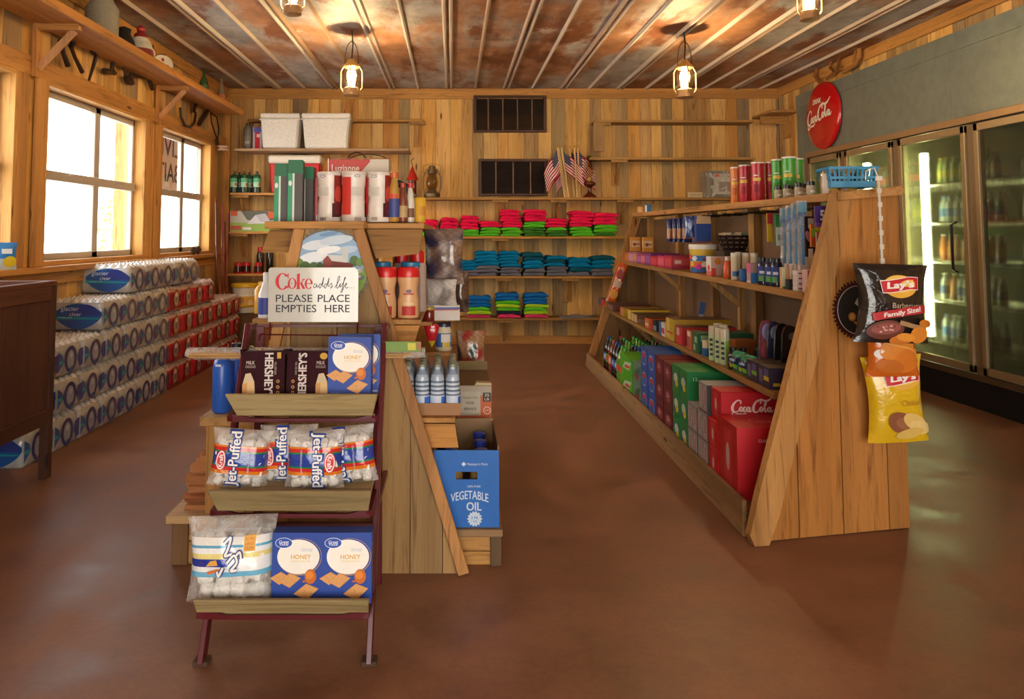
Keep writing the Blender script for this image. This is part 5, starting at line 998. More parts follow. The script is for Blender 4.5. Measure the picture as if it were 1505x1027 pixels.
cbox('mid', 1104, .012, .06, .2, .11, 'b89a90', 'pink and blue box of plasters beside the small blue box', 'box', 'plaster_box', bands(('f', 0, 0, .6, .5, '2f78c0'), ('f', .6, 0, 1, .9, 'c9a8a0'), ('l', 0, .5, 1, 1, 'cf6a9a'), ('l', 0, 0, 1, .1, 'd8d0c8')))
for i, px in enumerate((1112, 1122, 1133)): cbox('mid', px, .15, .04, .07, .13, '3a78b0', f'blue and white packet at the back of the middle shelf, {ORD[i]} from the plaster box', 'packet', 'small_packet', bands(('f', .5, .5, 1, 1, 'd8d8d4')), rz=.6)
mw = bottle([(.026, 0), (.03, .005), (.03, .115), (.026, .125)], '1c2440', '10121e', .022, .022, 'shampoo_bottle', lab(.0302, -.04, .02, .0, .1, '2a3f86', (-.035, .02, -.01, .05, '5a9a4a'), (-.03, .06, -.005, .075, 'c8d0e0')), 'gloss')
for i, (px, u) in enumerate(((1122, .03), (1133, .035), (1142, .05))):
    lb = ['dark blue bottle at the shelf edge next to the plaster box', 'middle one of three dark blue bottles on the middle shelf', 'dark blue bottle nearest the green tube'][i]; (stand(mw, Gp('mid', px, u), lb, 'bottle') if i == 0 else dup(mw, Gp('mid', px, u), RZ, lb))
cbox('mid', 1117, .008, .03, .02, .11, '5a9ad0', 'slim light blue tube in front of the dark blue bottles', 'tube', 'slim_box')
cbox('mid', 1150, .012, .03, .04, .105, 'd8a87a', 'slim upright box with green base by the dark blue bottles', 'box', 'slim_box', bands(('f', 0, 0, .4, 1, 'c8d4b0'), ('f', 0, 0, 1, .1, '3f8a4a')))
for i, px in enumerate((1157, 1164, 1171, 1177)): cbox('mid', px, .07, .03, .05, .12, ['cbb8b0', 'd0c0b4', 'c4b0a8', 'd4c4b8'][i], f'pale pink carton in the back row, {ORD[i]} from the green based box', 'box', 'cosmetic_box')
for i, px in enumerate((1167, 1174, 1181, 1187)):
    o = bottle([(.014, 0), (.015, .004), (.015, .05)], '1e2a44', '16181e', .018, .012, 'nail_polish', lab(.0152, -.01, .005, .01, .02, 'c8c030') if i == 0 else None); x, y, z = Gp('mid', px, .1); o.location = (x, y, z + .0); o.rotation_euler.z = RZ; o.location = (x + .07, y, z); tag(o, f'small dark dropper bottle behind the pale cartons, {ORD[i]} along', 'bottle', 'small dark bottles')
cbox('mid', 1160, .008, .04, .06, .05, '1d2028', 'small black box with yellow corner at the middle shelf edge', 'box', 'small_box', bands(('f', .3, 0, .8, .35, 'c8b02a')))
for i in range(4):
    o = cbox('mid', 1172, .01, .05, .075, .024, 'dcd0cc', f'flat white and red box, {["lowest", "second lowest", "second highest", "topmost"][i]} of the small pile', 'box', 'pill_box', bands(('f', .75, 0, 1, 1, 'c02a4a'), ('f', .1, .3, .5, .6, 'a03a4a'))); o.location.z += .0245 * i
cbox('mid', 1188, .012, .06, .1, .105, 'd8b8b4', 'pale pink striped box against the slanted end post', 'box', 'cosmetic_box', bands(*[('f', .2, .1 + .12 * k, .95, .14 + .12 * k, 'c09a98') for k in range(7)], ('f', 0, 0, .1, 1, 'c86a8a')))
# things hanging on the hooks near the end
def blister(label, px, u, z, w, h, col, cat, name, deco, rz=0):
    x, y, _ = Gp('mid', px, u); b = B('film').box(-w / 2, w / 2, -.008, .004, 0, h, col); b.mat('paper'); fr = flat((0, -.008, 0), (1, 0, 0), (0, 0, 1)); deco(b, fr); return tag(b.obj(name, loc=(x, y, z), rz=rz, bevel=.002), label, cat)
blister('yellow and red pencil packet hanging on a hook', 1133, .12, 1.31, .03, .16, 'c9a428', 'packet', 'pencil_packet', lambda b, f: b.rect(f, -.015, .1, .015, .16, 'b02a2a'), 0)
blister('green and white card hanging beside the toothbrushes', 1147, .12, 1.29, .045, .17, '2f8a4a', 'packet', 'razor_card', lambda b, f: b.rect(f, -.02, .0, .02, .1, 'ccd0c8').rect(f, -.012, .03, .012, .06, '8a9a8a'), 0)
tbr = B('clear').box(-.022, .022, -.012, .012, 0, .36, 'cfd8e4'); tbr.mat('plastic').box(-.006, .006, -.005, .005, .02, .3, '4a90c0').box(-.012, .012, -.008, .006, .28, .34, '2f6ab0').mat('paper').rect(flat((0, -.0125, 0), (1, 0, 0), (0, 0, 1)), -.02, .3, .02, .35, '7ab0c8'); t0 = tbr.obj('toothbrush_pack', rot=(0, 0, 0)); n = 0
for i in range(4):
    for k in range(2):
        x, y, _ = Gp('mid', 1156 + 8.5 * i, .1 + .06 * k); lb = f'blue toothbrush pack hanging in the {("front", "back")[k]} row, {ORD[i]} from the green card'
        (put(t0, (x, y, 1.13 + .01 * i), lb, 'toothbrush', 0, 'hanging toothbrush packs') if n == 0 else dup(t0, (x, y, 1.13 + .01 * i), .15 * k, lb, group='hanging toothbrush packs')); n += 1
blister('black card with pink and white charm hanging past the toothbrushes', 1192, .13, 1.24, .05, .2, '1c1818', 'packet', 'hair_card', lambda b, f: b.rect(f, -.01, .14, .02, .19, 'd0c8c0').ell(f, -.008, .1, .014, .03, 'c9808a', 12, 20).rect(f, -.012, .0, .012, .04, 'd8d0c8'))
blister('orange and yellow toy packet hanging by the end post', 1201, .11, 1.29, .055, .11, 'c8702a', 'packet', 'toy_packet', lambda b, f: b.rect(f, -.02, .05, .02, .09, '7ab02a').ell(f, 0, .03, .02, .02, 'c8302a', 10).ell(f, .01, .09, .015, .012, 'd8c02a', 10))
blister('purple packet highest on the hooks by the end post', 1211, .1, 1.385, .07, .1, '3a2a6a', 'packet', 'candy_packet', lambda b, f: b.text(f, '5', .0, .055, .022, .05, 'd8d0e0', bold=.05).rect(f, -.035, .0, .035, .02, '6a3a8a'))
blister('red and white packet with two batteries hanging below the purple one', 1210, .1, 1.22, .055, .14, 'a8a4a8', 'packet', 'battery_pack', lambda b, f: b.rect(f, -.027, .09, .027, .14, 'c02a30').rect(f, -.02, .01, -.004, .08, '4a4a50').rect(f, .006, .01, .022, .08, '4a4a50').ell(f, .0, .115, .02, .012, 'd8d0d0', 10))
# ------------------------------------------------------------------ lower shelf
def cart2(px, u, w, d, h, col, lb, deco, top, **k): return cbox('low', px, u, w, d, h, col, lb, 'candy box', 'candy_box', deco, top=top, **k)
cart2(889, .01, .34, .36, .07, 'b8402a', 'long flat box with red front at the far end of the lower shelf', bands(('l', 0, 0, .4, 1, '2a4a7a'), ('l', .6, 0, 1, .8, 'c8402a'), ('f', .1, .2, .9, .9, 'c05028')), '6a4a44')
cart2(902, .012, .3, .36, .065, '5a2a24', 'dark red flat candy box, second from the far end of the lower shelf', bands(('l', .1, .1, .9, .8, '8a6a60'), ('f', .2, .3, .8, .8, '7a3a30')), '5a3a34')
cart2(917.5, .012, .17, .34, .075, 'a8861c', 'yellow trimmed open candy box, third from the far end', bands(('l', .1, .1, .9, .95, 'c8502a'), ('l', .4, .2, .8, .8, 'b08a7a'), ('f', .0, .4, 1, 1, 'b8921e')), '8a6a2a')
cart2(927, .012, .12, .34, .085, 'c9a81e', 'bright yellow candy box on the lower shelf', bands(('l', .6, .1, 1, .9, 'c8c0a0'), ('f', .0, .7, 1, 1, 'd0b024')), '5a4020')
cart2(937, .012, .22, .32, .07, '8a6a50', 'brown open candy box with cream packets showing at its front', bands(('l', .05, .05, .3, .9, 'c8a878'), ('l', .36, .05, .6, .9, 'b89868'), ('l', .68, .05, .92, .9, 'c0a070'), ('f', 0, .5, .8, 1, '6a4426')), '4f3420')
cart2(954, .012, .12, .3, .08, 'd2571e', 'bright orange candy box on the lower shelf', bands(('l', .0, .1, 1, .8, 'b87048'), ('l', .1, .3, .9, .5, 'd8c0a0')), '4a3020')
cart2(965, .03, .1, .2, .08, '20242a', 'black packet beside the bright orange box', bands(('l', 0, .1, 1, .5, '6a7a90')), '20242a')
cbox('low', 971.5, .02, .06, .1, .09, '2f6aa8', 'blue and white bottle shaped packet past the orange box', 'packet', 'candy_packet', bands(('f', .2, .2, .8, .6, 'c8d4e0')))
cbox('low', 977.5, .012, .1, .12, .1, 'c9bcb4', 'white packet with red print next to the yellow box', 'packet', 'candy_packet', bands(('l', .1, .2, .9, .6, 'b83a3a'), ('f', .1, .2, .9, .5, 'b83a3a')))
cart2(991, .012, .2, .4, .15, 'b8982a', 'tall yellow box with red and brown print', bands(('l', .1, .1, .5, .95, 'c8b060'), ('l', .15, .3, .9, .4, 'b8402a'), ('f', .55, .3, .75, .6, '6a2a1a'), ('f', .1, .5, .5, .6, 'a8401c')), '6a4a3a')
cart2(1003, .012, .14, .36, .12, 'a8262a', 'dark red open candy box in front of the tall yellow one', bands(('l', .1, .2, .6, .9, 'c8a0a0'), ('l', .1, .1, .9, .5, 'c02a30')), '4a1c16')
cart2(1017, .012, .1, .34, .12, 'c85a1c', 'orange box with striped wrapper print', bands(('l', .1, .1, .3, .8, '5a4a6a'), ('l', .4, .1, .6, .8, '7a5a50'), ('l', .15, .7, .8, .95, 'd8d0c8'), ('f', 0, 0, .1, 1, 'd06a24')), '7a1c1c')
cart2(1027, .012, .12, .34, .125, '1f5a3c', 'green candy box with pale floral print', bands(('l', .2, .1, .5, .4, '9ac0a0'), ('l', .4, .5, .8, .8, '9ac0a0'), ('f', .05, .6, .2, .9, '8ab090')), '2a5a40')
g2 = bottle([(.022, 0), (.024, .004), (.024, .05)], '2a6aa0', 'd0c0a0', .045, .022, 'gum_bottle', None); stand(g2, Gp('low', 1030, .035), 'small bottle with blue base and cream cap by the green candy box', 'bottle')
dup(g2, Gp('low', 1038, .035), RZ, 'small bottle with blue base and cream cap beside the white sleeves')
sl = B('plastic').lathe([(.026, 0), (.027, .004), (.027, .15), (.025, .195), (.024, .2)], ['8fb07a', 'b8c89a', 'c8bda4', 'c8bda4'], 16); sl.mat('paper'); c = cyl(.0273); sl.rect(c, -.005, 0, .04, .135, '86b048', 5, 1)
for i in range(4): sl.rect(c, -.03, .03 + .028 * i, -.012, .045 + .028 * i, '3a3a4a', 3, 1)
s0 = sl.obj('cup_sleeve', smooth=True)
for i, (px, u) in enumerate(((1049, .03), (1058, .035), (1066, .045), (1056, .1), (1065, .11))):
    lb = ['white and green tube at the shelf edge, farthest of the five', 'white and green tube, second along the shelf edge', 'white and green tube nearest the black bottles', 'white and green tube in the back row, farther one', 'white and green tube in the back row, nearer one'][i]
    (stand(s0, Gp('low', px, u), lb, 'tube') if i == 0 else dup(s0, Gp('low', px, u), RZ, lb))
cbox('low', 1082, .2, .1, .12, .1, 'a8602a', 'orange brown box in the shade behind the black bottles', 'box', 'snack_box', top='8a4a24')
bb = bottle([(.026, 0), (.028, .004), (.028, .075), (.02, .09)], '14141a', '101014', .028, .02, 'supplement_bottle', lab(.0283, -.05, .02, .04, .06, '20242c', (-.03, .075, .03, .084, 'd8d4cc'), (-.03, .03, 0, .045, 'b0b4bc')), 'gloss')
for i, (px, u) in enumerate(((1078, .04), (1093, .09), (1114, .13))):
    lb = ['black bottle with white ring beside the white and green tubes', 'black bottle with white ring, middle one', 'black bottle with white ring in front of the pink insole'][i]; (stand(bb, Gp('low', px, u), lb, 'bottle') if i == 0 else dup(bb, Gp('low', px, u), RZ, lb))
def insole(cf):
    pts = [(-.04, 0), (.04, 0), (.046, .06), (.044, .18), (.04, .24), (.025, .275), (0, .285), (-.025, .275), (-.038, .24), (-.043, .15), (-.044, .06)]
    b = B('film').prism(pts, (0, -.01, 0), (1, 0, 0), (0, 0, 1), .02, cf[0]); fr = flat((0, -.01, 0), (1, 0, 0), (0, 0, 1)); b.mat('paper')
    for u, v, a, c_, k in cf[1]: b.ell(fr, u, v, a, c_, k, 14)
    return b.obj('insole_pack')
for i, (px, u, cf, lb) in enumerate(((1129, .17, ('8a4a5a', [(0, .22, .03, .045, '9a9ad0'), (0, .12, .034, .06, 'b04a5a'), (0, .05, .03, .04, 'a03a48')]), 'pink and lilac insole pack standing on the lower shelf'), (1141, .17, ('2a2c44', [(0, .23, .028, .035, '6a7a9a'), (.01, .12, .025, .06, '1c2040')]), 'navy insole pack next to the pink one'), (1152, .18, ('1a1a20', [(.01, .22, .02, .03, '4a4a54')]), 'black insole pack in the middle of the dark ones'), (1163, .18, ('16171c', [(.01, .23, .022, .02, '5a6258')]), 'black insole pack nearest the slanted end post'))): put(insole(cf), Gp('low', px, u), lb, 'insole', -.1)
wpk = B('film'); fr = pillow(wpk, .12, .11, .05, None, 12, 12, [('film', lambda u, v: True, lambda u, v: '1a2a5a' if .38 < v < .72 and .1 < u < .9 else ('c8b82a' if .25 < v <= .38 and u < .55 else '0f8a6a'))]); wpk.mat('paper').ell(fr, .02, .035, .02, .012, '7ab82a', 12, 0, 2).ell(fr, -.03, .035, .018, .012, 'd8c82a', 12, 0, 2).rect(fr, -.03, .06, .03, .07, '8ab0d0', 3, 1)
w0 = wpk.obj('wipes_pack', smooth=60)
for i, (px, u, r_) in enumerate(((1084, .03, -1.45), (1098, .03, -1.45), (1122, .2, -.9), (1140, .22, -.9))):
    lb = ['green and navy wipes pack at the lower shelf edge, farther one', 'green and navy wipes pack at the lower shelf edge, nearer one', 'green wipes pack lying behind, by the pink insole', 'green wipes pack lying behind the purple boxes'][i]; x, y, z = Gp('low', px, u); loc = (x + .02, y + .0, z)
    (put(w0, loc, lb, 'wipes', r_) if i == 0 else dup(w0, loc, r_, lb))
for i, px in enumerate((1113, 1131)): cbox('low', px + 1, .012, .14, .17, .10, '2a2038', ['dark purple carton beside the green wipes packs', 'dark purple carton nearest the slanted end post'][i], 'carton', 'garbage_bag_box', bands(('l', .1, .2, .4, .8, '6a608a'), ('l', .5, .35, .95, .55, ['6ab02a', 'c8b82a'][i]), ('l', .55, .55, .9, .9, '5a5090'), ('f', .1, .15, .3, .3, 'b8a82a')), top='4f4332')
# ------------------------------------------------------------------ sodas on the bottom shelf
def soda(kind, w, d, h):
    P = {'coke': ('b8101c', 'c4141f'), 'diet': ('8a8a90', '9a9aa0'), 'sprite': ('147a3c', '178a44'), 'maroon': ('5a1420', '6a1824'), 'blue': ('1c4a9a', '2456a8'), 'lime': ('4a9a1c', '57a824'), 'silver': ('5a7a6a', '6a8a7a')}
    c, ct = P[kind]; b, f, l, r, t = carton(d, w, h, c, t=ct)
    if kind == 'coke': COKE(b, f, -.05, h * .5, d * .52, 'e6c8c0') if w < .2 else (b.text(f, 'America', .04, h * .62, .13, .035, 'e0c0ba', rot=180), b.text(f, 'CLASSIC', -.08, h * .82, .06, .014, 'e0c0ba', bold=.02), b.text(f, 'ORIGINAL TASTE', .03, h * .83, .12, .008, 'e0c0ba'), COKE(b, f, .17, h * .2, d * .7, 'e6c8c0')); b.rect(l, -w * .2, h * .1, w * .2, h * .9, 'c83038').ell(l, 0, h * .5, w * .1, h * .2, 'd8b0b0', 12).text(t, 'Coca-Cola', .0, 0, d * .5, w * .25, 'd88a88', .2)
    if kind == 'diet':
        for i in range(2): b.ell(l, (-.25 + .5 * i) * w, h * .5, w * .2, h * .42, 'a8a0a0', 14).text(l, 'Diet', (-.25 + .5 * i) * w, h * .55, h * .5, w * .13, 'b02028', rot=90, bold=.03)
        b.rect(f, -d / 2, 0, -d * .42, h, '3a3a40').rect(l, -w * .5, 0, w * .5, h * .05, '6a2028')
    if kind == 'sprite': b.shape(f, [(-.1 * d, 0), (d / 2, 0), (d / 2, h * .95), (.1 * d, h * .7)], '1a2f7a').text(f, 'Sprite', .2 * d, h * .5, d * .35, h * .3, 'd0d8d0', .2, .03).text(f, '12', -.38 * d, h * .72, d * .06, h * .12, 'd0e0d0').rect(l, -w * .3, h * .2, w * .3, h * .7, '2a3f8a').ell(l, 0, h * .5, w * .28, h * .2, 'b8c8b8', 12).ell(l, .1 * w, h * .3, w * .2, h * .14, 'c8b82a', 10)
    if kind == 'maroon': b.ell(l, 0, h * .55, w * .3, h * .25, '8a3a44', 14).text(l, 'Dr', 0, h * .6, w * .3, h * .2, 'c8a8a4', .2, .03).text(f, 'Dr Pepper', 0, h * .5, d * .6, h * .3, 'a87a78', .15, .02)
    if kind == 'blue': b.ell(l, 0, h * .5, w * .32, h * .34, 'b8c0cc', 16).ell(l, 0, h * .56, w * .3, h * .22, 'b02a34', 16).ell(l, 0, h * .4, w * .28, h * .18, '2a56a8', 16).text(f, 'PEPSI', .1 * d, h * .5, d * .4, h * .25, 'b8c4d8', 0, .02)
    if kind == 'lime': b.shape(l, [(-w * .4, h * .2), (w * .2, h * .3), (w * .4, h * .8), (-w * .2, h * .6)], 'a8c8a0').shape(l, [(-w * .2, h * .3), (w * .2, h * .4), (w * .3, h * .55), (-w * .1, h * .5)], 'b83028').text(f, 'MTN DEW', .15 * d, h * .55, d * .5, h * .3, '1a4a24', .2, .04)
    if kind == 'silver': b.shape(l, [(-w * .4, h * .2), (w * .3, h * .4), (w * .4, h * .9), (-w * .2, h * .6)], '2a5a3a').ell(l, 0, h * .3, w * .25, h * .16, '8a2a3a', 12).text(f, 'DIET', 0, h * .5, d * .3, h * .3, '2a4a3a', bold=.02)
    return b.obj('soda_case', bevel=.004)
proto = {}
def pack(kind, px, lay, lb, w=.13, d=.40, h=.14, u=.03, Y=None):
    k = (kind, w, d, h); x, y, z = G('base', Y, u) if Y else Gp('base', px, u); loc = (x + d / 2, y + w / 2, z + lay * (h + .0008))
    if k not in proto: proto[k] = put(soda(kind, w, d, h), loc, lb, 'soda', RZ, 'soda cases'); return proto[k]
    return dup(proto[k], loc, RZ, lb)
KN = {'coke': 'red soda case', 'diet': 'silver and red diet soda case', 'sprite': 'green and blue soda case', 'maroon': 'maroon soda case', 'blue': 'bright blue soda case', 'lime': 'lime green soda case', 'silver': 'grey green diet soda case'}
big = soda('coke', .26, .42, .335); b0 = big
put(big, (G('base', 3.66, .03)[0] + .21, 3.66, G('base', 3.66)[2]), 'large red soda case lowest beside the slanted end post', 'soda', RZ)
y = 3.795; L3 = ['lowest', 'middle', 'topmost']
for kind, n_, lays, w in (('coke', 1, 2, .15), ('diet', 2, 2, .17), ('sprite', 2, 3, .15), ('maroon', 2, 3, .2), ('blue', 2, 3, .2), ('silver', 1, 2, .24), ('lime', 1, 2, .42)):
    for i in range(n_):
        for k in range(lays):
            pos = ('nearer' if i == 0 else 'farther') + ' stack, ' if n_ > 1 else ''
            pack(kind, 0, k, f'{KN[kind]}, {pos}{L3[k] if lays == 3 else ("lower", "upper")[k]} one on the bottom shelf', w, .40, .145 if kind != 'sprite' else .15, Y=y + .002)
        y += w + .004
# the top red case, with the diet ones behind
x, yy, z = G('base', 3.80, .03); c_ = soda('coke', .15, .42, .15); put(c_, (x + .23, 3.875, z + .293), 'red soda case with white script set on top of the stack', 'soda', RZ)
for i in range(1):
    x, yy, z = G('base', 3.96, .03); c_ = soda('diet', .14, .4, .15); put(c_, (x + .205, 4.035, z + .293), 'silver diet soda case topmost behind the red one', 'soda', RZ)
Yb = y + .06
def pet(col, cap, lbc, l2):
    b = B('gloss').lathe([(.045, 0), (.052, .012), (.052, .07), (.049, .1), (.052, .13), (.052, .19), (.04, .235), (.018, .275), (.014, .29)], col, 16); b.mat('paper'); c = cyl(.0524, 0, -135); b.rect(c, -.16, .1, .16, .175, lbc, 14, 1).ell(c, 0, .135, .03, .025, l2, 12, 0, 2).ell(c, -.08, .135, .03, .025, l2, 12, 0, 2)
    o = b.obj('soda_bottle', smooth=True); k = B('plastic').lathe([(.016, 0), (.016, .018), (.014, .02)], cap, 12, z=.288); k.obj('cap', o, smooth=True); return o
kinds = [('2a1410', '2a8a3a', '3f8a2a', 'b8302a', 'dark bottle with green cap'), ('5a8a2a', '3fa03a', '2f8a2c', 'c83028', 'green bottle with green cap'), ('1c120f', '2a4a9a', '27408a', 'b0b8c4', 'cola bottle with blue label'), ('1a1210', 'b02a2a', '5a1a24', 'c8a8a0', 'dark bottle with maroon label'), ('7a2a14', 'b0482a', 'c05a24', 'd8b080', 'orange bottle with orange label')]
pr = [pet(*k[:4]) for k in kinds]; cnt = 0
for j in range(7):
    for i in range(4):
        Yq = Yb + .115 * (6 - j) + .02; kk = {0: 1, 1: 1, 2: 2, 3: 2, 4: 4, 5: 0, 6: 2}[6 - j] if i == 0 else R.choice([0, 1, 2, 3]); x, yq, z = G('base', Yq, .08 + .115 * i)
        lb = f'{kinds[kk][4]}, {ORD[6 - j]} row past the lime green cases, {ORD[i]} from aisle'
        o = pr[kk]
        if 'label' not in o.keys(): put(o, (x, Yq, z), lb, 'soda bottle', RZ, 'soda bottles')
        else: dup(o, (x, Yq, z), R.uniform(-.2, .2), lb)
# tall orange bag leaning at the far post, blue strip by an upright
x, y_, z = G('mid', GF - .05, -.04); b = B('film'); fr = pillow(b, .1, .42, .03, 'b8501c', 10, 16); b.mat('paper').ell(fr, 0, .3, .04, .05, '8a2a1a', 14, 0, 2).rect(fr, -.04, .17, .04, .24, 'b8a08a', 3, 3).ell(fr, 0, .09, .04, .05, 'c98a24', 14, 0, 2)
tag(b.obj('snack_strip', loc=(1.62, GF - .02, .66), rot=(0, .33, -.3), smooth=60), 'orange snack packets strung along the far slanted post', 'snack')
b = B('film').box(-.02, .02, -.008, .008, 0, .24, '4a6a9a'); b.mat('paper').rect(flat((0, -.008, 0), (1, 0, 0), (0, 0, 1)), -.018, .08, .018, .15, 'b8b8c4'); tag(b.obj('straw_pack', loc=Gp('low', 1025, .3), rot=(0, .2, 0)), 'slim blue packet leaning at the back of the lower shelf', 'packet')
# ================================================================== BACK WALL SHELVES
def wshelf(x0, x1, z, y0, label, brackets=(), th=.03, col=None, group=None, up=False, lipc=None):
    o = empty('wall_shelf', ((x0 + x1) / 2, YB, z)); tag(o, label, 'shelf', group); T = Matrix.Translation((-(x0 + x1) / 2, -YB, -z))
    b = B('woodx').xf(T).box(x0, x1, y0, YB - .001, z - th, z - .0006, col or mixc('b98c50', 'a67c46', R.random())); b.obj('board', o, bevel=.003)
    for x in brackets:
        b = B('woodz').xf(T).box(x - .1, x + .1, y0 + .02, y0 + .06, z - th - .03, z - th - .0005, 'b08448')
        if up is not None: b.box(x - .05, x + .05, YB - .03, YB - .001, z - th - .3, z - th - .001, 'b88c50').bar((x, YB - .03, z - th - .27), (x, y0 + .06, z - th - .03), .04, .03, 'ab8046', up=(1, 0, 0))
        b.obj('bracket', o)
    return o
YS = 9.03
def SX(px, Y=YS): return A(px, 300, Y).x
def SZ(py, Y=YS): return A(700, py, Y).z
z1, z2, z3, z4, z5 = SZ(173), SZ(220), SZ(283), SZ(340), SZ(402)
wshelf(SX(358), SX(622), z1, 9.15, 'wall shelf topmost in the left back corner, bare', (SX(612),), col='b88a4c')
wshelf(SX(348), SX(602), z2, 8.88, 'wall shelf holding the two white foam coolers', (), col='c0a080')
wshelf(SX(337), SX(598), z3, YS, 'wall shelf holding green gas cylinders and the red cooler', (SX(352),), col='c79250')
wshelf(SX(337), SX(598), z4, YS, 'wall shelf holding the long tent box', (SX(352),), col='c79250')
wshelf(SX(330), SX(598), z5, YS, 'wall shelf holding the red capped jars', (), col='c79250')
za, zb_, zc = SZ(173), SZ(229), SZ(290)
ua = wshelf(SX(876), SX(1112), SZ(176), YS, 'bare wall shelf highest on the right of the vents', (), col='b08a52'); 
ub = wshelf(SX(868), SX(1112), SZ(231), YS, 'bare wall shelf second from top right of the vents', (SX(912),), col='b08a52')
b = B('woodz'); T = Matrix.Translation((-ua.location.x, -ua.location.y, -ua.location.z)); b.xf(T).box(SX(874), SX(890), YS + .02, YS + .05, SZ(222), SZ(178), 'a8885c').box(SX(874), SX(900), YS + .01, YS + .05, SZ(184), SZ(180), 'b59055'); b.obj('bracket', ua)
long_ = wshelf(SX(602), SX(1110), SZ(290), YS, 'long wall shelf under the vents holding flags and lanterns', (SX(735), SX(822), SX(920)), col='a88046')
t1 = wshelf(SX(606), SX(925), SZ(347), YS, 'wall shelf holding the pink and green T-shirts', (SX(668), SX(735)), col='b8883c')
t2 = wshelf(SX(618), SX(920), SZ(405.5), YS, 'wall shelf holding the teal and grey T-shirts', (SX(740), SX(838)), col='a87c38')
t3 = wshelf(SX(620), SX(890), SZ(467), YS, 'lowest wall shelf holding three mixed colour T-shirt stacks', (SX(742),), col='9a7236')
# corner shelf on the right wall
o = empty('corner_shelf', (XR, 8.95, 2.83)); tag(o, 'short bare shelf turning the corner above the right display shelf', 'shelf')
b = B('woody').box(-.34, -.002, -.22, .34, -.03, 0, 'b58a50'); b.obj('board', o, bevel=.003); b = B('woodx').box(-.33, -.02, .1, .13, -.12, -.0305, 'b08448').box(-.02, -.002, .0, .2, -.3, -.0305, 'b08448'); b.obj('bracket', o)
# vents
def vent(x0, x1, z0, z1, n, label, glow):
    o = empty('wall_vent', ((x0 + x1) / 2, YB, z0)); tag(o, label, 'vent'); w, h = (x1 - x0) / 2, z1 - z0
    b = B('rough').box(-w + .03, w - .03, -.02, -.003, .03, h - .03, '120c09')
    b.obj('backing', o); b = B('metal'); f = '3c2418'
    b.box(-w, w, -.05, -.002, h - .035, h, f).box(-w, w, -.05, -.002, 0, .03, f).box(-w, -w + .04, -.05, -.002, .03, h - .035, f).box(w - .04, w, -.05, -.002, .03, h - .035, f); b.obj('frame', o, bevel=.003)
    b = B('metal')
    k = int(h / .016)
    for i in range(k): z = .035 + (h - .07) * i / k; b.hexa([(-w + .04, -.045, z), (w - .04, -.045, z), (w - .04, -.025, z + .006), (-w + .04, -.025, z + .006), (-w + .04, -.045, z + .002), (w - .04, -.045, z + .002), (w - .04, -.025, z + .008), (-w + .04, -.025, z + .008)], '5a3a22' if glow and i < k * .45 else '3a281c')  # glow on the lower slats is painted in as a brighter brown
    l = b.obj('louvers', o)
    for i in range(1, n):
        x = -w + 2 * w * i / n; b = B('metal').box(x - .008, x + .008, -.05, -.04, .03, h - .035, '5a4432'); b.obj('divider', o)
vent(A(696, 200, YB).x, A(803, 200, YB).x, A(700, 195, YB).z, A(700, 141, YB).z, 5, 'dark brown louvred vent nearest the ceiling', True)
vent(A(703, 200, YB).x, A(804, 200, YB).x, A(700, 288, YB).z, A(700, 234, YB).z, 4, 'dark brown louvred vent just above the long shelf', False)
# ------------------------------------------------------------------ goods in the left back corner
def foam(w, d, h, px, py, lb):
    b = B('rough'); k = .86; p = []
    for z, s in ((0, k), (h * .86, .97)): p += [(-w / 2 * s, -d / 2 * s, z), (w / 2 * s, -d / 2 * s, z), (w / 2 * s, d / 2 * s, z), (-w / 2 * s, d / 2 * s, z)]
    b.hexa(p, 'e6e2dc'); o = b.obj('foam_cooler', loc=(SX(px, 8.95), 9.0, z2), bevel=.02); tag(o, lb, 'cooler')
    b = B('rough').box(-w / 2, w / 2, -d / 2, d / 2, h * .862, h, 'ece8e2').box(-w / 2 - .012, w / 2 + .012, -d / 2 - .008, d / 2 + .008, h * .8, h * .861, 'e2ded8'); b.obj('lid', o, bevel=.015)
foam(.48, .23, .43, 411, 222, 'white foam cooler on the left of the pair'); foam(.59, .23, .43, 479, 222, 'wider white foam cooler on the right of the pair')
put(bottle([(.05, 0), (.055, .01), (.055, .26), (.045, .29), (.02, .31)], '6a6a62', '2a2a26', .03, .025, 'oil_bottle', lab(.0553, -.05, .06, .05, .18, '7a7a70', (-.02, .08, .03, .11, 'b0a89a'))), (SX(360), 9.12, z2), 'grey bottle at the left end of the cooler shelf', 'bottle')
b, f, l, r, t = carton(.115, .09, .29, 'c9202a'); b.rect(f, -.057, .0, -.03, .29, 'b8a8b8').rect(f, .03, .0, .057, .29, 'c8b0b8').rect(f, -.045, .22, .045, .285, '5a5fb0').rect(f, -.01, .16, .03, .2, 'e0d0c8'); tag(b.obj('fuse_box', loc=(SX(375), 9.13, z2)), 'narrow red and white box beside the left foam cooler', 'box')
def tank():
    b = B('enamel').lathe([(.045, 0), (.05, .006), (.05, .19), (.04, .22), (.02, .23), (.012, .235), (.012, .25)], ['1c3a2c', '1c3a2c', '1f5a40', '2a6a50', '2a6a50', '55584a'], 18); b.mat('paper'); c = cyl(.0503); b.rect(c, -.05, .07, .05, .13, 'a8d8b8', 8, 1).rect(c, -.05, .13, .05, .18, '58b088', 8, 1).rect(c, .02, .08, .045, .12, 'b8523a', 4, 1)
    o = b.obj('gas_cylinder', smooth=True); k = B('metal').lathe([(.018, 0), (.018, .012), (.01, .014)], '4a4a44', 10, z=.25); k.obj('valve', o); return o
tk = tank(); n = 0
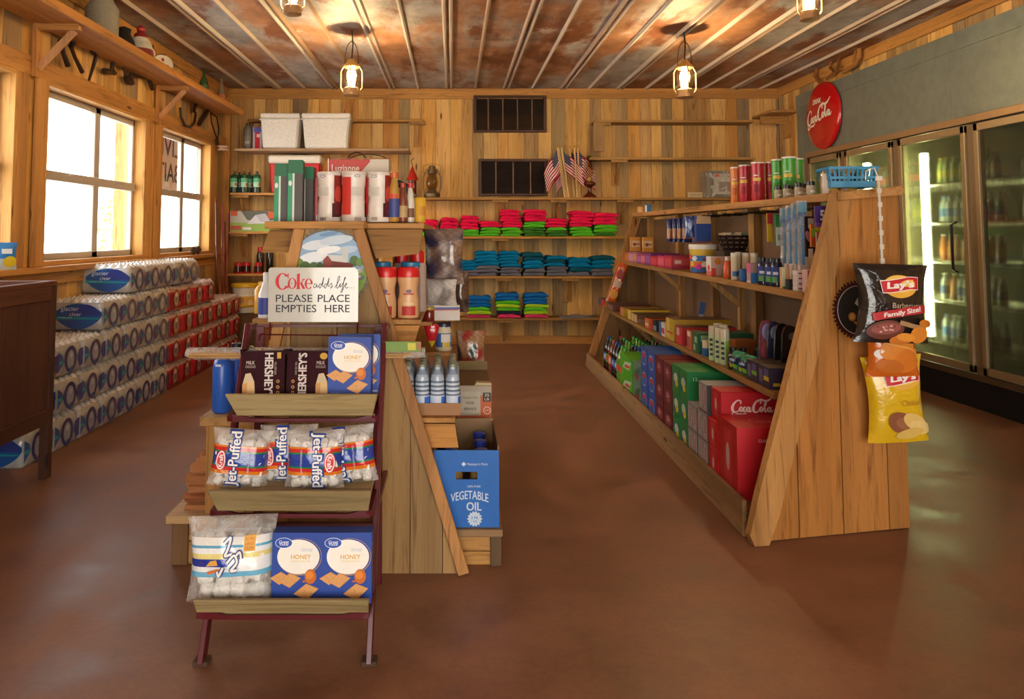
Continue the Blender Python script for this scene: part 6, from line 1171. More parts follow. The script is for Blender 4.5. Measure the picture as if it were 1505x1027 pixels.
for px, Y in ((344, 9.09), (358.5, 9.09), (377, 9.09), (366, 9.2), (351, 9.2)):
    lb = ['green gas cylinder leftmost at the shelf front', 'green gas cylinder second at the shelf front', 'green gas cylinder next to the red cooler', 'green gas cylinder behind, nearer the red cooler', 'green gas cylinder behind, nearer the window corner'][n]
    (put(tk, (SX(px, Y), Y, z3), lb, 'gas cylinder') if n == 0 else dup(tk, (SX(px, Y), Y, z3), .3, lb)); n += 1
w, d, h = .62, .25, .36; b = B('plastic'); p = []
for z, s in ((0, .92), (h, 1)): p += [(-w / 2 * s, -d / 2 * s, z), (w / 2 * s, -d / 2 * s, z), (w / 2 * s, d / 2 * s, z), (-w / 2 * s, d / 2 * s, z)]
b.hexa(p, 'c41a22'); o = b.obj('picnic_cooler', loc=(SX(435, 9.14), 9.16, z3), bevel=.015); tag(o, 'red picnic cooler with white lid behind the dark slim cartons', 'cooler'); b = B('plastic').box(-w / 2 - .015, w / 2 + .015, -d / 2 - .012, d / 2, h + .001, h + .1, 'e8e2d8'); b.obj('lid', o, bevel=.02)
b, f, l, r, t = carton(.62, .16, .25, '4a5238', t='6a6a58'); b.rect(f, -.31, .0, .31, .25, 'b8b4a8').shape(f, [(-.31, .0), (.31, .0), (.31, .09), (-.31, .11)], '8fae4a').shape(f, [(-.18, .25), (.31, .25), (.31, .15), (.05, .11), (-.1, .14)], '5a5a4c').shape(f, [(-.1, .09), (.0, .2), (.12, .22), (.2, .1)], 'd0ccd0').shape(f, [(.0, .2), (.06, .12), (.2, .1), (.12, .22)], 'b4b0b8').rect(f, -.3, .19, -.22, .25, 'c8502a').rect(f, .15, .16, .26, .24, 'c85a2a').rect(f, -.3, .02, -.17, .07, 'b84a3a').rect(f, -.15, .02, -.05, .05, 'dcd8d0')
tag(b.obj('tent_box', loc=(SX(338) + .31, 9.12, z4)), 'long printed tent box on the shelf by the window corner', 'box')
rj = bottle([(.05, 0), (.055, .008), (.055, .02), (.05, .022), (.05, .09)], ['b8201c', 'b8201c', '4a2018', '4a2018'], 'd01c1c', .045, .045, 'syrup_jar', None, 'gloss'); n = 0
for px, Y in ((352, 9.09), (364, 9.15), (381, 9.08)):
    lb = ['dark jar with red cap leftmost on its shelf', 'dark jar with red cap, middle one on its shelf', 'dark jar with red cap nearest the display shelf'][n]; (put(rj, (SX(px, Y), Y, z5), lb, 'jar') if n == 0 else dup(rj, (SX(px, Y), Y, z5), 0, lb)); n += 1
put(bottle([(.04, 0), (.045, .01), (.045, .22), (.03, .26)], '2a1a18', 'c81c1c', .06, .035, 'syrup_bottle', None, 'gloss'), (SX(384, 9.18), 9.18, z5), 'tall dark bottle with red cap behind the jars', 'bottle')
put(bottle([(.04, 0), (.045, .01), (.045, .24), (.03, .28)], '2a201c', '221a18', .05, .03, 'syrup_bottle', None, 'gloss'), (SX(398, 9.15), 9.15, z5), 'tall black bottle beside the dark red capped bottle', 'bottle')
b = B('plastic').lathe([(.13, 0), (.14, .01), (.155, .30), (.158, .30)], ['d8d0c0', 'd8d0c0', 'd8d0c0'], 24); b.mat('paper'); c = cyl(.1485); b.rect(c, -.17, .07, .17, .22, 'd9a23a', 16, 1).ell(c, -.02, .15, .05, .04, 'a87a4a', 14, 0, 2).ell(c, .1, .12, .03, .04, 'e0c8a0', 12, 0, 2).rect(c, -.15, .2, .15, .23, 'e8e0d0', 14, 1)
bu = b.obj('bait_bucket', loc=(SX(362, 8.95), 8.98, 0.42), smooth=True); tag(bu, 'white bucket with yellow lid and handle under the corner shelves', 'bucket'); b = B('plastic').lathe([(.165, .301), (.17, .305), (.17, .335), (.15, .35)], 'e0b01c', 24); b.obj('lid', bu, smooth=True)
b = B('plastic').tube([(.165, 0, .29), (.2, -.1, .2), (.15, -.16, .1), (.0, -.185, .08), (-.1, -.16, .12)], .01, 'd8a81c', 8); b.obj('handle', bu, smooth=True)
b = B('woodx').box(-.25, .25, -.17, .25, 0, .419, '6a4c2e'); tag(b.obj('wooden_crate', loc=(SX(362, 8.95) + .07, 9.0, 0), bevel=.005), 'brown wooden crate in the back corner under the bucket', 'crate')
# bird feeder, lantern, flags, lamp
zl = SZ(290)
b = B('enamel').lathe([(.001, .40), (.075, .22), (.07, .215)][::-1], 'b8281c', 12).lathe([(.05, 0), (.055, .02), (.05, .03), (.05, .21)], ['7a2018', '7a2018', '5a1a14'], 12).tube([(0, 0, .4), (-.02, 0, .46), (.02, 0, .49)], .005, '3a2a20'); tag(b.obj('bird_feeder', loc=(SX(606, 9.12), 9.12, zl), smooth=True), 'red bird feeder with pointed roof left of the lantern', 'bird feeder')
lt = empty('kerosene_lantern', (SX(635, 9.14), 9.14, zl)); tag(lt, 'tarnished kerosene lantern standing alone on the long shelf', 'lantern')
b = B('metal').lathe([(.09, 0), (.1, .01), (.1, .05), (.06, .075), (.05, .1)], '6e5a40', 20).lathe([(.05, .29), (.06, .3), (.06, .33), (.045, .36), (.045, .385), (.03, .4)], '6a563c', 18)
for s in (-1, 1): b.tube([(s * .085, 0, .04), (s * .105, 0, .12), (s * .105, 0, .26), (s * .07, 0, .34), (s * .05, 0, .36)], .008, '7a6648', 7)
b.obj('metal_body', lt, smooth=True); b = B('bottle').lathe([(.05, .1), (.07, .15), (.075, .19), (.06, .25), (.05, .29)], 'd8d0b8', 18, caps=False); b.obj('globe', lt, smooth=True); b = B('metal').lathe([(.03, .1), (.02, .13), (.012, .15)], '8a7450', 12); b.obj('burner', lt, smooth=True); b = B('metal').tube([(.1, 0, .27), (.11, .03, .4), (.0, .05, .43), (-.11, .03, .4), (-.1, 0, .27)], .003, '6a563c', 5); b.obj('bail', lt)
def flag(name, loc, rot, label, flip):
    o = empty(name, loc); tag(o, label, 'flag', 'stick flags on the long shelf'); o.rotation_euler = rot
    b = B('woodz').tube([(0, 0, 0), (0, 0, .62)], .011, 'ecca92', 6).lathe([(.006, 0), (.01, .015), (.001, .03)], 'b8923a', 8, z=.62); b.obj('stick', o)
    W, Hh = .36, .26
    def fn(u, v):                         # v along the stick, u away; the cloth droops
        d = u * W; return V((flip * d * .58, .016 + .02 * math.sin(9 * u + 2 * v), .61 - v * Hh - d * .72 - .012 * math.sin(7 * u)))
    def cf(u, v): 
        if u < .42 and v < .54: return '1c2450'
        return 'a81426' if int(v * 13) % 2 == 0 else 'dcd0cc'
    b = B('cloth').grid(fn, 24, 26, cf); fr = Fr(lambda u, v: fn(u, v), None)
    for j in range(5):
        for i in range(6): p = fn(.04 + .065 * i, .06 + .1 * j); q = .005; b.poly([p + V((0, -.004, q)), p + V((-q, -.004, 0)), p + V((0, -.004, -q)), p + V((q, -.004, 0))], 'd8d8e0')
    b.obj('cloth', o); return o
cx = SX(832, 9.1)
FL = [(-.14, 9.05, -.14, -1, 'stick flag leaning leftmost in front with its cloth spread left'), (-.115, 9.08, -.15, -1, 'stick flag second from the left leaning across the front'), (-.09, 9.06, -.14, 1, 'stick flag in the front bunch with cloth hanging to the right'), (.02, 9.1, -.05, 1, 'stick flag in the back bunch hanging right'), (.05, 9.13, -.02, 1, 'stick flag rightmost in the back bunch'), (-.01, 9.15, -.08, 1, 'stick flag rear middle of the back bunch')]
for dx, Y, a, fl, lb in FL: flag('stick_flag', (cx + dx + .12, Y, zl), (0, a, .1 * fl), lb, fl)
fl_ = flag('stick_flag', (cx + .02, 9.19, zl - .33), (0, -.05, 0), 'stick flag standing lowest behind the bunches', -1); fl_.scale = (.6, .6, .6); fl_.location.z = zl
ol = empty('oil_lamp', (SX(867, 9.13), 9.13, zl)); tag(ol, 'oil lamp with dark red base right of the flags', 'lamp')
b = B('gloss').lathe([(.09, 0), (.085, .015), (.03, .06), (.022, .1), (.03, .13), (.075, .16), (.07, .19), (.03, .21)], '5a2412', 20); b.obj('base', ol, smooth=True); b = B('metal').lathe([(.03, .21), (.035, .23), (.03, .25)], 'a07a3a', 14).tube([(.03, 0, .235), (.07, 0, .235)], .004, 'a07a3a', 5); b.obj('burner', ol, smooth=True); b = B('bottle').lathe([(.03, .25), (.045, .3), (.04, .36), (.028, .42), (.026, .52)], 'd8c8a0', 16, caps=False); b.obj('chimney', ol, smooth=True)
# plastic wrapped appliance and a price card
b, f, l, r, t = carton(.42, .2, .32, '4a4036', t='5a5046'); b.rect(f, -.12, .04, .19, .29, 'a8a098').rect(f, -.06, .07, .17, .19, '6a5a58').rect(f, -.11, .25, -.05, .285, 'b8402a').text(f, 'Spray', .09, .255, .1, .035, '4a4640', bold=.02).rect(f, -.21, .0, -.16, .3, '6a6054')
b.mat('clear').box(-.216, .216, -.106, .106, .0, .33, 'e8e2d8'); tag(b.obj('sprayer_box', loc=(SX(1060, 9.12), 9.12, zl)), 'dark box in clear plastic with pale label behind the crisp cans', 'box')
b = B('paper').box(-.09, .09, -.003, .003, 0, .07, 'd0bc98'); b.rect(flat((0, -.003, 0), (1, 0, 0), (0, 0, 1)), -.07, .02, .07, .026, '8a7a60').rect(flat((0, -.003, 0), (1, 0, 0), (0, 0, 1)), -.07, .04, .07, .046, '8a7a60'); tag(b.obj('notice_card', loc=(SX(1022, 9.15), 9.15, zl)), 'small cream card with two lines of print on the long shelf', 'card')
# ------------------------------------------------------------------ folded T-shirts, each its own
def shirt(col, seed):
    r = random.Random(seed); W, D, Tk = .29, .24, .04; ph = [r.uniform(0, 6) for _ in range(6)]; b = B('cloth'); nu, nv = 12, 8
    def fn(u, v):                         # v goes round the fold: bottom front -> top front -> back
        x = (u - .5) * W * (1 + .03 * math.sin(5 * v + ph[0])); e = max(0, 1 - (2 * u - 1) ** 8) ** .5
        a = v * 2 - .5
        if v < .28: y, z = -D / 2 + .012 * math.sin(math.pi * v / .28) * -1, Tk * (v / .28) * (.6 + .4 * e)
        else: t = (v - .28) / .72; y, z = -D / 2 + D * t, Tk * (.6 + .4 * e) + .006 * math.sin(6 * u + ph[1] + 4 * t) * e + .004 * math.sin(13 * u + ph[2])
        if v < .28: z += (.004 * math.sin(13 * u + ph[2]) + .006 * math.sin(6 * u + ph[1])* e) * v / .28
        return V((x, y, max(0, z)))
    b.grid(fn, nu, nv + 4, lambda u, v: mixc(col, '000000', .0)); b.box(-W * .49, W * .49, -D * .48, D / 2, .0, Tk * .55, col)
    for k in (.35, .7): b.tube([(-W * .47, -D / 2 - .004, Tk * k * .8), (0, -D / 2 - .012, Tk * k * .85), (W * .47, -D / 2 - .004, Tk * k * .8)], .004, mixc(col, '000000', .12), 5)
    return b.obj('folded_shirt', smooth=60)
SC = {'pink': ('ee1e56', 'hot pink'), 'green': ('5cc02c', 'lime green'), 'dgreen': ('3f7a2c', 'dark green'), 'teal': ('0878aa', 'teal'), 'grey': ('6a6c78', 'grey'), 'dteal': ('15566a', 'dark teal'), 'blue': ('1a6ab8', 'bright blue'), 'navy': ('2a2a40', 'navy'), 'rose': ('d83a6a', 'rose pink'), 'yel': ('a8d02a', 'yellow green')}
SP = {}
SHN = ['bottom', 'second', 'third', 'fourth', 'fifth', 'sixth', 'seventh', 'eighth', 'ninth']
def stack(px, zb, seq, hpx, shelf, idx, wpx, dy=0):
    Y = 9.15; x = SX(px, Y); hh = hpx / 121.0; n = len(seq); w = wpx / 119.0
    for k, c in enumerate(seq):
        lb = f'{SC[c][1]} folded T-shirt, {SHN[k]} from below, {ORD[idx]} stack from left, {shelf}' if k else f'{SC[c][1]} folded T-shirt at the bottom, {ORD[idx]} stack from left, {shelf}'
        sd = (c, k % 3); sc = (w / .33, 1.0, hh / n / .04); loc = (x + R.uniform(-.018, .018), Y + R.uniform(-.018, .012) - (.0), zb + hh / n * k)
        if sd not in SP: o = SP[sd] = put(shirt(SC[c][0], hash(c) % 97 + k if False else len(SP)), loc, lb, 'T-shirt', R.uniform(-.1, .1), 'folded T-shirts'); o.scale = sc
        else: dup(SP[sd], loc, R.uniform(-.12, .12), lb, scale=sc)
TP = [(633, 24, 24, 'g pp'), (660.5, 27, 27, 'gg ppp'), (689, 30, 28, 'gg pppp'), (718, 22, 33, 'ggg pp'), (749.5, 39, 32, 'ggg pppppp'), (784, 39, 36, 'dddgg pppp'), (816, 26, 34, 'ddg ppp'), (852, 37, 36, 'ggg ppppp'), (886, 34, 38, 'dgg ppp')]
for i, (px, h, w, s) in enumerate(TP): stack(px, SZ(347), [{'g': 'green', 'p': 'pink', 'd': 'dgreen'}[c] for c in s if c != ' '], h, 'on the pink shelf', i, w)
TP = [(688, 22, 30, 'ggt tt'), (714, 36, 38, 'ggg tttt'), (748, 36, 34, 'ggg ttttt'), (782, 34, 34, 'gg ttdd'), (815, 29, 34, 'ggg tdt'), (848, 26, 36, 'g dtt'), (880, 29, 38, 'gg ttd')]
for i, (px, h, w, s) in enumerate(TP): stack(px, SZ(405.5), [{'g': 'grey', 't': 'teal', 'd': 'dteal'}[c] for c in s if c != ' '], h, 'on the teal shelf', i, w)
TP = [(703, 31, 38, ['rose', 'yel', 'green', 'blue', 'blue', 'blue']), (746, 35, 38, ['rose', 'navy', 'green', 'yel', 'green', 'blue', 'blue']), (786, 35, 38, ['rose', 'yel', 'green', 'yel', 'blue', 'blue', 'blue'])]
for i, (px, h, w, s) in enumerate(TP): stack(px, SZ(467), s, h, 'on the lowest shelf', i, w)
b = B('cloth').grid(lambda u, v: V(((u - .5) * .42, -.12 + .24 * v, .012 + .012 * math.sin(9 * u + 3 * v) + (.05 * (1 - v) * -1 * (u < .02)))), 16, 8, '8a8688').box(-.2, .2, -.11, .11, 0, .01, '8a8688'); tag(b.obj('folded_shirt', loc=(SX(846, 9.13), 9.13, SZ(467)), rz=.08, smooth=60), 'single grey shirt lying flat at the right end of the lowest shelf', 'T-shirt')
# ================================================================== BOTTLE CASES ALONG THE WINDOW WALL
PX, PY, PH = .38, .30, .225
def case(kind):
    nx, ny = 6, 4; r = PX / nx / 2; ry = PY / ny / 2; b = B('film')
    out = []                              # scalloped outline
    def edge(x, y, nx_, ny_, n, s):
        for i in range(n):
            for a in (-.6, 0, .6): out.append((x + nx_ * 0 + s[0] * (i + .5 + a * .8 / 1.2 * .75) * 2 * (r if s[0] else ry), y + s[1] * (i + .5 + a * .8 / 1.2 * .75) * 2 * (r if s[0] else ry), nx_ * .012 * math.cos(a * 2.2), ny_ * .012 * math.cos(a * 2.2)))
    edge(-PX / 2, -PY / 2, 0, -1, nx, (1, 0)); edge(PX / 2, -PY / 2, 1, 0, ny, (0, 1)); edge(PX / 2, PY / 2, 0, 1, nx, (-1, 0)); edge(-PX / 2, PY / 2, -1, 0, ny, (0, -1))
    k = len(out); prof = [(.0, -.3), (.012, .2), (.06, .6), (.1, .3), (.13, .6), (.165, .1), (.19, -.6)]; vs = []
    for z, s in prof: vs += [(x + dx * s - (.012 if s < 0 else 0) * (1 if x > 0 else -1), y + dy * s - (.012 if s < 0 else 0) * (1 if y > 0 else -1), z) for x, y, dx, dy in out]
    base = {'water': 'aaa69e', 'red': 'b01c28'}[kind]
    b.add(vs, [(i + k * j, (i + 1) % k + k * j, (i + 1) % k + k * j + k, i + k * j + k) for j in range(len(prof) - 1) for i in range(k)], [(base if (kind == 'water' or j in (0, 1, 2, 3, 4)) else 'b8938c') for j in range(len(prof) - 1) for i in range(k)])
    n = 4                                  # bumpy film over the caps
    def top(u, v):
        fx, fy = (u * nx) % 1, (v * ny) % 1; d = math.hypot(fx - .5, fy - .5); e = min(u, 1 - u, v, 1 - v); return V(((u - .5) * (PX - .024), (v - .5) * (PY - .024), .19 + .033 * max(0, 1 - (d / .5) ** 2) * min(1, .3 + e * 12)))
    b.grid(top, nx * n, ny * n, 'cdc8c0' if kind == 'water' else 'c0a8a0')
    b.mat('film')
    fy = Fr(lambda u, v: V((u, -PY / 2 - .0085, v)), V((0, -1, 0)))
    fx = Fr(lambda u, v: V((PX / 2 + .0085, u, v)), V((1, 0, 0)))
    if kind == 'water':
        m = 18
        def band(fr, lo, hi, u0, u1, col, nn=18):
            vs = []
            for i in range(nn + 1): t = i / nn; u = u0 + (u1 - u0) * t; vs += [fr(u, lo(t)), fr(u, hi(t))]
            b.add(vs, [(2 * i, 2 * i + 2, 2 * i + 3, 2 * i + 1) for i in range(nn)], col); fr.up()
        arch = lambda t: math.sin(math.pi * t) ** .7
        band(fy, lambda t: .10 - .095 * arch(t), lambda t: .10 + .085 * arch(min(1, t * .9 + .05)), -.15, .19, '23508f'); band(fy, lambda t: .10 - .0 * t, lambda t: .105 + .075 * arch(t), -.05, .19, '2a3a80'); band(fy, lambda t: .075, lambda t: .075 + .022 * (1 - t * .6), -.15, .17, '1f8a94')
        b.mat('paper').text(fy, 'glacier', -.04, .145, .13, .04, 'b8c8dc').text(fy, 'clear', .0, .112, .085, .026, 'b8c8dc').text(fy, 'drinking water', -.07, .087, .1, .009, 'b8dce0'); b.mat('film')
        for z0, z1 in ((.0, .03),): pass
        b.arc(fx, 0, .095, .075, .085, .032, .026, -70, 250, '2c2f66', 22).ell(fx, 0, .09, .044, .058, '8d9299', 16).ell(fx, .005, .12, .02, .02, 'aeb2b6', 10)
        b.shape(fx, [(-.15, .16), (-.15, .03), (-.115, .06), (-.085, .09), (-.1, .13)], '24508c').shape(fx, [(.15, .15), (.15, .04), (.11, .03), (.085, .085), (.1, .14)], '30357a').shape(fx, [(-.15, .1), (-.15, .08), (-.1, .08), (-.09, .1)], '1f8a94').shape(fx, [(-.03, .02), (.0, .0), (.03, .03), (.01, .05)], '2a4a86')
    else:
        b.ell(fx, 0, .10, .068, .085, '8f1620', 20).ell(fx, 0, .10, .045, .062, '8b8488', 18).ell(fx, .0, .135, .03, .022, 'c8bcb8', 12).ell(fx, .0, .09, .025, .03, '5f5a66', 12)
        b.rect(fx, -.15, .0, .15, .012, '8a1620', 6).mat('paper').text(fy, 'spring', 0, .12, .16, .05, 'd8b8b4', bold=.02)
        for u in (-.11, .11): b.ell(fx, u, .1, .012, .05, '96202a', 10)
    return b.obj('water_bottle_case', smooth=50)
cw, cd = case('water'), case('red'); used = set()
XP = -2.462 - PX / 2 - .012
def placec(kind, lay, i, Y, lb):
    o = {'w': cw, 'r': cd}[kind]; loc = (XP + R.uniform(-.008, .008), Y + PY / 2 + .006, lay * (PH + .001)); rz = R.uniform(-.025, .025)
    if kind not in used: used.add(kind); put(o, loc, lb, 'water case', rz, 'bottle cases along the window wall')
    else: dup(o, loc, rz, lb)
LN = ['floor', 'second', 'third', 'fourth', 'top']
for lay in range(3):
    for i in range(7): placec('w', lay, i, 4.36 + .308 * i + .02 * lay, f'blue printed water bottle case, {LN[lay]} layer, {ORD[i]} from the dark counter')
for i in range(4): placec('w', 3, i, 5.28 + .308 * i, f'blue printed water bottle case, fourth layer, {ORD[i]} from its stepped end')
for i in range(5): placec('w', 4, i, 5.72 + .308 * i, f'sunlit blue printed water bottle case in the top layer, {ORD[i]} from its near end')
for lay in range(3):
    for i in range(7): placec('r', lay, i, 6.53 + .308 * i, f'red wrapped bottle case, {LN[lay]} layer, {ORD[i]} past the blue cases')
for i in range(4): placec('r', 3, i, 6.53 + .308 * i, f'red wrapped bottle case, fourth layer, {ORD[i]} past the blue cases')
# ------------------------------------------------------------------ dark counter by the left edge
ct = empty('counter', (-2.55, 3.4, 0)); tag(ct, 'dark stained wooden counter on legs at the left edge by the window', 'counter'); T = Matrix.Translation((2.55, -3.4, 0))
x0, x1, y0, y1 = -2.835, -2.245, 2.55, 4.24; DK = '5e3524'
b = B('woody').xf(T).box(x0, x1, y0, y0 + .05, 1.06, 1.09, '5a3222').box(x0, x1, y1 - .05, y1, 1.06, 1.09, '6a3c28').box(x0, x0 + .05, y0 + .05, y1 - .05, 1.06, 1.09, '5a3222').box(x1 - .05, x1, y0 + .05, y1 - .05, 1.06, 1.09, '6a3c28').box(x0 + .05, x1 - .05, y0 + .05, y1 - .05, 1.0, 1.03, '4a2418'); b.obj('top', ct, bevel=.004)
b = B('woodz').xf(T).box(x0, x1 - .012, y0 + .02, y1 - .012, .36, 1.0, '523022'); b.obj('cabinet_body', ct)
b = B('woody').xf(T).box(x1 - .03, x1, y0 + .05, y1 - .05, .985, 1.06, DK).box(x1 - .03, x1, y0 + .05, y1 - .05, .30, .38, '4a2a1c').box(x0, x1 - .05, y1 - .03, y1, .985, 1.06, DK).box(x0, x1 - .05, y1 - .03, y1, .3, .38, '4a2a1c'); b.obj('rail', ct, bevel=.003)
for x, y in ((x1 - .05, y1 - .05), (x1 - .05, y0), (x0, y1 - .05), (x0, y0)):
    b = B('woodz').xf(T).box(x, x + .05, y, y + .05, 0, 1.059, '52301f'); b.obj('leg', ct, bevel=.003)
# spray pouch on the sill, pine cones, rods
b = B('film'); fr = pillow(b, .13, .17, .025, None, 10, 12, [('film', lambda u, v: True, lambda u, v: '2a7ac0' if v > .4 else 'b8c8d0')]); b.mat('paper').ell(fr, .02, .05, .04, .035, 'd8c02a', 14, 0, 2).rect(fr, -.03, .1, .03, .13, 'd8e4ec', 3, 2); tag(b.obj('snack_pouch', loc=(XL + .05, 4.66, 1.1305), rz=.9, smooth=60), 'small blue and yellow pouch on the sill behind the dark counter', 'pouch')
def cone():
    b = B('rough')
    for j in range(7):
        r = .036 * math.sin(math.pi * (.2 + .75 * j / 7)); z = .012 + .011 * j
        for i in range(9): a = 2 * math.pi * (i + .5 * (j % 2)) / 9; c, s = math.cos(a), math.sin(a); b.hexa([(r * .3 * c - .008 * s, r * .3 * s + .008 * c, z), (r * .3 * c + .008 * s, r * .3 * s - .008 * c, z), (r * c + .007 * s, r * s - .007 * c, z + .006), (r * c - .007 * s, r * s + .007 * c, z + .006), (r * .3 * c - .008 * s, r * .3 * s + .008 * c, z + .006), (r * .3 * c + .008 * s, r * .3 * s - .008 * c, z + .006), (r * c + .005 * s, r * s - .005 * c, z + .013), (r * c - .005 * s, r * s + .005 * c, z + .013)], '5a3e2a')
    b.lathe([(.006, .0), (.014, .02), (.012, .07), (.003, .095)], '4a3222', 8); return b.obj('pine_cone')
cn = put(cone(), (XL + .06, 8.02, 1.1305), 'pine cone on the far window sill, the one nearer the camera', 'pine cone'); dup(cn, (XL + .06, 8.16, 1.1305), .6, 'pine cone on the far window sill, the one nearer the corner')
for i, (xa, xb, zt) in enumerate(((-.02, .05, 1.78), (.03, .09, 1.72), (.07, .14, 1.60), (.0, .16, 1.5))):
    b = B('gloss').tube([(.06 + xb, -.02 * i, 0), (xa * .5 + .03, .02 * i, zt * .5), (xa, .05 + .02 * i, zt)], [.014, .012, .007], ['6a1c20', '7a2426', '8a3436', '5a1618'][i], 8); b.tube([(.06 + xb, -.02 * i, .0), (.058 + xb, -.02 * i, .28)], .017, '2a1a16', 8)
    tag(b.obj('fishing_rod', loc=(-2.75 + .012 * i, 8.62 + .045 * i, 0.001), smooth=True), ['fishing rod standing nearest the window in the corner', 'fishing rod second from the window, tall and red', 'fishing rod third from the window, mid red', 'shortest dark red fishing rod in the corner'][i], 'fishing rod')
# ------------------------------------------------------------------ old tools under the high shelf
TX = XL + .03
def tool(name, pts, label, cat='tool', col='3e2c20', extra=None):
    b = B('metal')
    for p, r in pts: b.tube([(-0.0 + (q[2] if len(q) > 2 else 0), q[0], q[1]) for q in p], r, col, 7)
    if extra: extra(b)
    return tag(b.obj(name, loc=(TX + .02, 0, 0), smooth=True), label, cat)
def tz(px, py): p = AX(px, py, TX); return (p.y, p.z)
tool('hay_hook', [([tz(95, 48), tz(103, 55), tz(104, 64), tz(100, 68)], .02), ([tz(100, 68), tz(106, 84), tz(117, 106)], [.016, .014, .018])], 'dark hooked iron tool hanging first under the high shelf')
tool('iron_bar', [([tz(84, 58), tz(89, 78), tz(96, 97)], [.02, .017, .02])], 'dark bar hanging behind the hooked iron tool')
tool('sheep_shears', [([tz(129, 60), tz(128, 70), tz(132, 78), tz(138, 72), tz(138, 62), tz(133, 57)], .013), ([tz(134, 78), tz(138, 82), tz(127, 118)], [.014, .018, .01])], 'old sheep shears hanging blade down')
tool('hand_drill', [([tz(160, 76), tz(172, 83), tz(178, 87)], .02), ([tz(162, 78), tz(162, 93)], .008), ([tz(162, 93), tz(161, 102), tz(165, 108)], .02), ([tz(149, 104), tz(163, 106)], .024)], 'old hand brace hanging next to the shears')
tool('bit_brace', [([tz(177, 84), tz(178, 98), tz(181, 112)], .01), ([tz(181, 113), tz(186, 118), tz(192, 122)], [.02, .04, .02]), ([tz(188, 108), tz(206, 114), tz(214, 116)], .01), ([tz(214, 115), tz(218, 122), tz(221, 132)], [.012, .02, .018]), ([tz(189, 110), tz(191, 124)], .018)], 'old crank drill hanging beside the second bracket')
tool('horse_shoe_collar', [([tz(262, 158), tz(263, 172), tz(269, 184), tz(277, 187), tz(283, 180), tz(285, 168)], .014), ([tz(285, 166), tz(282, 163), tz(286, 150)], [.014, .022, .02])], 'curved iron sickle with wooden grip hanging above the far window')
tool('bracket_iron', [([tz(281, 145), tz(279, 156), tz(279, 166)], .01)], 'thin iron rod hanging behind the sickle')
tool('stub_bar', [([tz(303, 162), tz(297, 172), tz(290, 183)], [.022, .026, .024])], 'short dark wooden block hung at a slant by the rope')
pk = empty('rope_pulley', (TX + .03, 0, 0)); tag(pk, 'dark rope with a pale pulley hanging in the corner by the far window', 'pulley')
b = B('rough').tube([(0, *tz(306, 166)), (0, *tz(307, 180)), (0, *tz(316, 206)), (0, *tz(318, 190)), (0, *tz(315, 172)), (0, *tz(306, 166))], .008, '2a1e18', 6).tube([(0, *tz(315, 204)), (0, *tz(316, 213))], .02, '3a261c', 8); b.obj('rope', pk, smooth=True)
yy, zz = tz(318, 218); b = B('rough').lathe([(.03, -.03), (.06, -.028), (.06, -.01), (.045, -.005), (.045, .005), (.06, .01), (.06, .028), (.03, .03)], 'c8a890', 18, cx=.05, cy=yy, z=zz); b.obj('pulley_wheel', pk, smooth=True)
# ------------------------------------------------------------------ ornaments on the high shelf
HS = 2.7975
def hs(px, py, x=-2.56): p = AX(px, py, x); return (x, p.y, HS)
b = B('rough').lathe([(.11, 0), (.12, .02), (.12, .26), (.08, .32), (.075, .36), (.09, .38)], '8a8474', 20); tag(b.obj('milk_can', loc=(-2.66, AX(150, 25, -2.66).y, HS), smooth=True), 'grey metal milk can on the high shelf', 'milk can')
b = B('rough').lathe([(.1, 0), (.11, .03), (.08, .14), (.05, .2), (.055, .24), (.01, .26)], '2a2624', 18); tag(b.obj('iron_kettle', loc=(-2.7, AX(175, 22, -2.7).y + .1, HS), smooth=True), 'black iron kettle behind the milk can', 'kettle')
b = B('paper').lathe([(.1, 0), (.11, .03), (.1, .1), (.085, .16), (.06, .2), (.05, .23), (.01, .26)], ['8a2a26', '7a2422', 'b8b0a0', 'c8c0b0', '8a2420', '8a2420'], 18); b.lathe([(.03, .255), (.035, .28), (.01, .31)], 'a82420', 12)
tag(b.obj('porcelain_figurine', loc=(-2.62, AX(207, 50, -2.62).y, HS), smooth=True), 'red and white porcelain figurine on the high shelf', 'figurine')
def plate(px, py, lb, first=None):
    b = B('enamel').lathe([(.004, 0), (.06, .004), (.085, .014), (.084, .018), (.06, .008), (.004, .004)], 'd8cfbc', 22); fr = flat((0, 0, .009), (1, 0, 0), (0, 1, 0))
    b.mat('paper')
    for u, v, c, s in ((-.04, .0, '9a2822', .018), (.02, .04, 'a83228', .014), (.045, -.01, '8a2a20', .013), (0, -.04, '6a7a30', .015), (0, .0, '7a8a3a', .01)): b.ell(fr, u, v, s, s * .8, c, 10)
    x, y, z = hs(px, py, -2.53); return tag(b.obj('saucer', loc=(-2.60, y, HS + .08), rot=(0, 1.25, -.9), smooth=True), lb, 'saucer')
plate(225, 65, 'white saucer with red and green spots beside the red and white figurine'); plate(251, 88, 'white saucer with red and green spots nearer the green bottles')
for nm, px, x, c, lb, h in (('glass_jug', 240, -2.72, '5a4a44', 'brown stoneware jug behind the two saucers', .24), ('glass_jug', 222, -2.74, '6a4a40', 'tall brown stoneware jug between figurine and saucers', .27), ('stone_crock', 284, -2.7, '2a2a2a', 'dark round crock left of the green bottle', .12)):
    b = B('gloss').lathe([(.05, 0), (.06, .02), (.06, h * .55), (.03, h * .8), (.025, h)], c, 16); tag(b.obj(nm, loc=(x, AX(px, 60, x).y, HS), smooth=True), lb, 'jug')
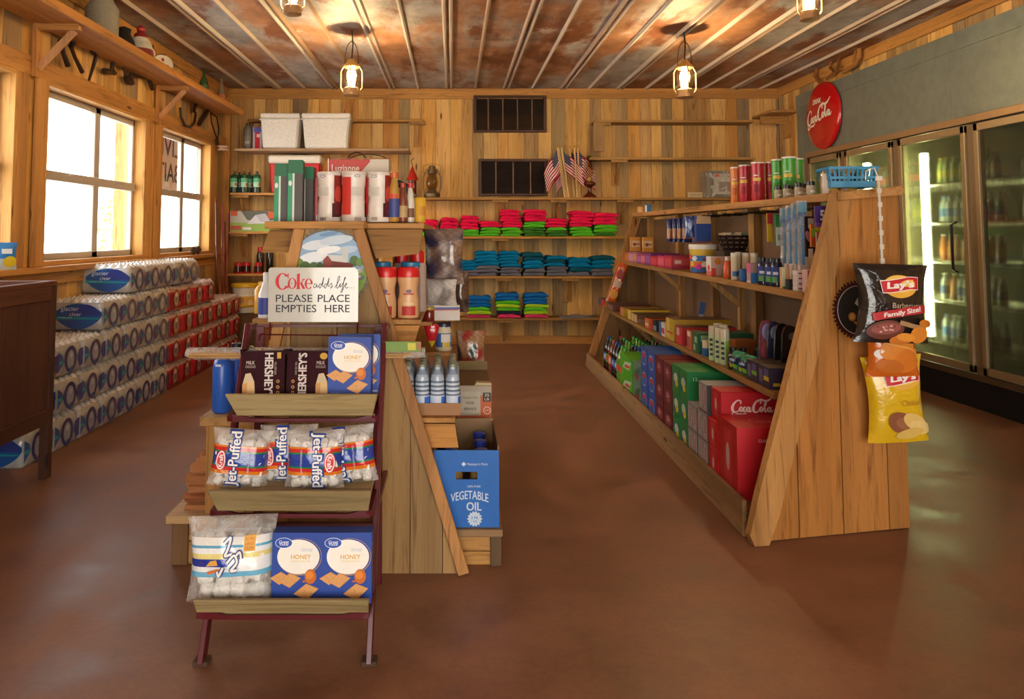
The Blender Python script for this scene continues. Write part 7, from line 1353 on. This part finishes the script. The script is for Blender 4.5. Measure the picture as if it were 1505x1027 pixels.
for px, c, lb, h in ((300, '2f4a2c', 'dark green glass bottle on the high shelf near the corner', .3), (326, '7a6a58', 'pale glass bottle with red label last on the high shelf', .32)):
    b = B('gloss').lathe([(.04, 0), (.045, .01), (.045, h * .5), (.016, h * .75), (.014, h)], c, 16); b.mat('paper').rect(cyl(.0453, 0, -60), -.04, h * .25, .04, h * .42, 'b0604a' if px > 310 else '3a5a34', 6, 1); tag(b.obj('glass_bottle', loc=(-2.62, AX(px, 100, -2.62).y, HS), smooth=True), lb, 'bottle')
# ------------------------------------------------------------------ big round sign and harness above the cooler
c0 = AX(1209, 170, CXF - .03); rr = (AX(1209, 121, CXF - .03).z - AX(1209, 221, CXF - .03).z) / 2
b = B('enamel'); pr = [(rr * math.sin(t), rr * .17 * (1 - math.sin(t) ** 2) ** .5 if False else .05 * math.cos(t)) for t in [math.pi / 2 * i / 8 for i in range(8, 0, -1)]] + [(.004, .05)]
b.lathe([(rr * .96, -.02), (rr, -.012)] + pr, 'b80f14', 40)
fr = Fr(lambda u, v: V((u, v, .05 * math.sqrt(max(0, 1 - (u * u + v * v) / rr ** 2)))), k=.0004, base=.002); b.mat('paper').text(fr, 'DRINK', -.03, rr * .44, rr * .5, rr * .15, 'e8d8c8', bold=.03); COKE(b, fr, .0, rr * .02, rr * 1.5, 'e8d8c8', 7, 6)
o = b.obj('round_sign', loc=(CXF - .028, c0.y, c0.z), smooth=40, rot=(rad(90), 0, rad(-90))); tag(o, 'big round red enamel soft drink sign on the grey cooler header', 'sign')
def hz(px, py): p = AX(px, py, XR - .06); return (0, p.y, p.z)
hn = [([(1206, 88), (1200, 100), (1198, 112), (1204, 120)], .02, 'curved wooden yoke arm hanging farthest along the right wall'), ([(1222, 86), (1220, 100), (1226, 106), (1215, 116)], .018, 'forked wooden branch hanging behind the round red sign'), ([(1234, 80), (1232, 96), (1228, 108)], .016, 'straight wooden stick hanging in the harness group'), ([(1262, 68), (1264, 82), (1258, 94), (1240, 106)], .022, 'curved wooden yoke arm hanging nearest the viewer on the right wall'), ([(1258, 70), (1256, 84), (1254, 92)], .014, 'short wooden peg hanging beside the nearest yoke arm')]
for p, r, lb in hn: b = B('rough').tube([hz(*q) for q in p], r, R.choice(['8a5a30', 'a8743e', '6a4426']), 8); tag(b.obj('wooden_yoke', loc=(XR - .06, 0, 0), smooth=True), lb, 'yoke')
# ------------------------------------------------------------------ drinks in the cooler
def cbot(col, cap, lb):
    b = B('gloss').lathe([(.03, 0), (.033, .006), (.033, .05), (.033, .12), (.028, .16), (.012, .2), (.011, .215)], [col, col, lb, col, col, col], 12); o = b.obj('drink_bottle', smooth=True); k = B('plastic').lathe([(.014, 0), (.014, .016), (.01, .018)], cap, 10, z=.214); k.obj('cap', o); return o
DK = [('7a2018', 'c8302a', 'd8352a', 'red labelled'), ('c8701c', 'd8d0c0', 'e08a1c', 'orange'), ('b8c0c0', '3a78c0', '3a80c8', 'blue labelled'), ('8a9a3a', 'c8b02a', 'b8b02a', 'yellow green'), ('4a1c18', 'd0302a', 'c8282a', 'dark red'), ('b0b8b8', 'd8d8d8', '2a50a0', 'clear')]
dp = [cbot(*d[:3]) for d in DK]
for di, (y1, y0) in enumerate(zip(MUL[:-1], MUL[1:])):
    for si, z in enumerate(SHZ):
        if di < 2 and si < 3: continue
        k = {0: [5, 5, 5, 3, 4], 1: [5, 2, 1, 3, 4], 2: [5, 5, 1, 2, 3], 3: [5, 2, 4, 0, 0], 4: [5, 2, 4, 0, 0]}[di][si]; nb = 8
        for i in range(nb):
            Y = y0 + .1 + (y1 - y0 - .2) * (i + .5) / nb; kk = k if R.random() < .85 else R.choice([1, 2, 3]); lb = f'{DK[kk][3]} bottle, {ORD[di]} cooler bay from far end, {["bottom", "second", "middle", "fourth", "top"][si]} rack, {ORD[i]} from near side'
            lb = ' '.join(lb.split()[:16]); o = dp[kk]; loc = (CXF + .28 + R.uniform(0, .03), Y, z + .0005)
            if 'label' not in o.keys(): put(o, loc, lb, 'bottle', 0, 'drinks in the cooler')
            else: dup(o, loc, 0, lb)
# ================================================================== HANGING LANTERNS
def lantern(px, pyt, pyb, Y, label):
    top, bot = A(px, pyt, Y), A(px, pyb, Y); h = top.z - bot.z; r = h * .26; o = empty('hanging_lantern', tuple(bot)); tag(o, label, 'lantern')
    b = B('metal').lathe([(r * .75, 0), (r * .82, h * .01), (r * .8, h * .2), (r * .6, h * .24)], 'a8825a', 20).lathe([(r * .5, h * .74), (r * .85, h * .78), (r * .75, h * .84), (r * .5, h * .92), (r * .3, h)], 'b08a4a', 20)
    for s in (-1, 1): b.tube([(s * r * .8, 0, h * .1), (s * r * 1.12, 0, h * .22), (s * r * 1.12, 0, h * .66), (s * r * .7, 0, h * .86)], h * .018, 'b08a5a', 7)
    for s in (-1, 1): b.tube([(0, s * r * .8, h * .1), (0, s * r * 1.12, h * .22), (0, s * r * 1.12, h * .66), (0, s * r * .7, h * .86)], h * .018, 'b08a5a', 7)
    b.obj('metal_body', o, smooth=True)
    b = B('bottle').lathe([(r * .6, h * .25), (r * .82, h * .4), (r * .85, h * .55), (r * .6, h * .74)], 'fff4dc', 20, caps=False); b.obj('globe', o, smooth=True)
    b = B('glow_bulb').lathe([(r * .15, h * .3), (r * .3, h * .42), (r * .5, h * .55), (r * .42, h * .66), (r * .15, h * .72)], 'ffffff', 14); b.obj('bulb', o, smooth=True)
    zc = ZC - .012 - bot.z; n = 12
    b = B('metal').tube([(r * .7 * math.cos(math.pi * i / n), 0, h * .86 + (h * .62) * math.sin(math.pi * i / n) ** .8) for i in range(n + 1)], h * .012, '5a442c', 5); b.obj('bail', o)
    b = B('rough').tube([(0, 0, h), (0.01, 0, h + (zc - h) * .5), (0, 0, zc)], h * .02, '3a2c20', 6); b.obj('cord', o)
    L = bpy.data.lights.new('lamp', 'POINT'); L.energy = LAMP; L.color = (1, .77, .48); L.shadow_soft_size = r * .5; lo = bpy.data.objects.new('lamp', L); COL.objects.link(lo); lo.parent = o; lo.location = (0, 0, h * .52)
    return o
LAMP = 200
def YC(px, py): return AZ(px, py, ZC).y
lantern(516.5, 87, 141, 6.6, 'lit lantern hanging at the left in front of the back wall')
lantern(1007, 88, 144, 6.6, 'lit lantern hanging at the right in front of the back wall')
lantern(430, -38, 22, 4.6, 'lantern hanging at the top edge on the left, only its base in view')
lantern(1190, -32, 30, 4.6, 'lit lantern hanging at the top edge on the right')
# ================================================================== LIGHT
Wd = bpy.data.worlds.new('sky'); S.world = Wd; Wd.use_nodes = True; nt = Wd.node_tree; bg = nt.nodes['Background']
tc = nt.nodes.new('ShaderNodeTexCoord'); sep = nt.nodes.new('ShaderNodeSeparateXYZ'); nt.links.new(tc.outputs['Generated'], sep.inputs[0])
rp = nt.nodes.new('ShaderNodeValToRGB'); rp.color_ramp.elements[0].position = .0; rp.color_ramp.elements[0].color = (1, .93, .82, 1); rp.color_ramp.elements[1].position = .9; rp.color_ramp.elements[1].color = (.72, .86, 1, 1)
nt.links.new(sep.outputs['Z'], rp.inputs[0]); nt.links.new(rp.outputs[0], bg.inputs['Color']); bg.inputs['Strength'].default_value = 3.5
sl = bpy.data.lights.new('sun', 'SUN'); sl.energy = 6; sl.angle = rad(2); so = bpy.data.objects.new('sun', sl); COL.objects.link(so); so.rotation_euler = (rad(12), rad(22), 0); so.location = (0, 0, 8)
b = B('rough').box(XL - .5, XR + 1.4, YF - 1.2, YB + .4, ZC + .3, ZC + .36, '5a5048'); struct(b.obj('roof'))  # unseen slab over the ceiling, added to block the sun
S.view_settings.view_transform = 'Standard'; S.view_settings.look = 'None'; S.view_settings.gamma = 1; S.view_settings.exposure = 1.3
S.cycles.max_bounces = 10; S.cycles.diffuse_bounces = 6; S.cycles.transparent_max_bounces = 16; S.cycles.caustics_reflective = False; S.cycles.caustics_refractive = False; S.cycles.use_denoising = True; S.cycles.sample_clamp_indirect = 8
